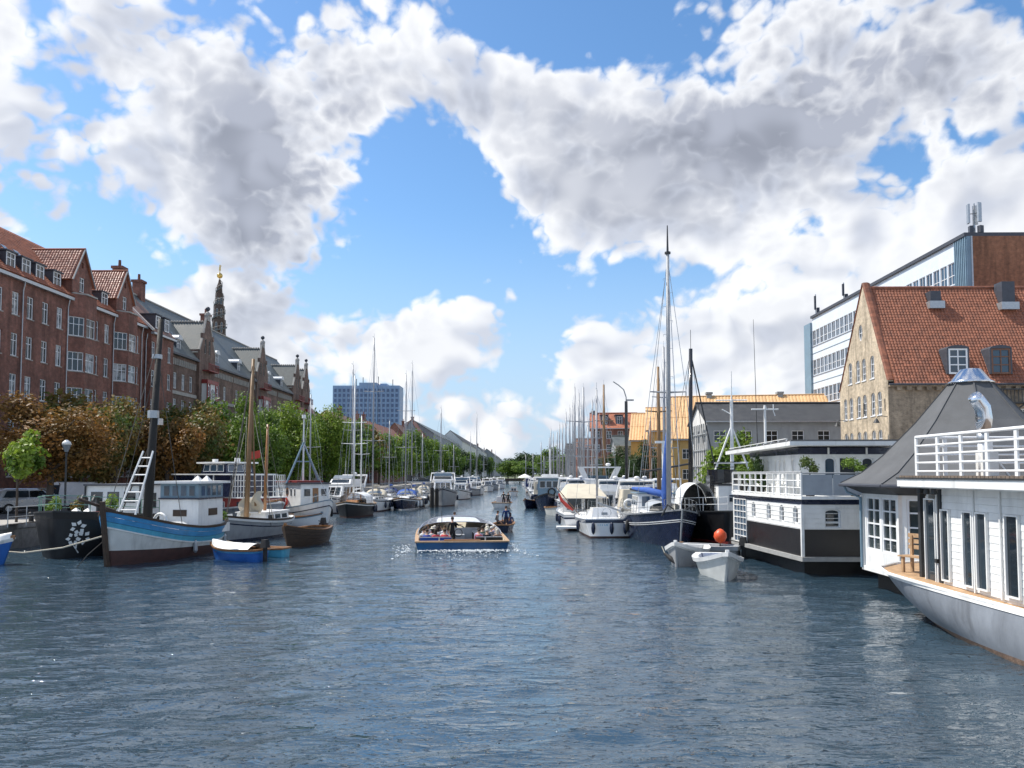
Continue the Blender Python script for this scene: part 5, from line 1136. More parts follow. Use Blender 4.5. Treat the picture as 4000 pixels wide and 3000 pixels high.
def rowboat(name, label, x, y, rz, L, B, hullm, inm='old_wood', bow=.7, mid=.5, planks=0, upm=None, cover=None, outboard=False, sw=.6, seatm='wood', cat='dinghy', group=None, thick=.05, railm='wood'):
    b = thing(name, label, cat, (x, y, 0), rz, group); H = Hull(b, L, B, bow, mid, mid*1.05, p=1.9, sw=sw, rake=L*.10, b0=.5, k=.7)
    if planks:
        for k in range(planks): H.band('plank', lambda t, k=k: -.1+(H.zs(t)+.1)*k/planks, lambda t, k=k: -.1+(H.zs(t)+.1)*(k+1)/planks-.012, hullm, .008+.012*k, 1)
        H.band('inner_hull', -.2, lambda t: H.zs(t), inm, -.03, 3)
    else:
        H.band('hull', -.3, lambda t: H.zs(t)-(.14 if upm else 0), hullm, nv=4)
        if upm: H.band('sheer_strake', lambda t: H.zs(t)-.14, lambda t: H.zs(t), upm, .012, 1)
        H.band('inner_hull', -.1, lambda t: H.zs(t), inm, -thick, 3)
    H.rail(railm, thick); H.deck(.0, inm, 'floor', zfix=.08)
    for t in (.25, .5, .72): q = H.pt(t, H.zs(t)-.16, 1, -.03); MB().box(-q.x, q.x, q.y-.12, q.y+.12, q.z-.03, q.z).build('thwart', M[seatm], b)
    MB().box(-.06, .06, L/2-.12, L/2+.05, bow-.05, bow+.12).build('stem_head', M[seatm], b)
    if cover:
        mb = MB(); mb.grid(lambda u, v: Vector((H.pt(.08+.9*u, .2, 1).x*1.12*(2*v-1)*(H.zs(u)/mid)**.5, -L/2+L*(.08+.9*u), H.zs(.08+.9*u)+.05+.22*(1-(2*v-1)**2)+.05*math.sin(9*u)*math.sin(5*v))), 12, 8); mb.build('boat_cover', M[cover], b, smooth=True)
    if outboard:
        mb = MB(); mb.hexa([Vector(q) for q in ((-.14,-L/2-.42,mid+.12),(.14,-L/2-.42,mid+.12),(.14,-L/2-.05,mid+.12),(-.14,-L/2-.05,mid+.12),(-.11,-L/2-.36,mid+.5),(.11,-L/2-.36,mid+.5),(.10,-L/2-.1,mid+.5),(-.10,-L/2-.1,mid+.5))]); m_ = mb.build('outboard_motor', M['rubber'], b); MB().box(-.06, .06, -L/2-.32, -L/2-.16, -.3, mid+.12).build('motor_leg', M['rubber'], m_); MB().tube((0,-L/2-.1,mid+.25),(.05,-L/2+.4,mid+.35),.025,n=5).build('tiller', M['rubber'], m_)
    return b, H
rowboat('dinghy', 'small bright blue dinghy with a white cover and black outboard motor', -13.4, 36.0, R(62), 3.3, 1.55, 'blue_deep', 'hull_white', .62, .5, upm='blue_paint', cover='white', outboard=True)
rowboat('dinghy', 'teal open dinghy tucked behind the blue dinghy', -12.6, 37.3, R(75), 2.6, 1.2, 'teal_paint', 'white', .5, .42)
rowboat('clinker_boat', 'dark brown varnished clinker boat with a broad bow, facing the bridge', -12.35, 43.6, math.pi-.12, 5.2, 2.15, 'dark_wood', 'old_wood', 1.25, .85, planks=6, seatm='varnish', cat='rowing boat', railm='varnish', outboard=True)
rowboat('dinghy', 'blue boat with a white rim and white cover at the left picture edge', -24.7, 33.2, R(-72), 4.6, 1.7, 'blue_deep', 'white', 1.15, .8, upm='white', cat='boat', railm='white', cover='white')
# grey wooden ketch with brown masts
def ketch():
    x, y = -16.75, 48.6; rz = math.pi-.10
    b = thing('wooden_ketch', 'grey-hulled wooden sailing boat with two brown masts and furled cream sail', 'sailboat', (x, y, 0), rz)
    L = 9; H = Hull(b, L, 3.2, 1.45, 1.0, 1.1, p=2.3, sw=.3, rake=.6, srake=.4, b0=.6)
    H.band('hull', .15, lambda t: H.zs(t), 'hull_grey', nv=4); H.band('boot_top', -.38, .15, 'navy', nv=1); H.band('stripe', lambda t: H.zs(t)-.34, lambda t: H.zs(t)-.27, 'navy', .012, 1); H.rail('white', .08); H.deck(.15, 'white')
    H.band('bulwark', lambda t: H.zs(t), lambda t: H.zs(t)+.18, 'dark_wood', .0, 1)
    f = cabin(b, 'white', -2.6, 1.0, 1.0, .95, 1.55, .08, .1, .05, roofm='white'); strip(b, f['L'], 3, v0=.3, v1=.8); strip(b, f['R'], 3, v0=.3, v1=.8)
    rig(b, 1.6, .9, 10.2, 'spar', .15, (), 1, 3.2, L, None, lean=-.25, wire='rope_dark', wr=.02, top=False); rig(b, -1.0, .9, 6.3, 'varnish', .11, (), 1, 3, 5, 2.6, 1.3, None, stays=False, lean=-.1, top=False)
    MB().tube((-.4,1.2,2.0),(-.25,1.6,8.6),.07,.05,6).build('gaff', M['spar'], b)
    for k, (px_, h) in enumerate(((-.5, 5), (.4, 5.5), (.9, 4.5))): MB().path([(px_*.3,1.5,8.5-k),(px_*2.2,.2,1.2)], .022, 4).build('shroud', M['rope'], b)
    mb = MB(); mb.grid(lambda u, v: Vector((-.9+1.5*u+.15*math.sin(7*v), 1.1+.35*math.sin(6*u+2*v), 2.9-.55*u-1.35*v+.12*math.sin(9*u))), 10, 8); mb.build('furled_sail', M['canvas'], b, smooth=True)
    MB().tube((.95,-.6,1.0),(.95,-.6,5.4),.05,.035,6).build('flag_pole', M['white'], b); flag(b, (.95,-.6,5.4), -.75, .5, .2)
    MB().path([H.pt(1,1.2,1), (-.8,L/2+1.4,.3), (-2.2,L/2+1.9,.1)], .035, 5).build('mooring_rope', M['rope'], b)
    bd = thing('number_board', 'slanting white board with the number 1897 beside the ketch', 'board', (-18.35, 47.3, 1.05)); MB().obox((0,0,.22), (1.0,.06,.42), ry=-.12).build('board', M['white'], bd); text(bd, '1897', .36, 'navy', (0,-.036,.1), (math.pi/2, .12, 0))
ketch()
def red_ship():
    bow, st = (-16.9, 54.0), (-26.0, 60.5); c = (Vector(bow)+Vector(st))/2; rz = heading(bow, st); L = (Vector(bow)-Vector(st)).length
    b = thing('house_ship', 'house ship with dark red lower house, navy upper deck and white rails', 'houseboat', (c.x, c.y, 0), rz)
    H = Hull(b, L, 4.6, 2.0, 1.45, 1.5, p=3.2, sw=.8, rake=.4, b0=.8)
    H.band('hull', -.38, lambda t: H.zs(t)-.3, 'hull_grey', nv=4); H.band('bulwark', lambda t: H.zs(t)-.3, lambda t: H.zs(t), 'steel_grey', .02, 1); H.rail('white', .07); H.deck(.3, 'deck_grey')
    f = cabin(b, 'red_paint', -5.2, 4.0, 1.95, .95, 2.25, .02, .05, .02, name='lower_house', roofm='white', ov=.12, hf=1.55)
    for sd in ('L', 'R'):
        pane(b, f[sd], .30, .37, .35, .8, 'navy', 'glass', .15); pane(b, f[sd], .62, .70, .3, .8, 'white', 'hatch', .12); pane(b, f[sd], .85, .90, .3, .8, 'navy', 'glass', .15)
    pane(b, f['F'], .2, .42, .3, .8, 'dark_wood', 'glass', .15); pane(b, f['F'], .58, .8, .3, .8, 'dark_wood', 'glass', .15)
    g = cabin(b, 'navy', -5.2, 2.2, 1.9, 2.33, 3.9, .0, .0, .0, name='upper_house', roofm='white', ov=.12, rt=.09)
    for x in (-1.93, 1.93):
        for y in (-2.2, .2): MB().box(x-.03, x+.03, y-.05, y+.05, 2.33, 3.9).build('post', M['white'], b)
    mb = MB(); pts = [(-1.75,2.25),(-1.5,3.9),(1.5,3.9),(1.75,2.25)]
    for z in (2.7, 3.1, 3.5, 3.9): mb.path([(x, y, z) for x, y in pts], .03, 4)
    for (x0, y0), (x1, y1) in zip(pts, pts[1:]):
        for k in range(7): q = k/6; mb.tube((x0+(x1-x0)*q, y0+(y1-y0)*q, 2.33), (x0+(x1-x0)*q, y0+(y1-y0)*q, 3.9), .025, n=4)
    mb.build('railing', M['white'], b)
    w = cabin(b, 'navy', -2.6, .6, 1.2, 4.0, 4.75, .1, .2, .1, name='wheelhouse', roofm='white', ov=.35, rt=.12); strip(b, w['F'], 3, v0=.2, v1=.9, fm='white', gm='glass_blue'); strip(b, w['L'], 3, v0=.2, v1=.9, fm='white', gm='glass_blue'); strip(b, w['R'], 3, v0=.2, v1=.9, fm='white', gm='glass_blue')
    MB().box(-1.0, -.7, -1.2, -.9, 4.87, 5.2).build('searchlight', M['white'], b); MB().box(.3, .6, -2.1, -1.8, 4.87, 5.1).build('vent', M['white'], b)
    for y in (3.6, 4.3): MB().lathe([(.12,0),(.10,.35),(.17,.38),(.17,.45)], (-.7, y, 1.7), 8).build('bollard', M['hull_grey'], b)
red_ship()
def trawler():
    bow, st = (-15.2, 60.6), (-20.6, 66.0); c = (Vector(bow)+Vector(st))/2; rz = heading(bow, st); L = (Vector(bow)-Vector(st)).length
    b = thing('trawler', 'white wooden trawler with long wheelhouse and grey A-frame mast', 'fishing boat', (c.x, c.y, 0), rz)
    H = Hull(b, L, 3.6, 1.95, 1.25, 1.35, p=2.6, sw=.55, rake=.4, srake=.3)
    H.band('hull', .1, lambda t: H.zs(t)-.42, 'white', nv=4); H.band('boot_top', -.38, .1, 'antifoul', nv=1); H.band('bulwark', lambda t: H.zs(t)-.42, lambda t: H.zs(t), 'white', .03, 1); H.band('rubbing_strake', lambda t: H.zs(t)-.50, lambda t: H.zs(t)-.43, 'navy', .05, 1); H.rail('panel_blue', .05); H.deck(.4, 'deck_grey')
    f = cabin(b, 'white', -3.3, 1.6, 1.45, .9, 3.15, .03, .08, .03, name='wheelhouse', roofm='lead', ov=.14, rt=.12, hf=1.3)
    pane(b, f['L'], .06, .16, .55, .85, 'rubber', 'glass', .2); pane(b, f['L'], .26, .34, .60, .85, 'rubber', 'glass', .2)
    for sd in ('L', 'R'):
        for (a, e) in ((.10,.20),(.32,.42)): pane(b, f[sd], a, e, .58, .86, 'rubber', 'hatch', .22)
        pane(b, f[sd], .53, .62, .56, .88, 'varnish', 'glass', .2, round_=True); pane(b, f[sd], .68, .73, .55, .85, 'white', 'glass', .2); pane(b, f[sd], .80, .84, .55, .85, 'white', 'glass', .2)
    pane(b, f['F'], .1, .35, .55, .85, 'white', 'glass', .15); pane(b, f['F'], .42, .62, .05, .86, 'wood', 'glass', .5, .03, 'door'); pane(b, f['F'], .7, .92, .55, .85, 'white', 'glass', .15)
    lifebuoy(b, (-1.52, -.55, 1.75), (1,0,0)); lifebuoy(b, (1.5, -.55, 1.75), (1,0,0))
    MB().box(-1.2, 1.2, -3.0, .8, 3.28, 3.42).build('roof_locker', M['red_paint'], b)
    A = Vector((0, -.4, 6.6))
    for q in ((-1.5,-.4,3.2), (1.5,-.4,3.2)): MB().tube(q, A, .10, .08, 6).build('a_frame_leg', M['panel_blue'], b)
    MB().tube((-.75,-.4,5.0),(.75,-.4,5.0),.05,n=5).build('crossbar', M['panel_blue'], b); MB().path([(0,-.4,3.2),(0,-.4,8.6)], [.10,.06], 6).build('mast', M['white'], b); MB().lathe([(.16,0),(.16,.3)], (0,-.4,8.6), 8).build('radar', M['white'], b)
    for k in range(7): q = Vector((-1.5,-.4,3.2)).lerp(A, (k+1)/8.5); MB().tube(q+Vector((-.14,0,0)), q+Vector((.02,0,0)), .03, n=4).build('rung', M['white'], b)
    MB().path([A, (0, L/2-.2, 2.0)], .02, 4).build('forestay', M['galv'], b)
    H.fenders([(.3,-1),(.6,-1),(.75,-1),(.4,1)], 'rubber'); H.guard(.5, 'white', .7, 1.0, 1, .025, 3)
    MB().box(-.4, .4, 2.2, 2.7, 1.0, 1.5).build('winch', M['iron'], b)
trawler()
rowboat('dinghy', 'white dinghy with blue rim alongside the white trawler', -17.6, 59.8, R(-95), 4.2, 1.7, 'white_gloss', 'white', .95, .65, upm='panel_blue', seatm='panel_blue')
MB_ = None
sb, H = sailboat('black-hulled two-masted boat with an arched wooden cabin, beside the white trawler', -15.9, 73.2, math.pi+.03, 9.5, 3.6, 'black', 11.8, 'white', None, None, (.45, .62), 1.25, 'white', .60, 8.5, cabm='varnish', r=.10, transom=.35, fend=2)
cb = MB(); cb.grid(lambda u, v: Vector((-1.3*math.cos(math.pi*v), -2.6+4.0*u, 1.2+1.0*math.sin(math.pi*v)**.6)), 4, 10); cb.build('arched_cabin', M['white'], sb, smooth=True)
motorboat('cream flybridge motor cruiser behind the black two-masted boat', xat(1320, 78), 80, math.pi-.35, 10, 3.9, 'white', True, None, True, 1.5, 1.5)
sailboat('white sailing yacht with a beige cockpit tent and very tall mast', -15.1, 83.5, math.pi-.02, 10, 3.5, 'white_gloss', zat(1325, 84)-1.5, 'mast_alu', 'canvas', 'canvas', (.35, .66), 1.25, mast_px=1456, r=.10)
nb, H = sailboat('navy sailing yacht with a bright blue sprayhood next to the black mooring posts', -12.2, 88, math.pi+.05, 9.6, 3.4, 'navy', zat(1465, 88)-1.4, 'mast_alu', None, 'blue_cloth', (.4, .7), 1.15, 'white', mast_px=1584, bottom='white', r=.09)
cov = MB(); cov.hexa([Vector(q) for q in ((-.08,-4.0,2.1),(.08,-4.0,2.1),(.08,.4,2.1),(-.08,.4,2.1),(-.04,-4.0,2.35),(.04,-4.0,2.35),(.04,.4,3.0),(-.04,.4,3.0))])
zz = thing('sail_bag', 'black boom sail bag lettered J-07 above the navy yacht', 'sail bag', (xat(1640, 90), 90, 0), 0)
MB().hexa([Vector(q) for q in ((-1.45,-.1,3.12),(1.2,-.1,3.12),(1.2,.1,3.12),(-1.45,.1,3.12),(-1.45,-.06,3.85),(1.2,-.06,3.35),(1.2,.06,3.35),(-1.45,.06,3.85))]).build('bag', M['gloss_black'], zz); MB().tube((-1.5,0,3.05),(1.3,0,3.05),.07,n=6).build('boom', M['alu'], zz); text(zz, 'J-07', .42, 'white', (-.55,-.12,3.25), (math.pi/2-.08, 0, 0))
motorboat('grey-hulled motor yacht with a blue canopy beside the black mooring posts', xat(1722, 96), 98.5, math.pi+.1, 11, 3.9, 'hull_grey', True, None, True, 1.75, 1.5)
bc = MB(); 
for (px, yt, d, lab) in [(1688, 1905, 90.5, 'thick black mooring post, left one of the pair'), (1706, 1908, 91.5, 'thick black mooring post, right one of the pair')]:
    p = thing('mooring_post', lab, 'post', (xat(px, d), d, 0), 0, 'black mooring posts'); MB().path([(0,0,-1),(.02,0,zat(yt, d))], [.26,.22], 10).build('pile', M['tar'], p); MB().lathe([(.27,0),(.27,.1)], (.02,0,zat(yt, d)-.35), 10).build('band', M['iron'], p)
LB = [('white motor cruiser with a dark canopy, stern to the canal, right of the grey yacht', 'm', 1800, 122, math.pi, 9, 3.3, 'white_gloss', 'navy_cloth', 0),
      ('white sailing yacht under the lone mast by the big warehouse', 's', 1722, 104, math.pi, 9, 3.1, 'white_gloss', None, 1593), ('slim white sailing yacht behind the navy yacht', 's', 1608, 94, math.pi, 10, 3.2, 'white_gloss', None, 1420),
      ('white sailing boat moored behind the cream flybridge cruiser', 's', 1374, 90, math.pi, 10, 3.2, 'white_gloss', None, 1422), ('sailing boat hidden behind the trawler with twin white masts', 's', 1210, 76, math.pi, 9, 3.0, 'white_gloss', None, 1536),
      ('small white sailing boat between the two tall left masts', 's', 1520, 100, math.pi, 8, 2.8, 'white_gloss', None, 1640), ('sailing boat with a low mast left of the twin black posts', 's', 1650, 118, math.pi, 8, 2.8, 'white_gloss', None, 1690),
      ('white sailing yacht with a slender mast left of centre', 's', 1862, 150, math.pi, 9, 3.0, 'white_gloss', None, 1614), ('grey sailing boat just before the farthest left houses', 's', 1838, 168, math.pi, 8.5, 2.8, 'hull_grey', None, 1690),
      ('white motor boat with pointed bow beyond the cruiser', 'm', 1858, 148, math.pi+.3, 9, 3.0, 'white_gloss', None, 0), ('small white motor boat by the farthest left trees', 'm', 1905, 172, math.pi+.1, 7.5, 2.8, 'white_gloss', None, 0),
      ('far white sailing boat left of the passing white motorboat', 's', 1890, 195, math.pi, 8, 2.8, 'white_gloss', None, 1738), ('far dark sailing boat near the bridge on the left', 's', 1935, 225, math.pi, 8, 2.8, 'navy', None, 1760),
      ('last small motor boat before the bridge on the left', 'm', 1955, 205, math.pi, 7, 2.6, 'white_gloss', None, 0), ('white motor boat third from the bridge on the left', 'm', 1928, 190, math.pi, 7, 2.6, 'hull_grey', None, 0),
      ('sailing boat with a wooden mast beside the far left trees', 's', 1772, 135, math.pi, 8, 2.8, 'navy', None, 1735), ('dark inflatable-style motor boat below the pointed white bow', 'm', 1835, 142, math.pi-.3, 6, 2.4, 'hull_grey', None, 0)]
for (lab, k, px, d, rz, L, B, hm, can, yt) in LB:
    if k == 's': sailboat(lab, xat(px, d), d, rz, L, B, hm, zat(yt, d)-1.5, 'mast_alu', random.choice(['blue_cloth', 'canvas', 'navy_cloth']), random.choice([None, 'navy_cloth', 'canvas']), (.5,), 1.1, mast_px=px, r=.085, detail=d < 120)
    else: motorboat(lab, xat(px, d), d, rz, L, B, hm, d < 160, can, True, 1.3, 1.2, detail=d < 130)
# ------------------------------------------------------------------ right foreground: white houseboat with roof deck
def deck_houseboat():
    b = thing('houseboat', 'white-planked houseboat with grey steel hull and railed roof deck, right foreground', 'houseboat', (12.8, 15, 0))
    G = [(10.62,6),(10.55,10),(10.50,13),(10.45,16),(10.28,18.6),(10.08,20.4),(10.02,21.3),(10.3,22.4),(11.2,23.2),(12.6,23.6),(14.1,23.0),(15.0,21.5),(15.3,18),(15.3,6)]
    Wl = [(10.9,6),(10.75,10),(10.58,13),(10.46,15.9),(10.44,17.6),(10.72,19.8),(11.1,21.2),(11.6,22.2),(12.2,22.8),(12.8,23.0),(13.8,22.5),(14.6,21.2),(15.0,18),(15.0,6)]
    def P(i, v, off=0):
        g, w = Vector(G[i]), Vector(Wl[i]); q = w.lerp(g, v**.85 if v > 0 else v); bulge = .10*math.sin(math.pi*max(0, min(1, v)))
        c = Vector((12.8, min(q.y, 18))); n = (q-c).normalized(); q = q+n*(bulge+off); zg = 1.12+.22*max(0, (G[i][1]-18)/5.6)
        return Vector((q.x, q.y, v*zg))
    def hb(name, v0, v1, m, off=0, nv=6):
        mb = MB(); n = len(G); K = 4; vs = []
        for j in range(nv+1):
            for i in range(n): vs.append(P(i, v0+(v1-v0)*j/nv, off))
        mb.add(vs, [(j*n+i, j*n+i+1, (j+1)*n+i+1, (j+1)*n+i) for j in range(nv) for i in range(n-1)]); o = mb.build(name, M[m], b, world=True, smooth=True)
        md = o.modifiers.new('s', 'SUBSURF'); md.levels = 2; md.render_levels = 2; return o
    hb('hull', .10, .93, 'steel_grey'); hb('rust_line', -.32, .10, 'rust', .0, 3)
    hb('gunwale', .93, 1.03, 'white', .025, 2)
    MB().add([tuple(P(i, 1.0)) for i in range(len(G))], [tuple(range(len(G)))]).build('deck', M['teak'], b, world=True)
    MB().path([P(i, 1.02) for i in range(len(G))], .045, 6).build('gunwale_rail', M['white'], b, world=True)
    X0, Y1 = 10.68, 19.75
    mb = MB().box(X0+.03, 15.0, 6, Y1, 1.15, 3.62); mb.build('wall_core', M['white'], b, world=True)
    for k in range(14):
        z = 1.22+k*.172; MB().hexa([Vector(q) for q in ((X0-.012,6,z),(X0+.03,6,z),(X0+.03,Y1,z),(X0-.012,Y1,z),(X0-.004,6,z+.168),(X0+.03,6,z+.168),(X0+.03,Y1,z+.168),(X0-.004,Y1,z+.168))]).build('plank', M['white'], b, world=True)
    def tall(px0, px1, z0, z1, Xp=X0-.06):
        da, db = sorted((dx(px0, Xp), dx(px1, Xp))); w = db-da; O = Vector((Xp, db, 0))
        f, g = win_meshes(w, z1-z0, 1, (), 0, False, 'white', 'glass', .035, .03); o = inst('window', f, b, Vector((Xp, db, z0))-b.location, -math.pi/2); inst('pane', g, o, (0,0,0))
    for (a, c) in ((3668,3700),(3752,3790),(3803,3846),(3915,3970),(4105,4175),(4260,4350)): tall(a, c, 1.30, 3.10)
    for px in (3796, 3900, 3655): d = dx(px, X0-.04); MB().box(X0-.06, X0-.03, d-.02, d+.02, 1.2, 3.6).build('batten', M['white'], b, world=True)
    for px, z in ((3652, 1.72), (3782, 1.55)): d = dx(px, X0-.05); MB().box(X0-.10, X0-.03, d-.05, d+.05, z, z+.1).build('handle', M['iron'], b, world=True)
    # far end: glazed door, dark posts
    tall(3606, 3648, 1.18, 3.35, X0-.06); MB().box(X0-.05, X0+.1, 19.76, 19.86, 1.15, 3.6).build('post', M['iron'], b, world=True); MB().box(X0-.05, X0+.1, 20.75, 20.87, 1.2, 3.6).build('post', M['iron'], b, world=True)
    mb = MB(); mb.box(X0+.1, 15.0, 20.6, 20.7, 1.15, 3.6); mb.build('end_wall', M['white'], b, world=True)
    MB().box(X0+.08, X0+.11, 19.9, 20.6, 1.2, 1.6).build('door_panel', M['white'], b, world=True)
    # roof slab with fascia and deck boards
    MB().box(10.22, 15.6, 6, 20.95, 3.63, 3.66).build('soffit', M['white'], b, world=True); MB().box(10.16, 15.62, 5.9, 21.0, 3.66, 3.86).build('fascia', M['white'], b, world=True)
    me = MB().box(-2.75, 2.75, -.065, .065, 0, .05).mesh('deck_board', M['old_wood'])
    for k in range(100): inst('deck_board', me, b, Vector((12.88, 6.2+k*.147, 3.90))-b.location)
    MB().box(10.13, 10.2, 5.9, 21.0, 3.862, 3.90).build('gutter_edge', M['iron'], b, world=True)
    for k in range(3): MB().lathe([(.06,0),(.08,-.14),(.05,-.16)], (10.4+.0*k, 20.3-.35*k, 3.63), 8).build('spot_lamp', M['iron'], b, world=True)
    # railing
    rl = thing('deck_railing', 'white tubular railing around the houseboat roof deck', 'railing', (10.3, 13, 3.95)); pts = [(10.32,6),(10.32,20.25),(11.2,20.5),(15.3,20.5)]
    for k, z in enumerate((4.06, 4.28, 4.50, 4.72, 4.95)): MB().path([(x, y, z+(0 if k < 4 else .0)) for x, y in pts], .028 if k < 4 else .042, 8).build('rail', M['white_gloss'], rl, world=True)
    for d in [20.25-1.02*k for k in range(14)]: MB().box(10.30, 10.345, d-.05, d+.05, 3.9, 4.95).build('post', M['white_gloss'], rl, world=True)
    for x in (11.2, 12.4, 13.6, 14.8): MB().box(x-.05, x+.05, 20.48, 20.52, 3.9, 4.95).build('post', M['white_gloss'], rl, world=True)
    ch = thing('chimney_pipe', 'white flue pipe with a bent shiny cowl on the houseboat roof deck', 'chimney', (11.25, 18.9, 3.9)); MB().lathe([(.115,0),(.115,1.15)], (0,0,0), 12).build('pipe', M['white_gloss'], ch, smooth=True)
    MB().lathe([(.13,0),(.13,.25)], (0,0,.85), 12).build('collar', M['galv'], ch, smooth=True); MB().path([(.02,0,1.1),(.05,0,1.45),(.0,-.02,1.72),(-.14,-.04,1.92),(-.22,-.06,2.0)], [.17,.19,.19,.17,.15], 12).build('cowl', M['chrome'], ch, smooth=True)
    MB().box(-.10, .28, -.15, .15, 0, .62).build('base_box', M['plaster_white'], ch); MB().path([(.25,0,.55),(.62,0,.03)], .035, 5).build('strut', M['white'], ch)
    be = thing('bench', 'wooden slatted bench on the bow deck of the white houseboat', 'bench', (10.75, 21.2, 1.28), R(-68))
    for z, y in ((.42,.0),(.42,.14),(.42,.28)): MB().box(-.6,.6,y-.055,y+.055,z,z+.035).build('seat_slat', M['teak'], be)
    for z in (.62,.78,.94): MB().box(-.6,.6,.36,.40,z,z+.11).build('back_slat', M['teak'], be)
    for x in (-.48,.48): MB().box(x-.035,x+.035,.32,.39,0,1.0).build('leg', M['teak'], be); MB().box(x-.035,x+.035,-.02,.05,0,.42).build('leg', M['teak'], be)
mat('rust', (.16,.105,.075), .85, .4, 5, .3, 16, dirt=.5)
deck_houseboat()
def pavilion():
    cx, cy, Rr = 15.3, 26.3, 4.15
    b = thing('pavilion', 'glazed octagonal floating pavilion under a dark tent-shaped roof with silver cap', 'houseboat', (cx, cy, 0))
    A = [math.pi/8+k*math.pi/4 for k in range(8)]
    def ringp(r, z): return [Vector((cx+r*math.cos(a), cy+r*math.sin(a), z)) for a in A]
    prof = [(Rr,3.66),(3.45,4.02),(2.75,4.62),(1.7,5.75),(.62,7.12)]
    for k in range(8):
        j = (k+1) % 8; mb = MB(); vs = []
        for (r, z) in prof: q = ringp(r, z); vs += [q[k], q[j]]
        mb.add(vs, [(2*i, 2*i+1, 2*i+3, 2*i+2) for i in range(len(prof)-1)]); mb.build('roof_panel', M['felt'], b, world=True)
        MB().path([ringp(r, z)[k]+ZV*.012 for r, z in prof], .028, 4).build('roof_seam', M['felt'], b, world=True)
        q, q2 = ringp(Rr+.03, 3.60), ringp(Rr+.03, 3.66); MB().tube(q[k], q[j], .055, n=6).build('gutter', M['lead'], b, world=True)
        p = ringp(3.42, 0); a, c = (p[j], p[k]) if True else (p[k], p[j])
        a, c = p[k], p[j]; u = (c-a); L = u.length; u.normalize()
        MB().add([a+ZV*3.3, c+ZV*3.3, ringp(Rr, 3.62)[j], ringp(Rr, 3.62)[k]], [(0,1,2,3)]).build('soffit', M['iron'], b, world=True)
        mb = MB(); wall(mb, a, u, [(0,.75),(L,.75),(L,3.3),(0,3.3)], [hole(.22+i*(L-.3)/2, 1.35, (L-.58)/2, 1.85) for i in range(2)], .08); mb.build('wall', M['white'], b, world=True)
        for i in range(2): window(b, a, u, .22+i*(L-.3)/2, 1.35, (L-.58)/2, 1.85, 2, (.25,.5,.75), gm='glass_clear', recess=.04)
        MB().box(-.06,.06,-.06,.06,.7,3.3).build('corner_post', M['white'], b).location = p[k]-b.location
    MB().lathe([(.75,7.08),(.62,7.16),(.34,7.55),(.05,7.6)], (cx, cy, 0), 16).build('silver_cap', M['chrome'], b, world=True, smooth=True)
    MB().extrude(ringp(3.5, .62), (0,0,.16)).build('floor_edge', M['white'], b, world=True); MB().extrude(ringp(3.0, -.5), (0,0,1.11)).build('pontoon', M['tar'], b, world=True)
    e = ringp(3.48, 0)[3]; MB().path([e+Vector((-.55,.15,3.6)), e+Vector((-.45,.12,3.35)), e+Vector((-.05,-.06,3.15)), e+Vector((-.05,-.06,.7))], .05, 6).build('downpipe', M['panel_blue'], b, world=True)
pavilion()
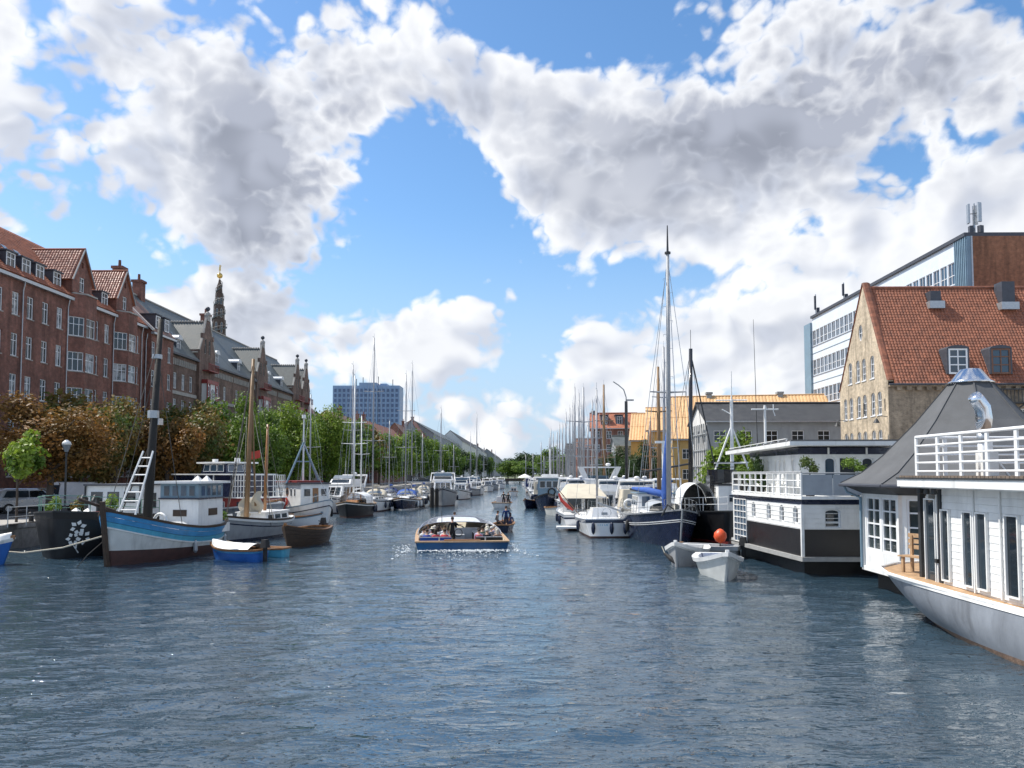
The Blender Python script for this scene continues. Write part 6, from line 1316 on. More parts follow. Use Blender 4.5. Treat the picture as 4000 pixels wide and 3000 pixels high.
# ------------------------------------------------------------------ two-storey white and black houseboat
def tall_houseboat():
    b = thing('houseboat', 'two-storey houseboat, white above black, with arched portholes and plants on its balcony', 'houseboat', (13.5, 35, 0))
    A0, A1 = Vector((11.05,30.6,0)), Vector((10.62,36.6,0)); far = [Vector((10.50,38.2,0)), Vector((10.85,39.6,0)), Vector((11.9,40.6,0)), Vector((15.6,40.8,0))]
    poly = [Vector((16.0,30.6,0)), A0, A1]+far+[Vector((16.0,40.6,0))]
    def off(P, o):
        c = Vector((13.4,35.5,0)); return [p+(p-c).normalized()*o for p in P]
    MB().extrude([p-ZV*.5 for p in off(poly, -.45)], (0,0,1.1)).build('hull', M['black'], b, world=True)
    MB().extrude([p+ZV*.56 for p in off(poly, .22)], (0,0,.17)).build('ledge', M['deck_grey'], b, world=True)
    u = (A0-A1); L = u.length; u.normalize(); zb, zm, zt = .74, 1.80, 2.78
    def a_of(px): # position of a photo column along the canal side
        lo, hi = 0.0, 1.0
        for _ in range(40):
            m_ = (lo+hi)/2; p = A1.lerp(A0, m_); q = 2040+3000*p.x/p.y
            if q < px: lo = m_
            else: hi = m_
        return m_*L
    ws = [dict(a=a_of(px)-.25, b=1.98, w=.46, h=.72, arch=.2, cols=1, trans=(), gm='glass', fw=.06) for px in (2937, 2995, 3045, 3098)]
    mb = MB(); wall(mb, A1, u, [(0,zb),(L,zb),(L,zm),(0,zm)]); wall(mb, A0, UX, [(0,zb),(4.95,zb),(4.95,zm),(0,zm)]); mb.build('lower_cladding', M['black'], b, world=True)
    facade(b, A1, u, [(0,zm),(L,zm),(L,zt),(0,zt)], ws, 'white', 'wall', .1)
    for k in range(5):
        z = zm+.04+k*.195; 
        for (p0, uu, LL) in ((A1, u, L), (A0, UX, 4.95)): q = p0+nrm(uu)*.004; MB().hexa([q+ZV*z, q+uu*LL+ZV*z, q+uu*LL+nrm(uu)*.012+ZV*z, q+nrm(uu)*.012+ZV*z, q+ZV*(z+.018), q+uu*LL+ZV*(z+.018), q+uu*LL+nrm(uu)*.012+ZV*(z+.018), q+nrm(uu)*.012+ZV*(z+.018)]).build('plank_lap', M['white'], b, world=True)
    facade(b, A0, UX, [(0,zm),(4.95,zm),(4.95,zt),(0,zt)], [dict(a=xat(3219, 30.6)-11.05, b=1.86, w=.62, h=.74, arch=.1, cols=1, trans=(.3,), fw=.05), dict(a=xat(3362, 30.6)-11.05, b=1.82, w=.62, h=.74, arch=.1, cols=1, trans=(.3,), fw=.05), dict(a=3.9, b=1.82, w=.62, h=.74, arch=.1, cols=1, trans=(.3,), fw=.05)], 'white', 'wall', .1)
    MB().box(-.06,.05,-.07,.05,zb,zt).build('corner_trim', M['white'], b).location = A0-b.location
    # curved glazed lattice at the bow end
    cur = [A1]+far[:3]
    for p, q in zip(cur[:-1], cur[1:]):
        uu = (p-q); LL = uu.length; uu.normalize(); MB().add([q+ZV*zb, p+ZV*zb, p+ZV*zt, q+ZV*zt], [(0,1,2,3)]).build('bow_glass', M['glass_blue'], b, world=True)
        mb = MB()
        for k in range(5): r_ = q+uu*LL*k/4+nrm(uu)*.03; mb.tube(r_+ZV*zb, r_+ZV*zt, .028, n=4)
        for k in range(8): z = zb+(zt-zb)*k/7; mb.tube(q+nrm(uu)*.03+ZV*z, p+nrm(uu)*.03+ZV*z, .026, n=4)
        mb.build('lattice', M['white'], b, world=True)
    MB().extrude([p+ZV*zt for p in off(poly, .03)], (0,0,.2)).build('navy_band', M['navy'], b, world=True); MB().extrude([p+ZV*(zt+.2) for p in off(poly, .17)], (0,0,.12)).build('balcony_floor', M['white'], b, world=True)
    zf = zt+.32
    rail = off([A0, A1]+far[:3], .08); 
    for k in range(4): MB().path([p+ZV*(zf+.06+.28*k) for p in rail], .026, 5).build('rail', M['white'], b, world=True)
    MB().path([p+ZV*(zf+.95) for p in rail], .04, 6).build('handrail', M['hull_grey'], b, world=True)
    for p, q in zip(rail[:-1], rail[1:]):
        n = max(1, int((q-p).length/.62))
        for k in range(n): r_ = p.lerp(q, k/n); MB().box(-.03,.03,-.03,.03,zf,zf+.93).build('post', M['white'], b).location = r_-b.location
    c0 = off([A0, Vector((16,30.6,0))], .06)
    for k in range(4): a, c = c0[0].lerp(c0[1], k/4), c0[0].lerp(c0[1], (k+1)/4-.006); MB().hexa([a+ZV*(zf+.05), c+ZV*(zf+.05), c+Vector((0,.02,zf+.05)), a+Vector((0,.02,zf+.05)), a+ZV*(zf+.86), c+ZV*(zf+.86), c+Vector((0,.02,zf+.86)), a+Vector((0,.02,zf+.86))]).build('canvas_screen', M['screen'], b, world=True)
    MB().path([c0[0]+ZV*(zf+.92), c0[1]+ZV*(zf+.92)], .03, 5).build('handrail', M['hull_grey'], b, world=True)
    # upper house
    U0, U1 = Vector((11.68,32.6,0)), Vector((11.42,38.6,0)); zu = 4.82; u2 = (U0-U1); L2 = u2.length; u2.normalize()
    def b_of(px):
        lo, hi = 0.0, 1.0
        for _ in range(40):
            m_ = (lo+hi)/2; p = U1.lerp(U0, m_); q = 2040+3000*p.x/p.y
            if q < px: lo = m_
            else: hi = m_
        return m_*L2
    facade(b, U1, u2, [(0,zf),(L2,zf),(L2,zu),(0,zu)], [dict(a=b_of(px)-.12, b=3.62, w=.27, h=1.0, arch=.12, cols=1, trans=(), fw=.04) for px in (2950, 2963, 2978, 2993, 3024, 3041, 3058, 3090)], 'white', 'wall', .1)
    X = lambda px: xat(px, 32.6)-U0.x
    facade(b, U0, UX, [(0,zf),(4.2,zf),(4.2,zu),(0,zu)], [dict(a=X(3222), b=3.75, w=.5, h=.95, arch=.12, cols=1, trans=(), fw=.06, gm='glass_blue'), dict(a=X(3280), b=3.2, w=.72, h=1.5, cols=1, trans=(), fw=.05), dict(a=X(3368), b=3.75, w=.52, h=.95, arch=.12, cols=1, trans=(), fw=.06)], 'white', 'wall', .1)
    MB().add([U1+ZV*zf, Vector((15.88,38.6,zf)), Vector((15.88,38.6,zu)), U1+ZV*zu], [(0,1,2,3)]).build('wall', M['white'], b, world=True); MB().add([(15.88,32.6,zf),(15.88,38.6,zf),(15.88,38.6,zu),(15.88,32.6,zu)], [(0,1,2,3)]).build('wall', M['white'], b, world=True)
    MB().extrude([U0+Vector((-.03,-.03,zu)), Vector((15.9,32.57,zu)), Vector((15.9,38.63,zu)), U1+Vector((-.03,.03,zu))], (0,0,.28)).build('black_band', M['navy'], b, world=True)
    for x in (12.9, 14.5): MB().box(x-.03, x+.03, 32.5, 32.565, zu, zu+.28).build('bracket', M['white'], b, world=True)
    rp = [(11.0,31.7),(16.6,31.5),(16.6,40.0),(10.55,40.0)]; rz_ = [5.16, 5.16, 5.10, 4.98]
    MB().hexa([Vector((x, y, z)) for (x, y), z in zip(rp, rz_)]+[Vector((x, y, z+.17)) for (x, y), z in zip(rp, rz_)]).build('roof', M['white'], b, world=True)
    MB().hexa([Vector((x*.97+.4, y*.98+.7, z+.172)) for (x, y), z in zip(rp, rz_)]+[Vector((x*.97+.4, y*.98+.7, z+.24)) for (x, y), z in zip(rp, rz_)]).build('roof_felt', M['felt'], b, world=True)
    mb = MB(); 
    for k in range(9): mb.tube((10.95-.03*k, 32+.9*k, 5.35-.02*k), (11.0-.03*k, 32+.9*k, 5.45-.02*k), .02, n=4)
    mb.path([(10.95,32,5.45),(10.65,39.6,5.28)], .02, 4); mb.build('eaves_rail', M['white'], b, world=True)
    lay = [((11.55,31.05,zf+.75), .42, .40, 'leaf_mixed', 'round bushy pot plant on the balcony corner of the two-storey houseboat'), ((13.3,30.95,zf+.78), .52, .34, 'leaf_green', 'leafy plant spilling over the grey balcony screen'), ((11.15,36.2,zf+.0), .34, 1.0, 'leaf_dark', 'slim dark cypress in a pot behind the balcony rail'), ((11.0,38.4,zf+.45), .42, .42, 'leaf_green', 'green plant at the far corner of the balcony'), ((11.1,37.0,zf+.3), .32, .75, 'leaf_green', 'climbing green plant beside the cypress on the balcony')]
    for (p, r, rz1, m, lab) in lay:
        pt = thing('potted_plant', lab, 'plant', (p[0], p[1], zf)); h = p[2]-zf; MB().lathe([(.16,0),(.22,.34)], (0,0,0), 10).build('pot', M['tar'], pt); MB().tube((0,0,.3),(0,0,h+.3),.025,n=5).build('stem', M['bark'], pt)
        inst('leaves', crown_mesh(('pl', m), m, 1, 1, 900, .2, 23, 8), pt, (0,0,max(h+.25, .3)+rz1*.8), scale=(r,r,rz1))
    tf = thing('folding_table', 'small white round table on the balcony behind the rail', 'table', (11.35, 33.6, zf)); MB().lathe([(.36,.68),(.36,.71)], (0,0,0), 14).build('table_top', M['white'], tf); MB().tube((0,0,0),(0,0,.68),.03,n=6).build('leg', M['white'], tf)
    for k, (x, y) in enumerate(((11.3,34.6),(11.4,32.9))):
        cch = thing('garden_chair', ('white garden chair behind the balcony rail, far side of the table', 'white garden chair behind the balcony rail, near side of the table')[k], 'chair', (x, y, zf), k*2.6+.4); MB().box(-.22,.22,-.22,.22,.42,.46).build('seat', M['white'], cch); MB().hexa([Vector(q) for q in ((-.22,.18,.46),(.22,.18,.46),(.22,.22,.46),(-.22,.22,.46),(-.2,.28,.9),(.2,.28,.9),(.2,.32,.9),(-.2,.32,.9))]).build('backrest', M['white'], cch)
        for q in ((-.2,-.2),(.2,-.2),(-.2,.2),(.2,.2)): MB().box(q[0]-.02,q[0]+.02,q[1]-.02,q[1]+.02,0,.42).build('leg', M['white'], cch)
mat('screen', (.34,.37,.40), .8, .1, 2, .1, 30)
tall_houseboat()
rowboat('dinghy', 'white dinghy with a blue inside, nearest the bridge, bow towards the viewer', 7.75, 30.6, math.pi-.08, 3.7, 1.75, 'hull_white', 'blue_cloth', 1.05, .62, upm='white', thick=.10, seatm='white', railm='white')
rowboat('dinghy', 'white dinghy tied behind the nearest one beside the two-storey houseboat', 7.3, 34.6, math.pi-.45, 3.7, 1.7, 'hull_grey', 'old_wood', 1.05, .62, upm='white', thick=.10, seatm='white', outboard=False, railm='white')
rb, H_ = rowboat('inflatable_boat', 'small grey inflatable with black outboard behind the white dinghies', 9.0, 37.4, R(60), 2.8, 1.4, 'hull_grey', 'deck_grey', .55, .5, outboard=True, thick=.12, railm='hull_grey')
fe = thing('oar_fender', 'black fender hanging off the left side of the rear white dinghy', 'fender', (6.45, 33.6, .3), R(40)); MB().path([(0,-.35,-.2),(0,0,0),(0,.35,.22)], [.05,.11,.06], 8).build('body', M['rubber'], fe); MB().path([(0,.35,.22),(.1,.6,.5)], .015, 4).build('rope', M['rope'], fe)
bu = thing('buoy', 'orange-red float buoy above the grey inflatable', 'buoy', (xat(2810, 37.5), 37.5, .62)); MB().lathe([(.03,-.08),(.22,.02),(.31,.22),(.28,.42),(.12,.58),(.03,.62)], (0,0,.1), 14).build('float', M['orange_red'], bu, smooth=True); MB().path([(0,0,.1),(0,.1,-.2)], .03, 5).build('rope', M['rope_dark'], bu)
# ------------------------------------------------------------------ right bank ships
def navy_ketch():
    b = thing('sailing_ship', 'navy steel sailing ship with white sheer lines and the tallest mast', 'sailboat', (8.35, 47.3, 0), math.pi+.02)
    L = 12.6; H = Hull(b, L, 4.3, 2.1, 1.55, 1.7, p=2.5, sw=.6, rake=.7, b0=.7, k=.8, n=26)
    H.band('hull', -.38, lambda t: H.zs(t), 'navy', nv=6); H.band('white_line', lambda t: H.zs(t)-.56, lambda t: H.zs(t)-.51, 'white', .015, 1); H.band('white_line', lambda t: H.zs(t)-.66, lambda t: H.zs(t)-.625, 'white', .015, 1); H.rail('hull_grey', .05); H.deck(.2, 'deck_grey')
    MB().path([H.pt(1,-.3,1)+Vector((0,.03,0)), H.pt(1,2.1,1)+Vector((0,.05,0))], .05, 6).build('stem_bar', M['hull_grey'], b)
    f = cabin(b, 'white', -.6, 2.2, 1.15, 1.35, 1.75, .1, .25, .05, roofm=None, name='coachroof'); strip(b, f['L'], 3, v0=.25, v1=.8); strip(b, f['R'], 3, v0=.25, v1=.8)
    w = cabin(b, 'white', -3.2, -.4, 1.2, 1.5, 2.75, .12, .45, .05, name='wheelhouse', roofm='panel_blue', ov=.12); strip(b, w['F'], 3, v0=.35, v1=.9, fm='white', gm='glass_blue', gap=.15); strip(b, w['L'], 3, v0=.4, v1=.88, gm='glass_blue'); strip(b, w['R'], 3, v0=.4, v1=.88, gm='glass_blue')
    rig(b, 1.9, 1.6, zat(985, 45.4)-1.6, 'hull_grey', .145, (.46,), 1.15, 4.2, L, None, steps=14, wr=.02, top=False, lean=-.12, x=-.22)
    q = zat(985, 45.4); MB().path([(-.34,1.75,q),(-.34,1.75,zat(880, 45.4))], [.07,.03], 6).build('topmast', M['iron'], b); MB().lathe([(.18,0),(.18,.12)], (-.34,1.75,q-.1), 8).build('mast_cap', M['iron'], b)
    sc = MB(); sc.path([(-.15,1.55,1.9),(-.2,1.45,2.8),(-.22,1.5,4.2),(-.25,1.6,5.6),(-.26,1.7,6.6)], [.22,.32,.27,.2,.1], 9); sc.build('furled_sail', M['blue_cloth'], b, smooth=True)
    MB().tube((-.2,1.6,2.7),(1.2,-3.2,3.0),.08,n=6).build('boom', M['iron'], b); MB().path([(-.2,1.5,2.75),(.5,-1,2.95),(1.1,-2.9,3.05)], [.2,.22,.1], 8).build('boom_cover', M['blue_cloth'], b, smooth=True)
    for sd in (-1, 1): MB().path([(sd*.35,L/2-.5,2.1),(sd*.75,L/2-.1,2.35),(sd*1.0,L/2-.35,1.75)], .05, 6).build('anchor', M['iron'], b)
    hd = MB(); hd.grid(lambda u, v: Vector((-1.0*math.cos(math.pi*v)-.2, -.5+1.6*u, 1.75+.75*math.sin(math.pi*v)**.6*(1-.3*u))), 4, 8); hd.build('sprayhood', M['screen'], b, smooth=True)
    H.guard(.65, 'chrome', .0, 1.0, 2, .016, 3); H.fenders([(.35,1),(.6,-1),(.55,1)], 'rubber'); lifebuoy(b, (1.3,-3.3,2.0), (0,1,0), 'white', .3)
navy_ketch()
def steamer():
    b = thing('steamship', 'black-hulled old ship with white rounded hood and black funnel railing', 'ship', (11.6, 51.5, 0), math.pi)
    L = 16; H = Hull(b, L, 5.0, 1.9, 1.6, 1.7, p=3.4, sw=.6, rake=.4, b0=.8, n=26)
    H.band('hull', -.38, lambda t: H.zs(t), 'black', nv=5); H.band('red_line', .02, .16, 'red_paint', .012, 1); H.rail('iron', .05); H.deck(.15, 'deck_grey'); H.guard(.8, 'white', .55, 1.0, 2, .022, 2)
    f = cabin(b, 'white', 2.0, 6.2, 1.2, 1.5, 3.3, .02, .05, .02, name='white_house', roofm='iron', ov=.05, xo=-1.1); 
    for sd in ('L', 'R', 'F'):
        for k in range(2): pane(b, f[sd], .25+.25*k, .38+.25*k, .45, .72, 'white', 'glass', .2)
    hd = MB(); hd.grid(lambda u, v: Vector((1.15-1.05*math.cos(math.pi*v*.98), 3.2+2.6*u, 1.5+1.95*math.sin(math.pi*v*.98)**.7)), 6, 16); hd.build('hood', M['white'], b, smooth=True)
    MB().grid(lambda u, v: Vector((1.15-(1.02*u)*math.cos(math.pi*v), 3.4, 1.5+1.9*u*math.sin(math.pi*v)**.7)), 4, 12).build('hood_inside', M['gloss_black'], b)
    MB().box(-.4, .35, 4.2, 5.2, 1.5, 3.9).build('engine_casing', M['gloss_black'], b)
    mb = MB()
    for k in range(9): mb.box(-.38, .33, 5.2+.03*k, 5.3+.03*k, 1.6+.25*k, 1.64+.25*k)
    mb.build('stair', M['iron'], b)
    MB().lathe([(.95,3.45),(.95,4.25)], (-.6,4.6,0), 16).build('bridge_screen', M['gloss_black'], b); 
    for z in (4.4, 4.7): MB().path([(-.6+1.0*math.cos(k*.393), 4.6+1.0*math.sin(k*.393), z) for k in range(16)], .02, 4, closed=True).build('rail', M['iron'], b)
    # white tripod mast and black main mast
    d = 51.5-1.0; mx = -(xat(2860, 50.5)-11.6); zt = zat(1565, 50.5)
    MB().path([(mx,1.0,1.5),(mx-.02,1.0,zt)], [.13,.10], 8).build('mast', M['white'], b); MB().path([(mx-.02,1.0,zt),(mx-.04,1.0,zat(1452, 50.5))], [.05,.025], 6).build('topmast', M['white'], b)
    for sd in (-1, 1): MB().tube((mx+sd*2.1,1.0,1.6),(mx,1.0,zat(1665, 50.5)),.07,.06,6).build('mast_leg', M['white'], b)
    MB().tube((mx-1.05,1.0,zt+.02),(mx+1.0,1.0,zt-.0),.045,n=5).build('yard', M['white'], b); MB().tube((mx-1.15,1.0,zat(1808, 50.5)),(mx+1.15,1.0,zat(1808, 50.5)),.07,n=5).build('crossbar', M['white'], b); MB().tube((mx,1.0,zat(1620, 50.5)),(mx+.6,1.0,zat(1600, 50.5)),.04,n=5).build('lamp_arm', M['white'], b)
    bx = -(xat(2704, 53)-11.6); MB().path([(bx+.15,-1.5,1.5),(bx,-1.5,zat(1364, 53))], [.17,.13], 10).build('black_mast', M['gloss_black'], b, smooth=True)
    MB().tube((bx-.05,-1.5,zat(1400, 53)),(bx-2.0,-1.5,zat(1950, 53)),.05,n=5).build('topping_lift', M['iron'], b); MB().tube((bx,-1.5,zat(1810, 53)),(bx+3.6,-1.0,zat(1845, 53)),.07,n=6).build('gaff', M['iron'], b)
    for k in (-1.6, 1.2, 2.0): MB().path([(bx,-1.5,zat(1372, 53)),(bx+k,-2.5,1.7)], .018, 4).build('shroud', M['iron'], b)
    MB().path([(bx,-1.5,zat(1370, 53)),(bx,-1.5,zat(1290, 53))], .02, 4).build('aerial', M['iron'], b)
steamer()
# white stern with fenders, seen square on
tb, H = sailboat('white yacht with a navy sheer band and hanging fenders, stern to the viewer', 5.25, 53.2, .06, 10, 3.4, 'white_gloss', 8.5, 'mast_alu', None, None, (.5,), 1.15, 'navy', transom=.95, r=.08, fend=1)
H.band('navy_band', lambda t: H.zs(t)-.2, lambda t: H.zs(t)+.03, 'navy', .02, 1); cc = cabin(tb, 'white_gloss', -2.8, -1.0, .9, 1.05, 1.75, .15, .2, .2, roofm=None, name='cockpit_box'); pane(tb, cc['B'], .35, .6, .35, .6, 'alu', 'hatch', .1)
for x in (-1.15, .0, .85): MB().lathe([(.03,.38),(.1,.26),(.14,0),(.11,-.26),(.03,-.4)], (x,-5.12,.62), 8).build('fender', M['navy'], tb, smooth=True)
text(tb, 'LU VI', .28, 'teal_paint', (-.55,-5.06,.66), (math.pi/2, 0, 0)); MB().path([(.9,-4.9,1.1),(.5,-5.0,1.7),(-.9,-5.2,2.2)], .06, 6).build('passerelle', M['galv'], tb)
cb_, H = motorboat('white cruiser under a tilted cream canopy with a red furled flag at its stern', 4.6, 60.2, .0, 11, 3.9, 'white_gloss', False, None, False, 1.2, 1.25)
MB().hexa([Vector(q) for q in ((-1.75,-3.6,2.20),(1.75,-3.6,2.20),(1.75,.2,2.4),(-1.75,.2,2.4),(-1.3,-3.2,2.35),(1.3,-3.2,2.35),(1.1,.0,3.2),(-1.1,.0,3.2))]).build('tilted_canopy', M['canvas'], cb_)
for x in (-1.6, 1.6):
    for y in (-3.4, -1.8, .0): MB().tube((x,y,1.0),(x,y,2.4),.03,n=5).build('canopy_pole', M['alu'], cb_)
mb = MB(); mb.path([(-2.0,-5.4,2.6),(-1.8,-5.5,2.1),(-1.4,-5.6,1.7),(-1.0,-5.6,1.4)], [.06,.12,.14,.06], 6); mb.build('furled_flag', M['red_bright'], cb_); MB().tube((-2.15,-5.4,3.0),(-.4,-5.6,.9),.03,n=5).build('flag_staff', M['wood'], cb_)
MB().box(-2.2, 1.6, -6.6, -5.5, .2, .32).build('stern_platform', M['white'], cb_)
ac, H = motorboat('white cruiser with a big square radar arch, behind the cream canopy', 6.9, 72, .0, 11, 3.9, 'white_gloss', True, None, False, 1.5, 1.5)
mb = MB(); z0, z1 = 2.9, zat(1828, 69)
for sd in (-1, 1): mb.hexa([Vector(q) for q in ((sd*.9-.25,-3.0,z0),(sd*.9+.25,-3.0,z0),(sd*.9+.25,-2.6,z0),(sd*.9-.25,-2.6,z0),(sd*1.65-.25,-3.2,z1),(sd*1.65+.25,-3.2,z1),(sd*1.65+.25,-2.8,z1),(sd*1.65-.25,-2.8,z1))])
mb.box(-1.9, 1.9, -3.25, -2.8, z1, z1+.12); mb.build('radar_arch', M['white'], ac); MB().ball((.8,-3,z1+.3), .25, 10, 6, .6).build('radar_dome', M['white_gloss'], ac, smooth=True)
tg = thing('tugboat', 'small blue-grey tug with a tyre on its house and a navy hull', 'tugboat', (xat(2150, 84), 86, 0), math.pi-.1); H = Hull(tg, 9, 3.4, 1.9, 1.2, 1.3, p=2.8, sw=.7); H.band('hull', -.38, lambda t: H.zs(t), 'navy', nv=4); H.rail('rubber', .08); H.deck(.2, 'deck_grey'); f = cabin(tg, 'panel_blue', -2.6, 1.4, 1.25, 1.1, 3.5, .05, .15, .05, name='wheelhouse', roofm='white', ov=.25, rt=.1); strip(tg, f['F'], 3, v0=.55, v1=.88); strip(tg, f['L'], 3, v0=.6, v1=.88); strip(tg, f['R'], 3, v0=.6, v1=.88); lifebuoy(tg, (-.3, 1.45, 2.0), (0,1,0), 'rubber', .38); MB().box(-.9, .9, -2.2, -.2, 3.62, 3.95).build('roof_rack', M['white'], tg); rig(tg, -.5, 3.6, 3.2, 'white', .06, (), 1, 2.4, 6, None, stays=False)
rb2, H = rowboat('tender', 'navy open launch moored outside the tug, white inside', xat(2080, 88), 90, math.pi-.35, 5, 2, 'navy', 'white', 1.1, .8, cat='launch')
rowboat('tender', 'pale hanging tender between tug and cream canopy cruiser', xat(2165, 74), 75, math.pi+.2, 3.6, 1.6, 'hull_white', 'canvas', .9, .7, cat='dinghy')
RBL = [('wooden-masted sailing boat with a brown mast left of the lamp mast', 's', 2360, 78, 0, 10, 3.2, 'white_gloss', 1497, 'spar'), ('grey sailing yacht behind the tall navy ship', 's', 2596, 62, 0, 10, 3.2, 'white_gloss', 1348, 'mast_alu'),
       ('white sailing boat with a tall brown mast just left of the navy ship mast', 's', 2574, 58, 0, 10, 3.2, 'white_gloss', 1425, 'spar'), ('sailing yacht with the thickest mast in the mast forest', 's', 2280, 88, 0, 11, 3.4, 'white_gloss', 1508, 'mast_alu'), ('white yacht left of the thickest mast in the forest', 's', 2246, 96, 0, 11, 3.3, 'white_gloss', 1508, 'mast_alu'), ('navy yacht between the two tallest forest masts', 's', 2262, 104, 0, 10, 3.2, 'navy', 1531, 'mast_alu'),
       ('white yacht with a short mast right of the thickest mast', 's', 2297, 100, 0, 9, 3, 'white_gloss', 1646, 'mast_alu'), ('white yacht at the left of the close mast group', 's', 2226, 112, 0, 10, 3.1, 'white_gloss', 1590, 'mast_alu'), ('grey yacht second from the left of the close mast group', 's', 2211, 118, 0, 10, 3.1, 'hull_grey', 1606, 'mast_alu'),
       ('white yacht with a mast of middle height in the forest', 's', 2198, 128, 0, 10, 3, 'white_gloss', 1655, 'mast_alu'), ('dark yacht with a tall thin mast in the forest', 's', 2186, 135, 0, 10, 3, 'navy', 1656, 'mast_alu'), ('white yacht just left of the thin tall mast', 's', 2177, 142, 0, 9.5, 3, 'white_gloss', 1686, 'mast_alu'),
       ('white yacht near the left edge of the mast forest', 's', 2162, 150, 0, 9.5, 3, 'white_gloss', 1691, 'mast_alu'), ('yacht with the tall mast at the left edge of the forest', 's', 2152, 158, 0, 10, 3, 'white_gloss', 1672, 'mast_alu'), ('yacht with a low mast at the left edge of the forest', 's', 2146, 172, 0, 9, 2.9, 'hull_grey', 1708, 'mast_alu'),
       ('far yacht standing alone left of the forest', 's', 2114, 185, 0, 9, 2.9, 'white_gloss', 1726, 'mast_alu'), ('far yacht left of centre on the right bank', 's', 2082, 215, 0, 9, 2.9, 'white_gloss', 1772, 'mast_alu'), ('small far yacht close to the bridge on the right', 's', 2054, 250, 0, 9, 2.9, 'white_gloss', 1775, 'mast_alu'), ('far navy yacht beside the lone right mast', 's', 2125, 205, 0, 9, 2.9, 'navy', 1780, 'mast_alu'),
       ('rust-masted little boat before the yellow house', 's', 2541, 84, 0, 8, 2.8, 'white_gloss', 1640, 'varnish'), ('white yacht moored right of the brown-masted boat', 's', 2330, 92, 0, 9, 3, 'white_gloss', 1600, 'mast_alu'), ('white yacht in the thick of the forest behind the brown mast', 's', 2315, 110, 0, 9.5, 3, 'white_gloss', 1560, 'mast_alu'), ('pale yacht behind the thickest mast', 's', 2270, 124, 0, 9.5, 3, 'hull_grey', 1580, 'mast_alu'), ('white yacht deep in the middle of the forest', 's', 2238, 138, 0, 9.5, 3, 'white_gloss', 1570, 'mast_alu'),
       ('white motor boat with flybridge in front of the mast forest', 'm', 2225, 82, 0, 9, 3.2, 'white_gloss', 0, None), ('white motor boat behind the tug', 'm', 2190, 104, 0, 9, 3.2, 'white_gloss', 0, None), ('navy motor boat left of the tug', 'm', 2118, 108, 0, 8.5, 3, 'navy', 0, None), ('white motor boat second left of the tug', 'm', 2098, 128, 0, 8, 2.9, 'white_gloss', 0, None), ('small motor boat by the parasol on the right bank', 'm', 2072, 165, 0, 7, 2.6, 'white_gloss', 0, None), ('white motor boat between tug and parasol', 'm', 2086, 146, 0, 7.5, 2.7, 'hull_grey', 0, None),
       ('white motor cruiser between the brown mast and the grey mast', 'm', 2500, 66, 0, 10, 3.6, 'white_gloss', 0, None), ('white cruiser directly behind the yacht with hanging fenders', 'm', 2385, 63, .05, 9.5, 3.4, 'white_gloss', 0, None), ('white cruiser with canvas back left of the navy ship', 'm', 2470, 57, .0, 9, 3.2, 'white_gloss', 0, None), ('white cruiser half hidden left of the radar arch cruiser', 'm', 2262, 70, .0, 9, 3.2, 'white_gloss', 0, None), ('cream motor boat behind the navy ship', 'm', 2590, 74, 0, 9, 3.3, 'white_gloss', 0, None), ('small white cruiser right of the black mast', 'm', 2420, 84, .1, 9, 3.2, 'white_gloss', 0, None)]
for (lab, k, px, d, rz, L, B, hm, yt, mm) in RBL:
    if k == 's': sailboat(lab, xat(px, d), d, rz, L, B, hm, zat(yt, d)-1.5, mm, random.choice(['blue_cloth', 'canvas', 'navy_cloth', 'screen']), random.choice([None, 'navy_cloth', 'canvas']), (.5,) if d > 100 else (.36, .68), 1.15, mast_px=px, r=.14 if d > 120 else (.16 if mm != 'mast_alu' or px == 2280 else .135), detail=d < 110)
    else: motorboat(lab, xat(px, d), d, rz, L, B, hm, d < 120, random.choice([None, 'canvas', 'navy_cloth']), True, 1.35, 1.3, detail=d < 110)
lp = thing('lamp_mast', 'black pole with a curved white lamp arm among the right bank boats', 'lamp post', (xat(2448, 66), 66, 0)); z = zat(1568, 66); MB().path([(0,0,-.5),(0,0,z)], [.17,.13], 10).build('pole', M['gloss_black'], lp); MB().path([(0,0,z),(0,0,z+.35),(-.2,0,z+1.0),(-.65,0,z+1.4),(-1.1,0,z+1.7)], .05, 6).build('lamp_arm', M['hull_grey'], lp); MB().obox((.35,0,z+.1), (.6,.2,.12)).build('lamp_head', M['hull_grey'], lp)
# thin aerials and antenna masts behind the houseboats
for (px, y0, y1, d, lab) in [(2965, 1900, 1250, 60, 'very thin tall whip aerial behind the two-storey houseboat'), (2992, 1880, 1600, 46, 'white antenna mast with a crossbar above the two-storey houseboat')]:
    a = thing('antenna_mast', lab, 'antenna', (xat(px, d), d, 1.0)); h = zat(y1, d)-1
    if d == 60: MB().path([(0,0,0),(-.25,0,h)], [.045,.015], 5).build('whip', M['iron'], a)
    else: MB().path([(0,0,0),(0,0,h)], [.09,.07], 8).build('pole', M['white'], a); MB().tube((-.8,0,h-.0),(.8,0,h-.0),.045,n=5).build('crossbar', M['white'], a); MB().path([(.6,0,h-.4),(.5,0,h-.1),(.5,0,h+.3)], .03, 5).build('bracket', M['white'], a); MB().lathe([(.1,0),(.06,.25)], (0,0,h), 8).build('lamp', M['white'], a)
rad = thing('radar_post', 'slim white radar post beside the tall navy ship mast', 'radar', (xat(2592, 52), 52, 1.2)); h = zat(1732, 52)-1.2; MB().tube((0,0,0),(0,0,h),.11,n=8).build('pole', M['white'], rad); MB().box(-.55,.55,-.1,.1,h,h+.16).build('scanner', M['white_gloss'], rad)
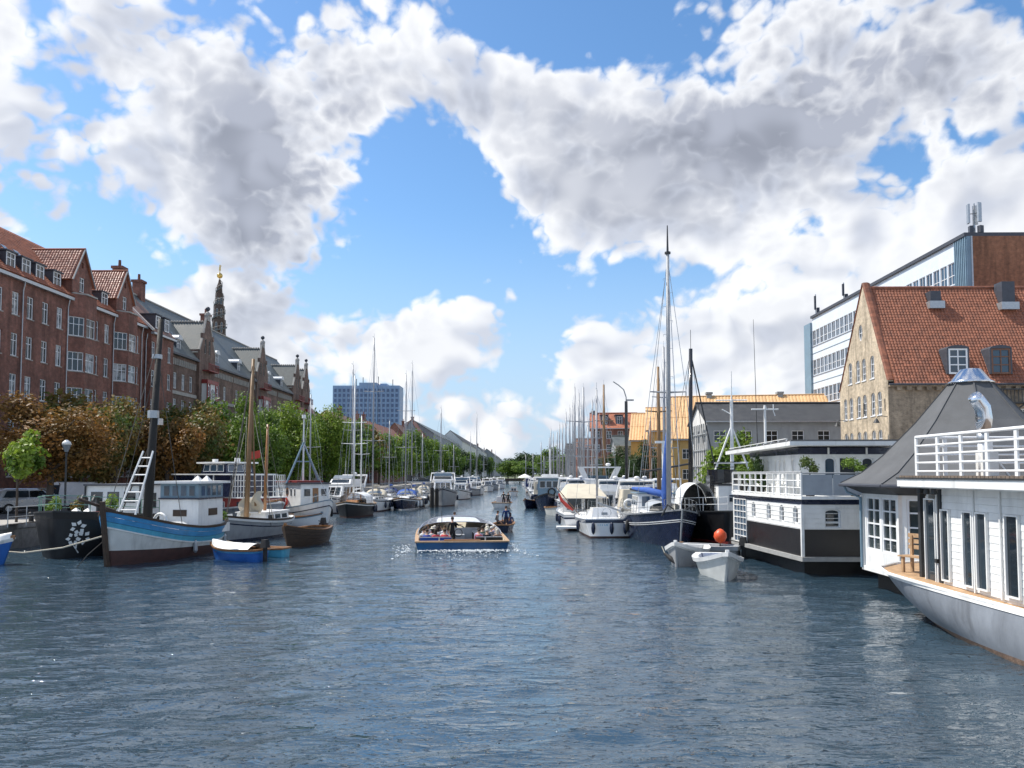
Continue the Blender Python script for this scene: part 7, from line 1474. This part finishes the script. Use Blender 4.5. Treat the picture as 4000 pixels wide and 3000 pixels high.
um = thing('parasol', 'small white parasol on a boat deck far along the right bank', 'parasol', (xat(2050, 150), 150, 1.2)); MB().tube((0,0,0),(0,0,2.2),.05,n=6).build('pole', M['white'], um); MB().lathe([(1.5,2.05),(.8,2.45),(.05,2.75)], (0,0,0), 10).build('canopy', M['white'], um)
# ------------------------------------------------------------------ people: one continuous skinned body each
BODY = {}
def body(pose):
    if pose in BODY: return BODY[pose]
    V = []; E = []; Rr = []; K = []
    def v(p, r, k, parent=None):
        V.append(p); Rr.append(r); K.append(k); i = len(V)-1
        if parent is not None: E.append((parent, i))
        return i
    sit = pose.startswith('sit'); z0 = 0.0
    hip = .12 if sit else .93
    pel = v((0,0,hip), (.15,.115), 't'); wa = v((0,.0,hip+.17), (.135,.10), 's', pel); ch = v((0,-.01,hip+.36), (.165,.115), 's', wa); up = v((0,-.01,hip+.48), (.13,.09), 's', ch)
    nk = v((0,.0,hip+.57), (.055,.055), 'k', up); hb = v((0,.02,hip+.64), (.075,.085), 'k', nk); hm = v((0,.025,hip+.71), (.082,.10), 'k', hb); ht = v((0,.015,hip+.79), (.06,.075), 'k', hm)
    nose = v((0,.125,hip+.70), (.014,.018), 'k', hm)
    for sd in (-1, 1):
        ear = v((sd*.088,.01,hip+.71), (.014,.022), 'k', hm)
        sh = v((sd*.18,-.01,hip+.46), (.07,.065), 's', up)
        if pose == 'stand_wheel': el, wr = (sd*.30,.10,hip+.24), (sd*.22,.36,hip+.22)
        elif pose == 'stand_point' and sd > 0: el, wr = (.36,.12,hip+.34), (.52,.34,hip+.36)
        elif pose == 'sit_phone' and sd > 0: el, wr = (.27,.16,hip+.30), (.14,.28,hip+.58)
        elif pose == 'sit_lean': el, wr = (sd*.33,-.06,hip+.2), (sd*.40,.12,hip+.05)
        elif sit: el, wr = (sd*.24,.06,hip+.18), (sd*.14,.30,hip+.10)
        else: el, wr = (sd*.25,-.03,hip+.17), (sd*.25,.08,hip-.06)
        e = v(el, (.048,.048), 's', sh); w = v(wr, (.03,.028), 'k', e)
        d = (Vector(wr)-Vector(el)).normalized(); side = d.cross(Vector((sd*.3,.2,1))).normalized()
        pm = Vector(wr)+d*.07; pi = v(tuple(pm), (.036,.020), 'k', w)
        for q in range(4):
            o = side*((q-1.5)*.021); ln = (.065,.075,.07,.055)[q]
            f1 = v(tuple(pm+o+d*.045), (.010,.010), 'k', pi); v(tuple(pm+o*1.1+d*(.045+ln*.6)-Vector((0,0,.02))), (.008,.008), 'k', f1)
        th = v(tuple(Vector(wr)+d*.03+side*-.045), (.012,.012), 'k', w); v(tuple(Vector(wr)+d*.075+side*-.06), (.009,.009), 'k', th)
        hp = v((sd*.10,0,hip-.04), (.085,.09), 't', pel)
        if sit: kn, an, to = (sd*.13,.44,hip+.01), (sd*.13,.44,hip-.40), (sd*.14,.60,hip-.44)
        else: kn, an, to = (sd*.11,.03,.50), (sd*.115,-.02,.09), (sd*.13,.15,.035)
        k_ = v(kn, (.062,.062), 't', hp); a_ = v(an, (.042,.042), 't', k_); v(to, (.04,.03), 'f', a_)
    me = bpy.data.meshes.new('body'); me.from_pydata(V, E, []); o = bpy.data.objects.new('tmp', me); COL.objects.link(o)
    md = o.modifiers.new('skin', 'SKIN'); md.use_smooth_shade = True; md.branch_smoothing = .6
    for i, sv in enumerate(me.skin_vertices[0].data): sv.radius = Rr[i]; sv.use_root = (i == 0)
    sb_ = o.modifiers.new('sub', 'SUBSURF'); sb_.levels = 1; sb_.render_levels = 1
    m2 = bpy.data.meshes.new_from_object(o.evaluated_get(bpy.context.evaluated_depsgraph_get())); bpy.data.objects.remove(o)
    A = np.array(V); idx = []
    for p in m2.polygons:
        c = np.array(p.center); idx.append({'s': 0, 't': 1, 'k': 2, 'f': 3}[K[int(np.argmin(((A-c)**2).sum(1)))]])
    m2.materials.clear()
    for _ in range(4): m2.materials.append(M['skin'])
    m2.polygons.foreach_set('material_index', idx); m2.polygons.foreach_set('use_smooth', [True]*len(m2.polygons)); m2.name = 'body'
    BODY[pose] = (m2, hip); return BODY[pose]
HAIR = {}
def hair_mesh(long_):
    if long_ in HAIR: return HAIR[long_]
    mb = MB(); n, m = 12, 8
    def g(u, v):
        a = 2*math.pi*u; ph = math.pi*.62*v; front = max(0, math.sin(a)); lim = 1-.45*front
        ph *= lim; x, y, z = .092*math.sin(ph)*math.cos(a), .108*math.sin(ph)*math.sin(a), .098*math.cos(ph)
        if long_ and v > .7 and front < .2: z -= .16*(v-.7)/.3
        return Vector((x, y+.01, z))
    mb.grid(g, n, m); HAIR[long_] = mb.v, mb.f; return HAIR[long_]
CL = {}
def cloth(c):
    k = 'cloth_%02x%02x%02x' % tuple(int(255*q) for q in c)
    return mat(k, c, .85, .15, 9, .15, 40)
def person(label, p, rz, pose, shirt, trousers=(.03,.035,.05), hair=(.03,.02,.014), skin='skin', long_=False, hat=None, s=1.0, group=None):
    o = thing('person', label, 'person', p, rz, group); m, hip = body(pose); m2 = m.copy(); m2.materials[0] = cloth(shirt); m2.materials[1] = cloth(trousers); m2.materials[2] = M[skin]; m2.materials[3] = M['rubber']
    bo = inst('body', m2, o, (0,0,0), scale=(s,s,s)); V, Fc = hair_mesh(long_)
    me = bpy.data.meshes.new('hair'); me.from_pydata(V, [], Fc); me.materials.append(cloth(hair)); me.polygons.foreach_set('use_smooth', [True]*len(me.polygons)); inst('hair', me, bo, (0,.012,hip+.735))
    if hat: MB().lathe([(.17,0),(.165,.012),(.105,.02),(.10,.09),(.07,.12),(.01,.125)], (0,.015,hip+.775), 12).build('hat', cloth(hat), bo)
    return o

# ------------------------------------------------------------------ canal tour boat with its passengers
mat('tour_blue', (.012,.075,.19), .35, .15, 2, .04, dirt=.2)
TB = Vector((-3.93, 47.2, 0)); TRZ = .115; TM = Matrix.Translation(TB) @ Matrix.Rotation(TRZ, 4, 'Z')
def tour_boat():
    b = thing('tour_boat', 'low blue canal tour boat with glass canopy, full of passengers, seen from the stern', 'tour boat', TB, TRZ)
    L = 14.5; H = Hull(b, L, 5.0, .85, .52, .50, p=3.0, sw=.97, rake=.5, srake=-.15, b0=.88, k=.8, draft=.4, n=26)
    H.band('hull', -.38, lambda t: H.zs(t)-.06, 'tour_blue', nv=4); H.band('gunwale_board', lambda t: H.zs(t)-.06, lambda t: H.zs(t)+.01, 'teak', .03, 1); H.deck(.0, 'deck_grey', 'floor', zfix=-.28)
    H.band('inner_side', -.3, lambda t: H.zs(t)+.0, 'cream', -.14, 2)
    mb = MB(); N = len(H.ring); a = [(H.pt(t, H.zs(t)+.012, sd, .02), H.pt(t, H.zs(t)+.012, sd, -.17)) for t, sd in H.ring]
    mb.add([q for p in a for q in p], [(2*i, 2*((i+1)%N), 2*((i+1)%N)+1, 2*i+1) for i in range(N)]); mb.build('side_deck', M['teak'], b)
    MB().box(-2.3, 2.3, -L/2+.02, -L/2+.42, .36, .50).build('stern_deck', M['teak'], b); MB().box(-.95, .95, -L/2+.3, -L/2+.5, .51, .57).build('stern_rail', M['varnish'], b)
    y0, y1 = -.9, 6.1
    def can(u, v, off=0):
        y = y0+(y1-y0)*u; hw = H.pt(min(.999, (y+L/2)/L), .5, 1).x-.14; hw = max(hw, .15); zt = .56*(1-.55*max(0, (u-.55)/.45)**2); sx = 2*v-1
        back = -2.3*abs(sx)**3.5*max(0, 1-u*1.6)   # side glazing sweeps aft
        th = math.pi*(1-v); x = hw*math.copysign(abs(math.cos(th))**.72, math.cos(th)); return Vector((x*(1+off), y+back, H.zs((y+L/2)/L)+.02+zt*max(0, math.sin(th))**.72+off))
    mb = MB(); mb.grid(can, 16, 20); mb.build('glass_canopy', M['canopy_glass'], b, smooth=True)
    for u in (0, .16, .32, .48, .64, .8, .95): MB().path([can(u, k/20, .012) for k in range(21)], .028, 5).build('canopy_rib', M['alu'], b)
    for v in (.04, .14, .26, .74, .86, .96): MB().path([can(k/14, v, .012) for k in range(15)], .018, 4).build('canopy_rail', M['alu'], b)
    mb = MB(); mb.grid(lambda u, v: can(.01+.5*u, .36+.28*v, .03), 8, 6); mb.build('roof_hatch', M['white_gloss'], b)
    MB().box(-.25, 1.15, -1.6, -1.5, -.26, .80).build('console_wall', M['hull_grey'], b); MB().box(-.3, .3, -2.4, -1.62, -.26, .45).build('console', M['hull_grey'], b); MB().path([(-.05+.22*math.cos(k*.449), -2.45, .58+.22*math.sin(k*.449)) for k in range(14)], .022, 5, closed=True).build('steering_wheel', M['rubber'], b)
    MB().tube((-1.0,-.8,1.05),(-1.0,-.8,1.75),.02,n=5).build('aerial', M['iron'], b)
    for r, y in enumerate((-5.9, -4.9, -3.9, -2.9, -1.9)):
        for sd in (-1, 1):
            x0, x1 = (.75, 2.15) if sd > 0 else (-2.2, -.55); m_ = ('blue_cloth', 'red_paint', 'navy_cloth')[(r+(sd > 0)) % 3] if sd < 0 else 'tar'
            MB().box(x0, x1, y-.25, y+.2, .08, .17).build('bench_seat', M[m_], b); MB().box(x0, x1, y-.33, y-.27, .05, .60).build('bench_back', M[m_], b); MB().tube((x0,y-.3,.63),(x1,y-.3,.63),.025,n=5).build('bench_rail', M['alu'], b)
    for k in (-1, 1): MB().tube((k*1.2,-L/2+.25,.5),(k*1.2,-L/2+.25,.72),.035,n=6).build('cleat', M['alu'], b)
tour_boat()
def on_boat(x, y, z=.10): return TM @ Vector((x, y, z))
sh = [(.05,.08,.35),(.62,.07,.08),(.60,.05,.06),(.72,.72,.70),(.55,.52,.50),(.30,.30,.32),(.70,.65,.60),(.10,.12,.16),(.42,.10,.12),(.06,.06,.07),(.55,.45,.60),(.02,.02,.025),(.25,.16,.12),(.65,.64,.62),(.12,.20,.12),(.08,.08,.10)]
seats = [(-1.85,-5.9,0,'passenger in a blue top at the left end of the back bench'),(-1.4,-5.9,1,'passenger in a red top, second on the left back bench'),(-.9,-5.9,2,'passenger in a red shirt nearest the steersman on the back bench'),(-2.0,-4.9,3,'white-haired passenger with white jacket by the left side rail'),(-1.5,-4.9,4,'pale-hatted passenger in the second left row'),(-.95,-4.9,6,'grey-haired passenger in cream in the second left row'),(-1.9,-3.9,5,'grey-clad passenger in the third left row by the side'),(-1.3,-3.9,13,'passenger in white in the third left row by the aisle'),
         (.95,-5.9,8,'passenger in dark red leaning on the right back bench'),(1.4,-5.9,11,'passenger in black in the middle of the right back bench'),(1.9,-5.9,12,'passenger in brown at the right end of the back bench'),(1.0,-4.9,10,'passenger in lilac beside the console wall'),(1.5,-4.9,9,'dark-clad passenger in the second right row'),(2.0,-4.9,15,'passenger in charcoal at the right rail, second row'),(1.2,-3.9,14,'passenger in green in the third right row'),(1.8,-3.9,7,'passenger in navy in the third right row'),(-1.95,-2.9,13,'passenger in white in the fourth left row by the side'),(-1.4,-2.9,1,'passenger in red in the fourth left row'),(-.9,-2.9,3,'passenger in pale grey in the fourth left row by the aisle'),(1.35,-2.9,6,'passenger in cream in the fourth right row'),(1.95,-2.9,10,'passenger in lilac in the fourth right row by the side'),(-1.8,-1.9,4,'passenger in beige in the front left open row'),(-1.2,-1.9,15,'passenger in charcoal in the front left open row'),(1.7,-1.9,13,'passenger in white in the front right open row')]
hairs = [(.03,.02,.014),(.16,.10,.05),(.5,.46,.40),(.06,.035,.02),(.62,.60,.56),(.02,.016,.014)]
for i, (x, y, c, lab) in enumerate(seats):
    person(lab, on_boat(x+random.uniform(-.06,.06), y), TRZ+random.uniform(-.5,.5), ('sit','sit_lean','sit_phone','sit')[i % 4], sh[c], ((.03,.035,.05),(.12,.14,.20),(.25,.22,.18))[i % 3], hairs[(i*5+c) % 6], 'skin', i % 3 == 1, (.62,.58,.48) if i in (4, 12) else None, group='passengers on the tour boat')
person('guide in black standing at the back of the tour boat', on_boat(-.45,-4.3,-.15), TRZ+.1, 'stand_point', (.012,.012,.014), (.015,.015,.018), (.03,.02,.014))
person('person in dark clothes standing up at the front of the tour boat canopy', on_boat(-.05,6.1,-.4), TRZ, 'stand_wheel', (.02,.022,.028), (.02,.02,.025), (.05,.03,.02))
# small dark boat with three people
def small_boat(px0, px1, yw, lab, hullm, L, rz, bow=.75, mid=.55, cat='motorboat'):
    d = 12000/(yw-1850); x = xat((px0+px1)/2, d); W_ = (px1-px0)/3000*d
    b, H = rowboat('open_boat', lab, x, d+L/2, rz, L, W_, hullm, 'old_wood', bow, mid, cat=cat, sw=.85); return b, H, x, d
b, H, x, d = small_boat(1925, 2010, 2079, 'small dark open boat with three people, right of the tour boat', 'navy', 4.2, -.12, .72, .5)
person('person in dark blue standing with their back turned in the small dark boat', (x+.15, d+.9, .02), .1, 'stand', (.012,.035,.13), (.015,.02,.045), (.03,.02,.015))
person('woman with long hair seated beside the standing person in the small boat', (x+.42, d+2.0, .32), .3, 'sit', (.02,.04,.12), (.03,.04,.08), (.05,.03,.02), long_=True)
person('person in grey seated at the front left of the small dark boat', (x-.5, d+2.6, .42), -1.3, 'sit_lean', (.05,.05,.06), (.04,.04,.045), (.03,.02,.015))
b, H, x, d = small_boat(1920, 2000, 1986, 'white open motorboat heading up the canal ahead of the tour boat', 'white_gloss', 5.5, -.05, .9, .62)
f = cabin(b, 'white_gloss', .4, 1.6, .8, .6, 1.3, .1, .3, .05, roofm=None, name='console'); pane(b, f['F'], .05, .95, .4, .95, 'alu', 'glass', .06); MB().box(-.95, .95, -2.2, -1.5, .35, .65).build('rear_seat', M['canvas'], b)
person('dark-clad person standing left at the wheel of the white motorboat', (x+.15, d+2.6, .15), 0, 'stand_wheel', (.03,.03,.035), (.03,.03,.035)); person('dark-clad person standing right in the white motorboat', (x+.7, d+2.2, .1), .2, 'stand', (.02,.02,.025), (.02,.02,.025))
b, H, x, d = small_boat(1988, 2024, 1937, 'tiny white boat far up the canal', 'white_gloss', 5, 0, .9, .8); f = cabin(b, 'white', -.6, 1.0, .6, .6, 1.5, .1, .3, .1, roofm='white'); strip(b, f['B'], 2)
# wake of the tour boat: flecks of foam
mat('foam', (.52,.56,.58), .7, .1, 8, .1, 30)
def foam():
    mb = MB(); rs = random.Random(5)
    def fleck(p, s):
        k = rs.randint(5, 8); a0 = rs.random()*6; vs = [p+Vector((s*rs.uniform(.5,1.2)*math.cos(a0+6.283*i/k)*1.3, s*rs.uniform(.4,1.1)*math.sin(a0+6.283*i/k)*1.5, rs.uniform(.0,.03))) for i in range(k)]; mb.add(vs+[p+ZV*.05], [(i, (i+1)%k, k) for i in range(k)])
    for i in range(800):
        r = rs.random()
        if r < .55: x, y = rs.choice((rs.uniform(-2.4, 2.4), rs.gauss(.9,.6))), -7.35-abs(rs.gauss(0, .45)); s = rs.choice((.02,.035,.05))
        elif r < .68: q = abs(rs.gauss(0, 2.0)); x, y = rs.choice((-1, 1))*(2.55+.2*q+rs.gauss(0,.15)), -6.8-q; s = rs.choice((.02,.03,.05))
        elif r < .74: x, y = -2.75-abs(rs.gauss(0,.45)), rs.uniform(-8.3, -4.0); s = rs.choice((.02,.035,.05))
        elif r < .95: q = abs(rs.gauss(0, 2.2)); x, y = rs.gauss(0, .8+.15*q), -7.6-q; s = rs.choice((.015,.025,.04))
        else: x, y = 2.7+abs(rs.gauss(0,.2)), rs.uniform(-7.5, -4); s = .03
        p = TM @ Vector((x, y, 0)); fleck(Vector((p.x, p.y, .03+rs.uniform(0,.04))), s*rs.uniform(.6,1.2))
    o = mb.build('wake_foam', M['foam']); o['kind'] = 'stuff'; o['label'] = 'white foam of the tour boat wake'
foam()
# ------------------------------------------------------------------ cars, lamps, posts on the left quay
def car(label, x, y, rz, paint, L=4.6, Wd=1.85, Ht=1.68, van=False, cat='car'):
    o = thing('parked_van' if van else 'parked_car', label, cat, (x, y, QZ+.012), rz)
    if van: prof = [(-L/2,.42),(-L/2+.02,1.0),(-L/2+.05,Ht-.12),(-L/2+.2,Ht),(L/2-1.55,Ht),(L/2-1.2,Ht-.08),(L/2-.55,1.12),(L/2-.08,.95),(L/2,.7),(L/2,.42)]
    else: prof = [(-L/2,.45),(-L/2-.02,.8),(-L/2+.08,1.05),(-L/2+.38,Ht-.12),(-L/2+.75,Ht),(.35,Ht-.03),(.75,Ht-.14),(1.35,1.10),(L/2-.25,.95),(L/2-.02,.75),(L/2,.42)]
    n = len(prof); mb = MB(); vs = []
    for sd in (-1, -.86, .86, 1):
        for (u, z) in prof:
            k = 1.0 if z < 1.1 else 1-.16*(z-1.1)/max(.1, Ht-1.1); w = Wd/2*sd*k; zz = z if abs(sd) == 1 and z < 1.1 else (z-.04 if abs(sd) == 1 else z+.02); vs.append((u, w, zz))
    mb.add(vs, [(a*n+i, (a+1)*n+i, (a+1)*n+i+1, a*n+i+1) for a in range(3) for i in range(n-1)]+[tuple(range(n)), tuple(3*n+i for i in range(n))[::-1], (0, n, n+n-1, n-1)[::-1], (n, 2*n, 2*n+n-1, n+n-1), (2*n, 3*n, 3*n+n-1, 2*n+n-1)])
    body_ = mb.build('body', M[paint], o, smooth=False)
    def sidew(u0, u1, z0, z1, sl0=0, sl1=0):
        for sd in (-1, 1):
            k = lambda z: Wd/2*(1-.16*(z-1.1)/max(.1, Ht-1.1))+.012; MB().add([(u0,sd*k(z0),z0),(u1,sd*k(z0),z0),(u1-sl1,sd*k(z1),z1),(u0+sl0,sd*k(z1),z1)], [(0,1,2,3)]).build('side_window', M['glass'], o)
    if van: sidew(L/2-2.1, L/2-1.0, 1.12, Ht-.2, 0, .35)
    else: sidew(-L/2+.5, -.25, 1.08, Ht-.16, .25, 0); sidew(-.18, 1.05, 1.08, Ht-.16, 0, .42)
    i0 = 6 if van else 7; (u0, z0), (u1, z1) = ((L/2-1.15, Ht-.12), (L/2-.58, 1.16)) if van else ((.80, Ht-.16), (1.30, 1.14))
    MB().add([(u0+.03,-Wd*.38,z0+.03),(u1+.03,-Wd*.43,z1+.03),(u1+.03,Wd*.43,z1+.03),(u0+.03,Wd*.38,z0+.03)], [(0,1,2,3)]).build('windscreen', M['glass'], o)
    ur = -L/2+.02 if van else -L/2+.10; MB().add([(ur-.03,-Wd*.41,1.1),(ur-.03,Wd*.41,1.1),(ur+(.02 if van else .24),Wd*.36,Ht-.18),(ur+(.02 if van else .24),-Wd*.36,Ht-.18)], [(0,1,2,3)]).build('rear_window', M['glass'], o)
    for sd in (-1, 1):
        MB().box(-L/2-.05, -L/2+.02, sd*Wd*.42-.09, sd*Wd*.42+.09, .82, 1.0).build('tail_light', M['red_bright'], o); MB().box(L/2-.06, L/2+.02, sd*Wd*.38-.16, sd*Wd*.38+.16, .66, .80).build('headlight', M['hatch'], o)
        for u in (-L/2+.85, L/2-.9):
            w = MB().path([(u,sd*(Wd/2-.2),.34),(u,sd*(Wd/2+.01),.34)], .34, 16).build('wheel', M['rubber'], o); MB().path([(u,sd*(Wd/2+.0),.34),(u,sd*(Wd/2+.02),.34)], .20, 12).build('rim', M['alu'], w)
        MB().box(L/2-1.75, L/2-1.6, sd*(Wd/2+.02)-.1, sd*(Wd/2+.02)+.1, 1.08, 1.22).build('mirror', M[paint], o)
    MB().box(-L/2-.05, -L/2+.03, -.26, .26, .62, .73).build('number_plate', M['white'], o); MB().box(-L/2-.06, L/2+.04, -Wd*.46, Wd*.46, .25, .44).build('bumper', M['rubber'], o)
mat('car_silver', (.50,.51,.53), .28, .04, 1, 0, metal=.5, coat=.5); mat('car_white', (.76,.77,.78), .25, .03, 1, 0, coat=.5); mat('car_dark', (.03,.035,.045), .25, .05, 1, 0, coat=.5)
car('silver SUV parked at the left edge behind the black barge', xat(112, 53), 53, R(52), 'car_silver')
car('white van parked behind the street lamp on the left quay', xat(272, 57), 57.5, R(166), 'car_white', 4.9, 1.95, 2.05, True, 'van')
car('dark car parked behind the barge deckhouse', xat(440, 62), 62, R(20), 'car_dark'); car('white car parked left of the leaning black mast', xat(530, 66), 66, R(170), 'car_white', 4.4, 1.8, 1.5)
sl_ = thing('street_lamp', 'black street lamp with a white lantern beside the brown chestnut tree', 'street lamp', (xat(257, 48), 48, QZ)); h = zat(1765, 48)-QZ
MB().lathe([(.16,0),(.14,.5),(.07,.6),(.055,h-.3),(.08,h-.1),(.05,h)], (0,0,0), 10).build('pole', M['iron'], sl_, smooth=True); lt = MB().lathe([(.10,0),(.26,.42),(.27,.46)], (0,0,h), 12).build('lantern', M['hatch'], sl_); MB().lathe([(.29,.46),(.24,.62),(.10,.74),(.02,.78)], (0,0,h), 12).build('lantern_cap', M['white'], lt, smooth=True)
for k in range(9):
    p = thing('bollard', 'black iron bollard on the left quay edge, number %s from the bridge' % ('one','two','three','four','five','six','seven','eight','nine')[k], 'bollard', (QL-.6, 36+k*7, QZ), 0, 'iron bollards on the left quay'); MB().lathe([(.14,0),(.11,.35),(.17,.42),(.15,.52),(.03,.56)], (0,0,0), 10).build('casting', M['iron'], p, smooth=True)
rl = thing('quay_railing', 'low steel gangway railing at the stern of the black barge', 'railing', (-25.9, 38.5, QZ)); 
for z in (.5, 1.0): MB().tube((0,0,z),(.1,4.2,z),.025,n=5).build('rail', M['galv'], rl)
for y in (0, 1.4, 2.8, 4.2): MB().tube((.03*y,y,0),(.03*y,y,1.0),.025,n=5).build('post', M['galv'], rl)
gp = thing('gangway', 'narrow wooden gangway from the left quay to the black barge', 'gangway', (-25.6, 40.5, 1.45)); 
for k in range(10): MB().box(-1.5+k*.3, -1.23+k*.3, -.4, .4, 0, .05).build('board', M['old_wood'], gp)
gp.rotation_euler = (0, R(-6), 0)
